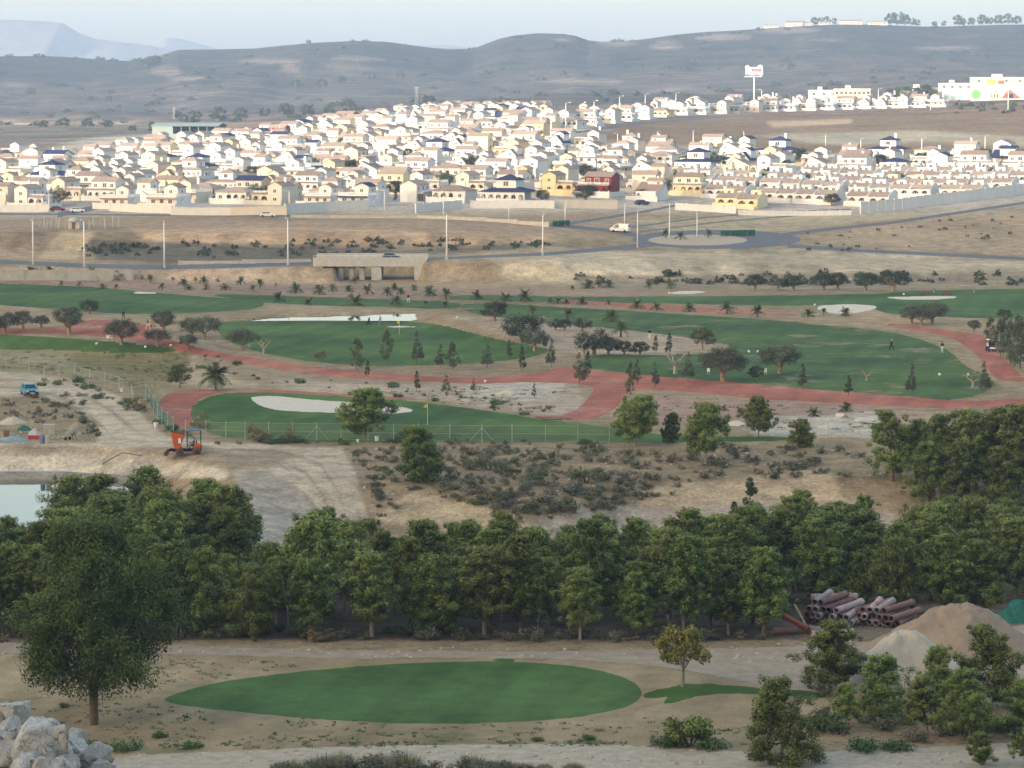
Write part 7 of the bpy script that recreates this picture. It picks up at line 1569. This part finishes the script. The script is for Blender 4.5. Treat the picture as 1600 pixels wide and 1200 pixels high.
for sx in (-.6, .45):
    for sy in (-.35, .35): mb.tube([(sx, sy, 0), (sx * .6, sy * .8, .75)], .035, 5)
mb.build('legs', CL['black'], mx_)
for s in (-1, 1): mb = MB(); mb.lathe([(.05, -.04), (.2, -.04), (.2, .04), (.05, .04)], (-.55, s * .42, .2), 14, axis='y'); mb.build('wheel', BLACKR, mx_)
hz_ = MB(); hz_.tube([G(222, 713) + Vector((0, 0, .06)), G(192, 708) + Vector((0, 0, .06)), G(176, 716) + Vector((0, 0, .06)), G(160, 726) + Vector((0, 0, .06))], .03, 6); tag(hz_.build('hose', BLACKR, None, True), 'black hose snaking from the dumper down to the pond', 'hose')
for k, (x, b, s_) in enumerate([(559, 691, .35), (589, 689, .55), (582, 744, .3), (570, 763, .25), (112, 597, .3), (121, 603, .4), (142, 602, .35), (190, 612, .5), (244, 668, .6)]):
    e = empty('bucket', G(x, b), .5 * k, s_); tag(e, f'white plastic bucket, {ordn(k)} of those littering the ground', 'bucket', 'white buckets and litter'); mb = MB(); mb.lathe([(.38, 0), (.5, .9), (.54, .92), (.54, 1.0), (.46, 1.0), (.36, .06), (0, .06)], (0, 0, 0), 14); mb.build('pail', WHITEM, e); mb = MB(); mb.tube([(-.5, 0, .95), (-.3, -.3, .75), (0, -.45, .65), (.3, -.3, .75), (.5, 0, .95)], .025, 5); mb.build('handle', GALV, e)
# culvert slab at the end of the red path
cu = empty('culvert', G(868, 656)); tag(cu, 'small reddish concrete culvert slab at the lower red path end', 'culvert'); mb = MB(); mb.bx(-2.6, 1.6, -.3, .9, .25, .45); mb.build('slab', simple('red_concrete', (.38, .18, .14), .9, .15), cu); mb = MB(); mb.bx(-2.4, -1.6, -.2, .8, -.5, .25); mb.bx(.8, 1.4, -.2, .8, -.5, .25); mb.build('wall', CONCD, cu)
# ================================================================ FENCES
FM = bpy.data.materials.new('chain_link'); FM.use_nodes = True; ft = FM.node_tree; fb = ft.nodes['Principled BSDF']; fb.inputs['Base Color'].default_value = (.25, .30, .28, 1); fb.inputs['Roughness'].default_value = .6
def link_mat(name, col, cover, scale):
    m, t, b = newmat(name, .6, .3); b.inputs['Base Color'].default_value = (*col, 1); co = objco(t)
    f = noise(t, co, scale, 1, .3); a = maprange(t, f, .3, .7, cover * .6, cover * 1.4); t.links.new(a, b.inputs['Alpha']); return m
bpy.data.materials.remove(FM); LINK = link_mat('wire_link', (.34, .36, .34), .10, 2.0); LINKG = link_mat('green_net', (.03, .16, .13), .55, 2.0); POSTM = simple('fence_post', (.42, .46, .43), .6, .1)
pm_ = MB(); pm_.tube([(0, 0, -.4), (0, 0, 2.15)], .035, 6); FPOST = pm_.mesh('post', (POSTM,)); bm_ = MB(); bm_.tube([(0, 0, 1.7), (1.5, 0, 0)], .025, 5); FBR = bm_.mesh('brace', (POSTM,))
def fence(pts, label, link, braces=(), h=2.0, extra=None):
    P = [G(a, b) for a, b in pts]; o0 = P[0].copy(); e = empty('wire_fence', o0); tag(e, label, 'fence')
    for i, p in enumerate(P):
        ob('post', FPOST, None, e, p - o0)
        if i in braces:
            dr_ = P[min(i + 1, len(P) - 1)] - P[max(i - 1, 0)]; a = math.atan2(dr_.y, dr_.x)
            for q in (0, math.pi): ob('brace', FBR, None, e, p - o0, (0, 0, a + q))
    for hh in (.15, 1.0, 1.95):
        w = MB(); w.tube([p - o0 + Vector((0, 0, hh)) for p in P], .012, 4); w.build('wire', POSTM, e)
    nt = MB()
    for a, b in zip(P[:-1], P[1:]): nt.add([a - o0 + Vector((0, 0, .1)), b - o0 + Vector((0, 0, .1)), b - o0 + Vector((0, 0, 1.95)), a - o0 + Vector((0, 0, 1.95))], [(0, 1, 2, 3)])
    nt.build('netting', link, e); return e
fence([(-20, 578), (10, 580), (45, 584), (69, 587), (92, 590), (117, 594), (140, 600), (164, 605), (186, 612), (206, 624)], 'wire fence along the dirt road on the left', LINK, (9,))
fence([(228, 625), (234, 634), (240, 644), (246, 655), (253, 664), (262, 671), (271, 678)], 'green netted fence along the red path corner', LINKG, ())
fence([(290, 684), (322, 685), (353, 686), (383, 687), (420, 687), (457, 687), (495, 688), (533, 688), (575, 689), (615, 690), (654, 690), (703, 691), (753, 691), (800, 691), (852, 691), (903, 692), (952, 692)], 'long wire fence in front of the lower fairway', LINK, (6, 12))
fence([(1180, 684), (1240, 685), (1294, 686), (1345, 685)], 'wire fence right of the round pines', LINK, ())
# ================================================================ PIPES
PIPEM = simple('clay_pipe', (.27, .17, .15), .8, .3, 2.0, island=.35); PIPEL = simple('dusty_pipe', (.50, .41, .41), .8, .28, 1.5, island=.25); PIPEO = simple('orange_pipe', (.42, .13, .07), .6, .12, 2.0)
def pipe_mesh(r, L, t=.05):
    m = MB(); m.lathe([(r - t, 0), (r, 0), (r, L - .35), (r + .05, L - .33), (r + .05, L), (r - t, L), (r - t, 0)], (0, 0, 0), 20, axis='y', cap=False); me = m.mesh('pipe', (PIPEM,)); me.polygons.foreach_set('use_smooth', [True] * len(me.polygons)); return me
PM = pipe_mesh(.25, 4.6); PS = pipe_mesh(.25, 3.2)
AX = math.atan2(.45, .89); dvec = Vector((math.sin(AX), math.cos(AX), 0)); pv = Vector((math.cos(AX), -math.sin(AX), 0))
pc = 0
def pipe(loc, rz, label, me=None, mat=None, tilt=0):
    o = ob('pipe', me or PM, mat, None, loc, (tilt, 0, rz)); tag(o, label, 'pipe', 'clay pipes of the stack'); return o
for si, (x0, b0, rows__) in enumerate([(1254, 975, (8, 7, 5, 2)), (1336, 977, (7, 6, 4))]):
    base = G(x0, b0)
    for r_, n_ in enumerate(rows__):
        for i in range(n_):
            q = base + pv * (.55 * (i + r_ * .5) ) + dvec * random.uniform(-.35, .35); q.z = gz(q.x, q.y) + .28 + r_ * .48
            pipe(q, -AX + random.uniform(-.2, .2), f"brown clay pipe, {ordn(i)} from left in {['bottom', 'second', 'third', 'top'][r_]} layer of the {['left', 'right'][si]} stack", None, random.choice([PIPEM, PIPEM, PIPEL]))
for x, b, L, z, rz, me, mt, l in [(1262, 990, 0, .3, -82, PS, PIPEL, 'pale dusty pipe lying crosswise before the stack, upper one'), (1268, 996, 0, .3, -80, PS, PIPEL, 'pale dusty pipe lying crosswise before the stack, lower one'), (1206, 992, 0, .3, -75, PS, PIPEM, 'broken brown pipe lying alone left of the stack')]:
    q = G(x, b); q.z += z; pipe(q, R(rz), l, me, mt)
q = G(1263, 992); q.z += .45; o = pipe(q, R(55), 'orange pipe leaning across the lone brown pipe', pipe_mesh(.2, 2.3), PIPEO, R(20))
for k, (o_, l) in enumerate([((1.2, .6), 'long pale pipe on top of the left stack, rear'), ((1.6, 0), 'long pale pipe on top of the left stack, front')]):
    q = G(1244, 968) + Vector((o_[0], o_[1] * .6, 0)); q.z = gz(q.x, q.y) + 1.75; pipe(q, R(-84), l, PS, PIPEL)
pk = MB(); pk.box((0, 0, 0), (2.6, .2, .06)); PK = pk.mesh('plank', (simple('plank_wood', (.45, .34, .20), .9, .15, 3),))
for k, (x, b, rz, l) in enumerate([(1105, 988, 6, 'pale plank on the ground under the wood, right'), (985, 999, -3, 'short pale plank under the wood, left'), (1252, 978, -65, 'plank leaning on the pipe stack')]):
    q = G(x, b); q.z += .12 if k < 2 else .7; o = ob('plank', PK, None, None, q, (0, R(-8 if k < 2 else 38), R(rz)), (1 if k != 1 else .5, 1, 1)); tag(o, l, 'plank')
# ================================================================ ROCKS AT THE PHOTOGRAPHER'S FEET
rm, rt, rb = newmat('cracked_marl', .95, .1); co = objco(rt)
vo = nd(rt, 'ShaderNodeTexVoronoi', feature='DISTANCE_TO_EDGE', i_Scale=3.6); wz = nd(rt, 'ShaderNodeTexNoise', i_Scale=3.0, i_Detail=4); rt.links.new(co, wz.inputs['Vector']); wv_ = mix(rt, .45, co, wz.outputs['Color'], 'ADD'); rt.links.new(wv_, vo.inputs['Vector'])
ck = maprange(rt, vo.outputs['Distance'], 0.0, .022, 0, 1); nb_ = noise(rt, co, 9, 5, .7); cb = mix(rt, maprange(rt, noise(rt, co, 1.6, 4, .6), .35, .65, 0, 1), (.50, .495, .475), (.64, .61, .54)); cb = mix(rt, 1.0, cb, gray(rt, maprange(rt, nb_, .25, .75, .82, 1.15)), 'MULTIPLY'); cb = mix(rt, ck, (.30, .28, .24), cb); rt.links.new(cb, rb.inputs['Base Color'])
h1 = nd(rt, 'ShaderNodeMath', operation='MULTIPLY_ADD'); rt.links.new(nb_, h1.inputs[0]); h1.inputs[1].default_value = .5; rt.links.new(ck, h1.inputs[2]); bnp = nd(rt, 'ShaderNodeBump', i_Strength=.9, i_Distance=.03); rt.links.new(h1.outputs[0], bnp.inputs['Height']); rt.links.new(bnp.outputs[0], rb.inputs['Normal'])
def rock(x, y, D_, sz, label, seed, sub=4):
    """boulder centred on photo column x, row y at distance D_"""
    rng = np.random.default_rng(seed); bm = bmesh.new(); bmesh.ops.create_icosphere(bm, subdivisions=sub, radius=1.0)
    pl = [(Vector(rng.normal(0, 1, 3)).normalized(), rng.uniform(.42, .74)) for _ in range(20)]
    for v in bm.verts:
        for n_, d_ in pl:
            k = v.co.dot(n_) - d_
            if k > 0: v.co -= n_ * k * .97
        v.co *= 1.5; f = float(fbm(v.co.x * 3 + seed, v.co.y * 3 + v.co.z * 2.3, 1.4, 4)); v.co *= 1 + .34 * f + .09 * float(fbm(v.co.x * 9, v.co.y * 9 + v.co.z * 8, 1.0, 3))
    me = bpy.data.meshes.new('rock'); bm.to_mesh(me); bm.free(); me.polygons.foreach_set('use_smooth', [True] * len(me.polygons)); me.materials.append(rm)
    t = tdep(y); o = ob('rock', me, None, None, ((x - 800) / F * D_ * 1.02, D_, H - D_ * float(t)), (rng.uniform(-.4, .4), rng.uniform(-.4, .4), rng.uniform(0, 6)), [q / 66 * D_ / 60 for q in sz]); tag(o, label, 'rock', 'cracked pale rocks in the bottom left corner'); return o
for k, (x, y, D_, sz, l) in enumerate([(66, 1160, 58, (50, 40, 42), 'largest slab-like cracked rock'), (29, 1113, 60, (23, 22, 20), 'round rock on top of the pile'), (2, 1118, 60.5, (20, 20, 26), 'rock cut by the left edge near the top'), (14, 1150, 59.5, (28, 24, 24), 'rock left of the largest slab'), (18, 1182, 58, (36, 30, 24), 'lower left rock'), (112, 1172, 59, (24, 22, 22), 'rock right of the largest slab'), (140, 1190, 58.5, (24, 22, 20), 'small rock at the right foot of the pile'), (100, 1196, 57.5, (30, 26, 20), 'rock at the bottom edge right of the slab'), (45, 1204, 57, (40, 30, 24), 'rock at the bottom edge below the slab'), (-20, 1170, 60, (36, 30, 40), 'rock mostly outside the left edge'), (160, 1202, 58, (20, 18, 14), 'outermost right rock of the pile'), (122, 1152, 60, (14, 14, 12), 'little rock behind the right rock'), (84, 1210, 56.5, (50, 30, 30), 'rock half below the bottom edge')]):
    rock(x, y, D_, sz, l + ' in the bottom left corner', 40 + k)
rrg = random.Random(4)
for k in range(34):
    x = rrg.uniform(-10, 172); y = np.interp(x, [-10, 40, 100, 172], [1140, 1135, 1155, 1190]) + rrg.uniform(0, 55); r_ = rrg.uniform(5, 13)
    rock(x, min(y, 1206), 58.6 + rrg.uniform(-.6, .6), (r_, r_ * .9, r_ * .8), f'small pale rubble chunk, {ordn(k)} of those wedged among the corner rocks', 200 + k, 2)
# supporting rubble under the pile
heap('rubble', 60, 1199, 3.0, 2.4, .01, SANDP, 'pale rubble bed under the corner rocks', 'rubble', 2, .1, sub=10)
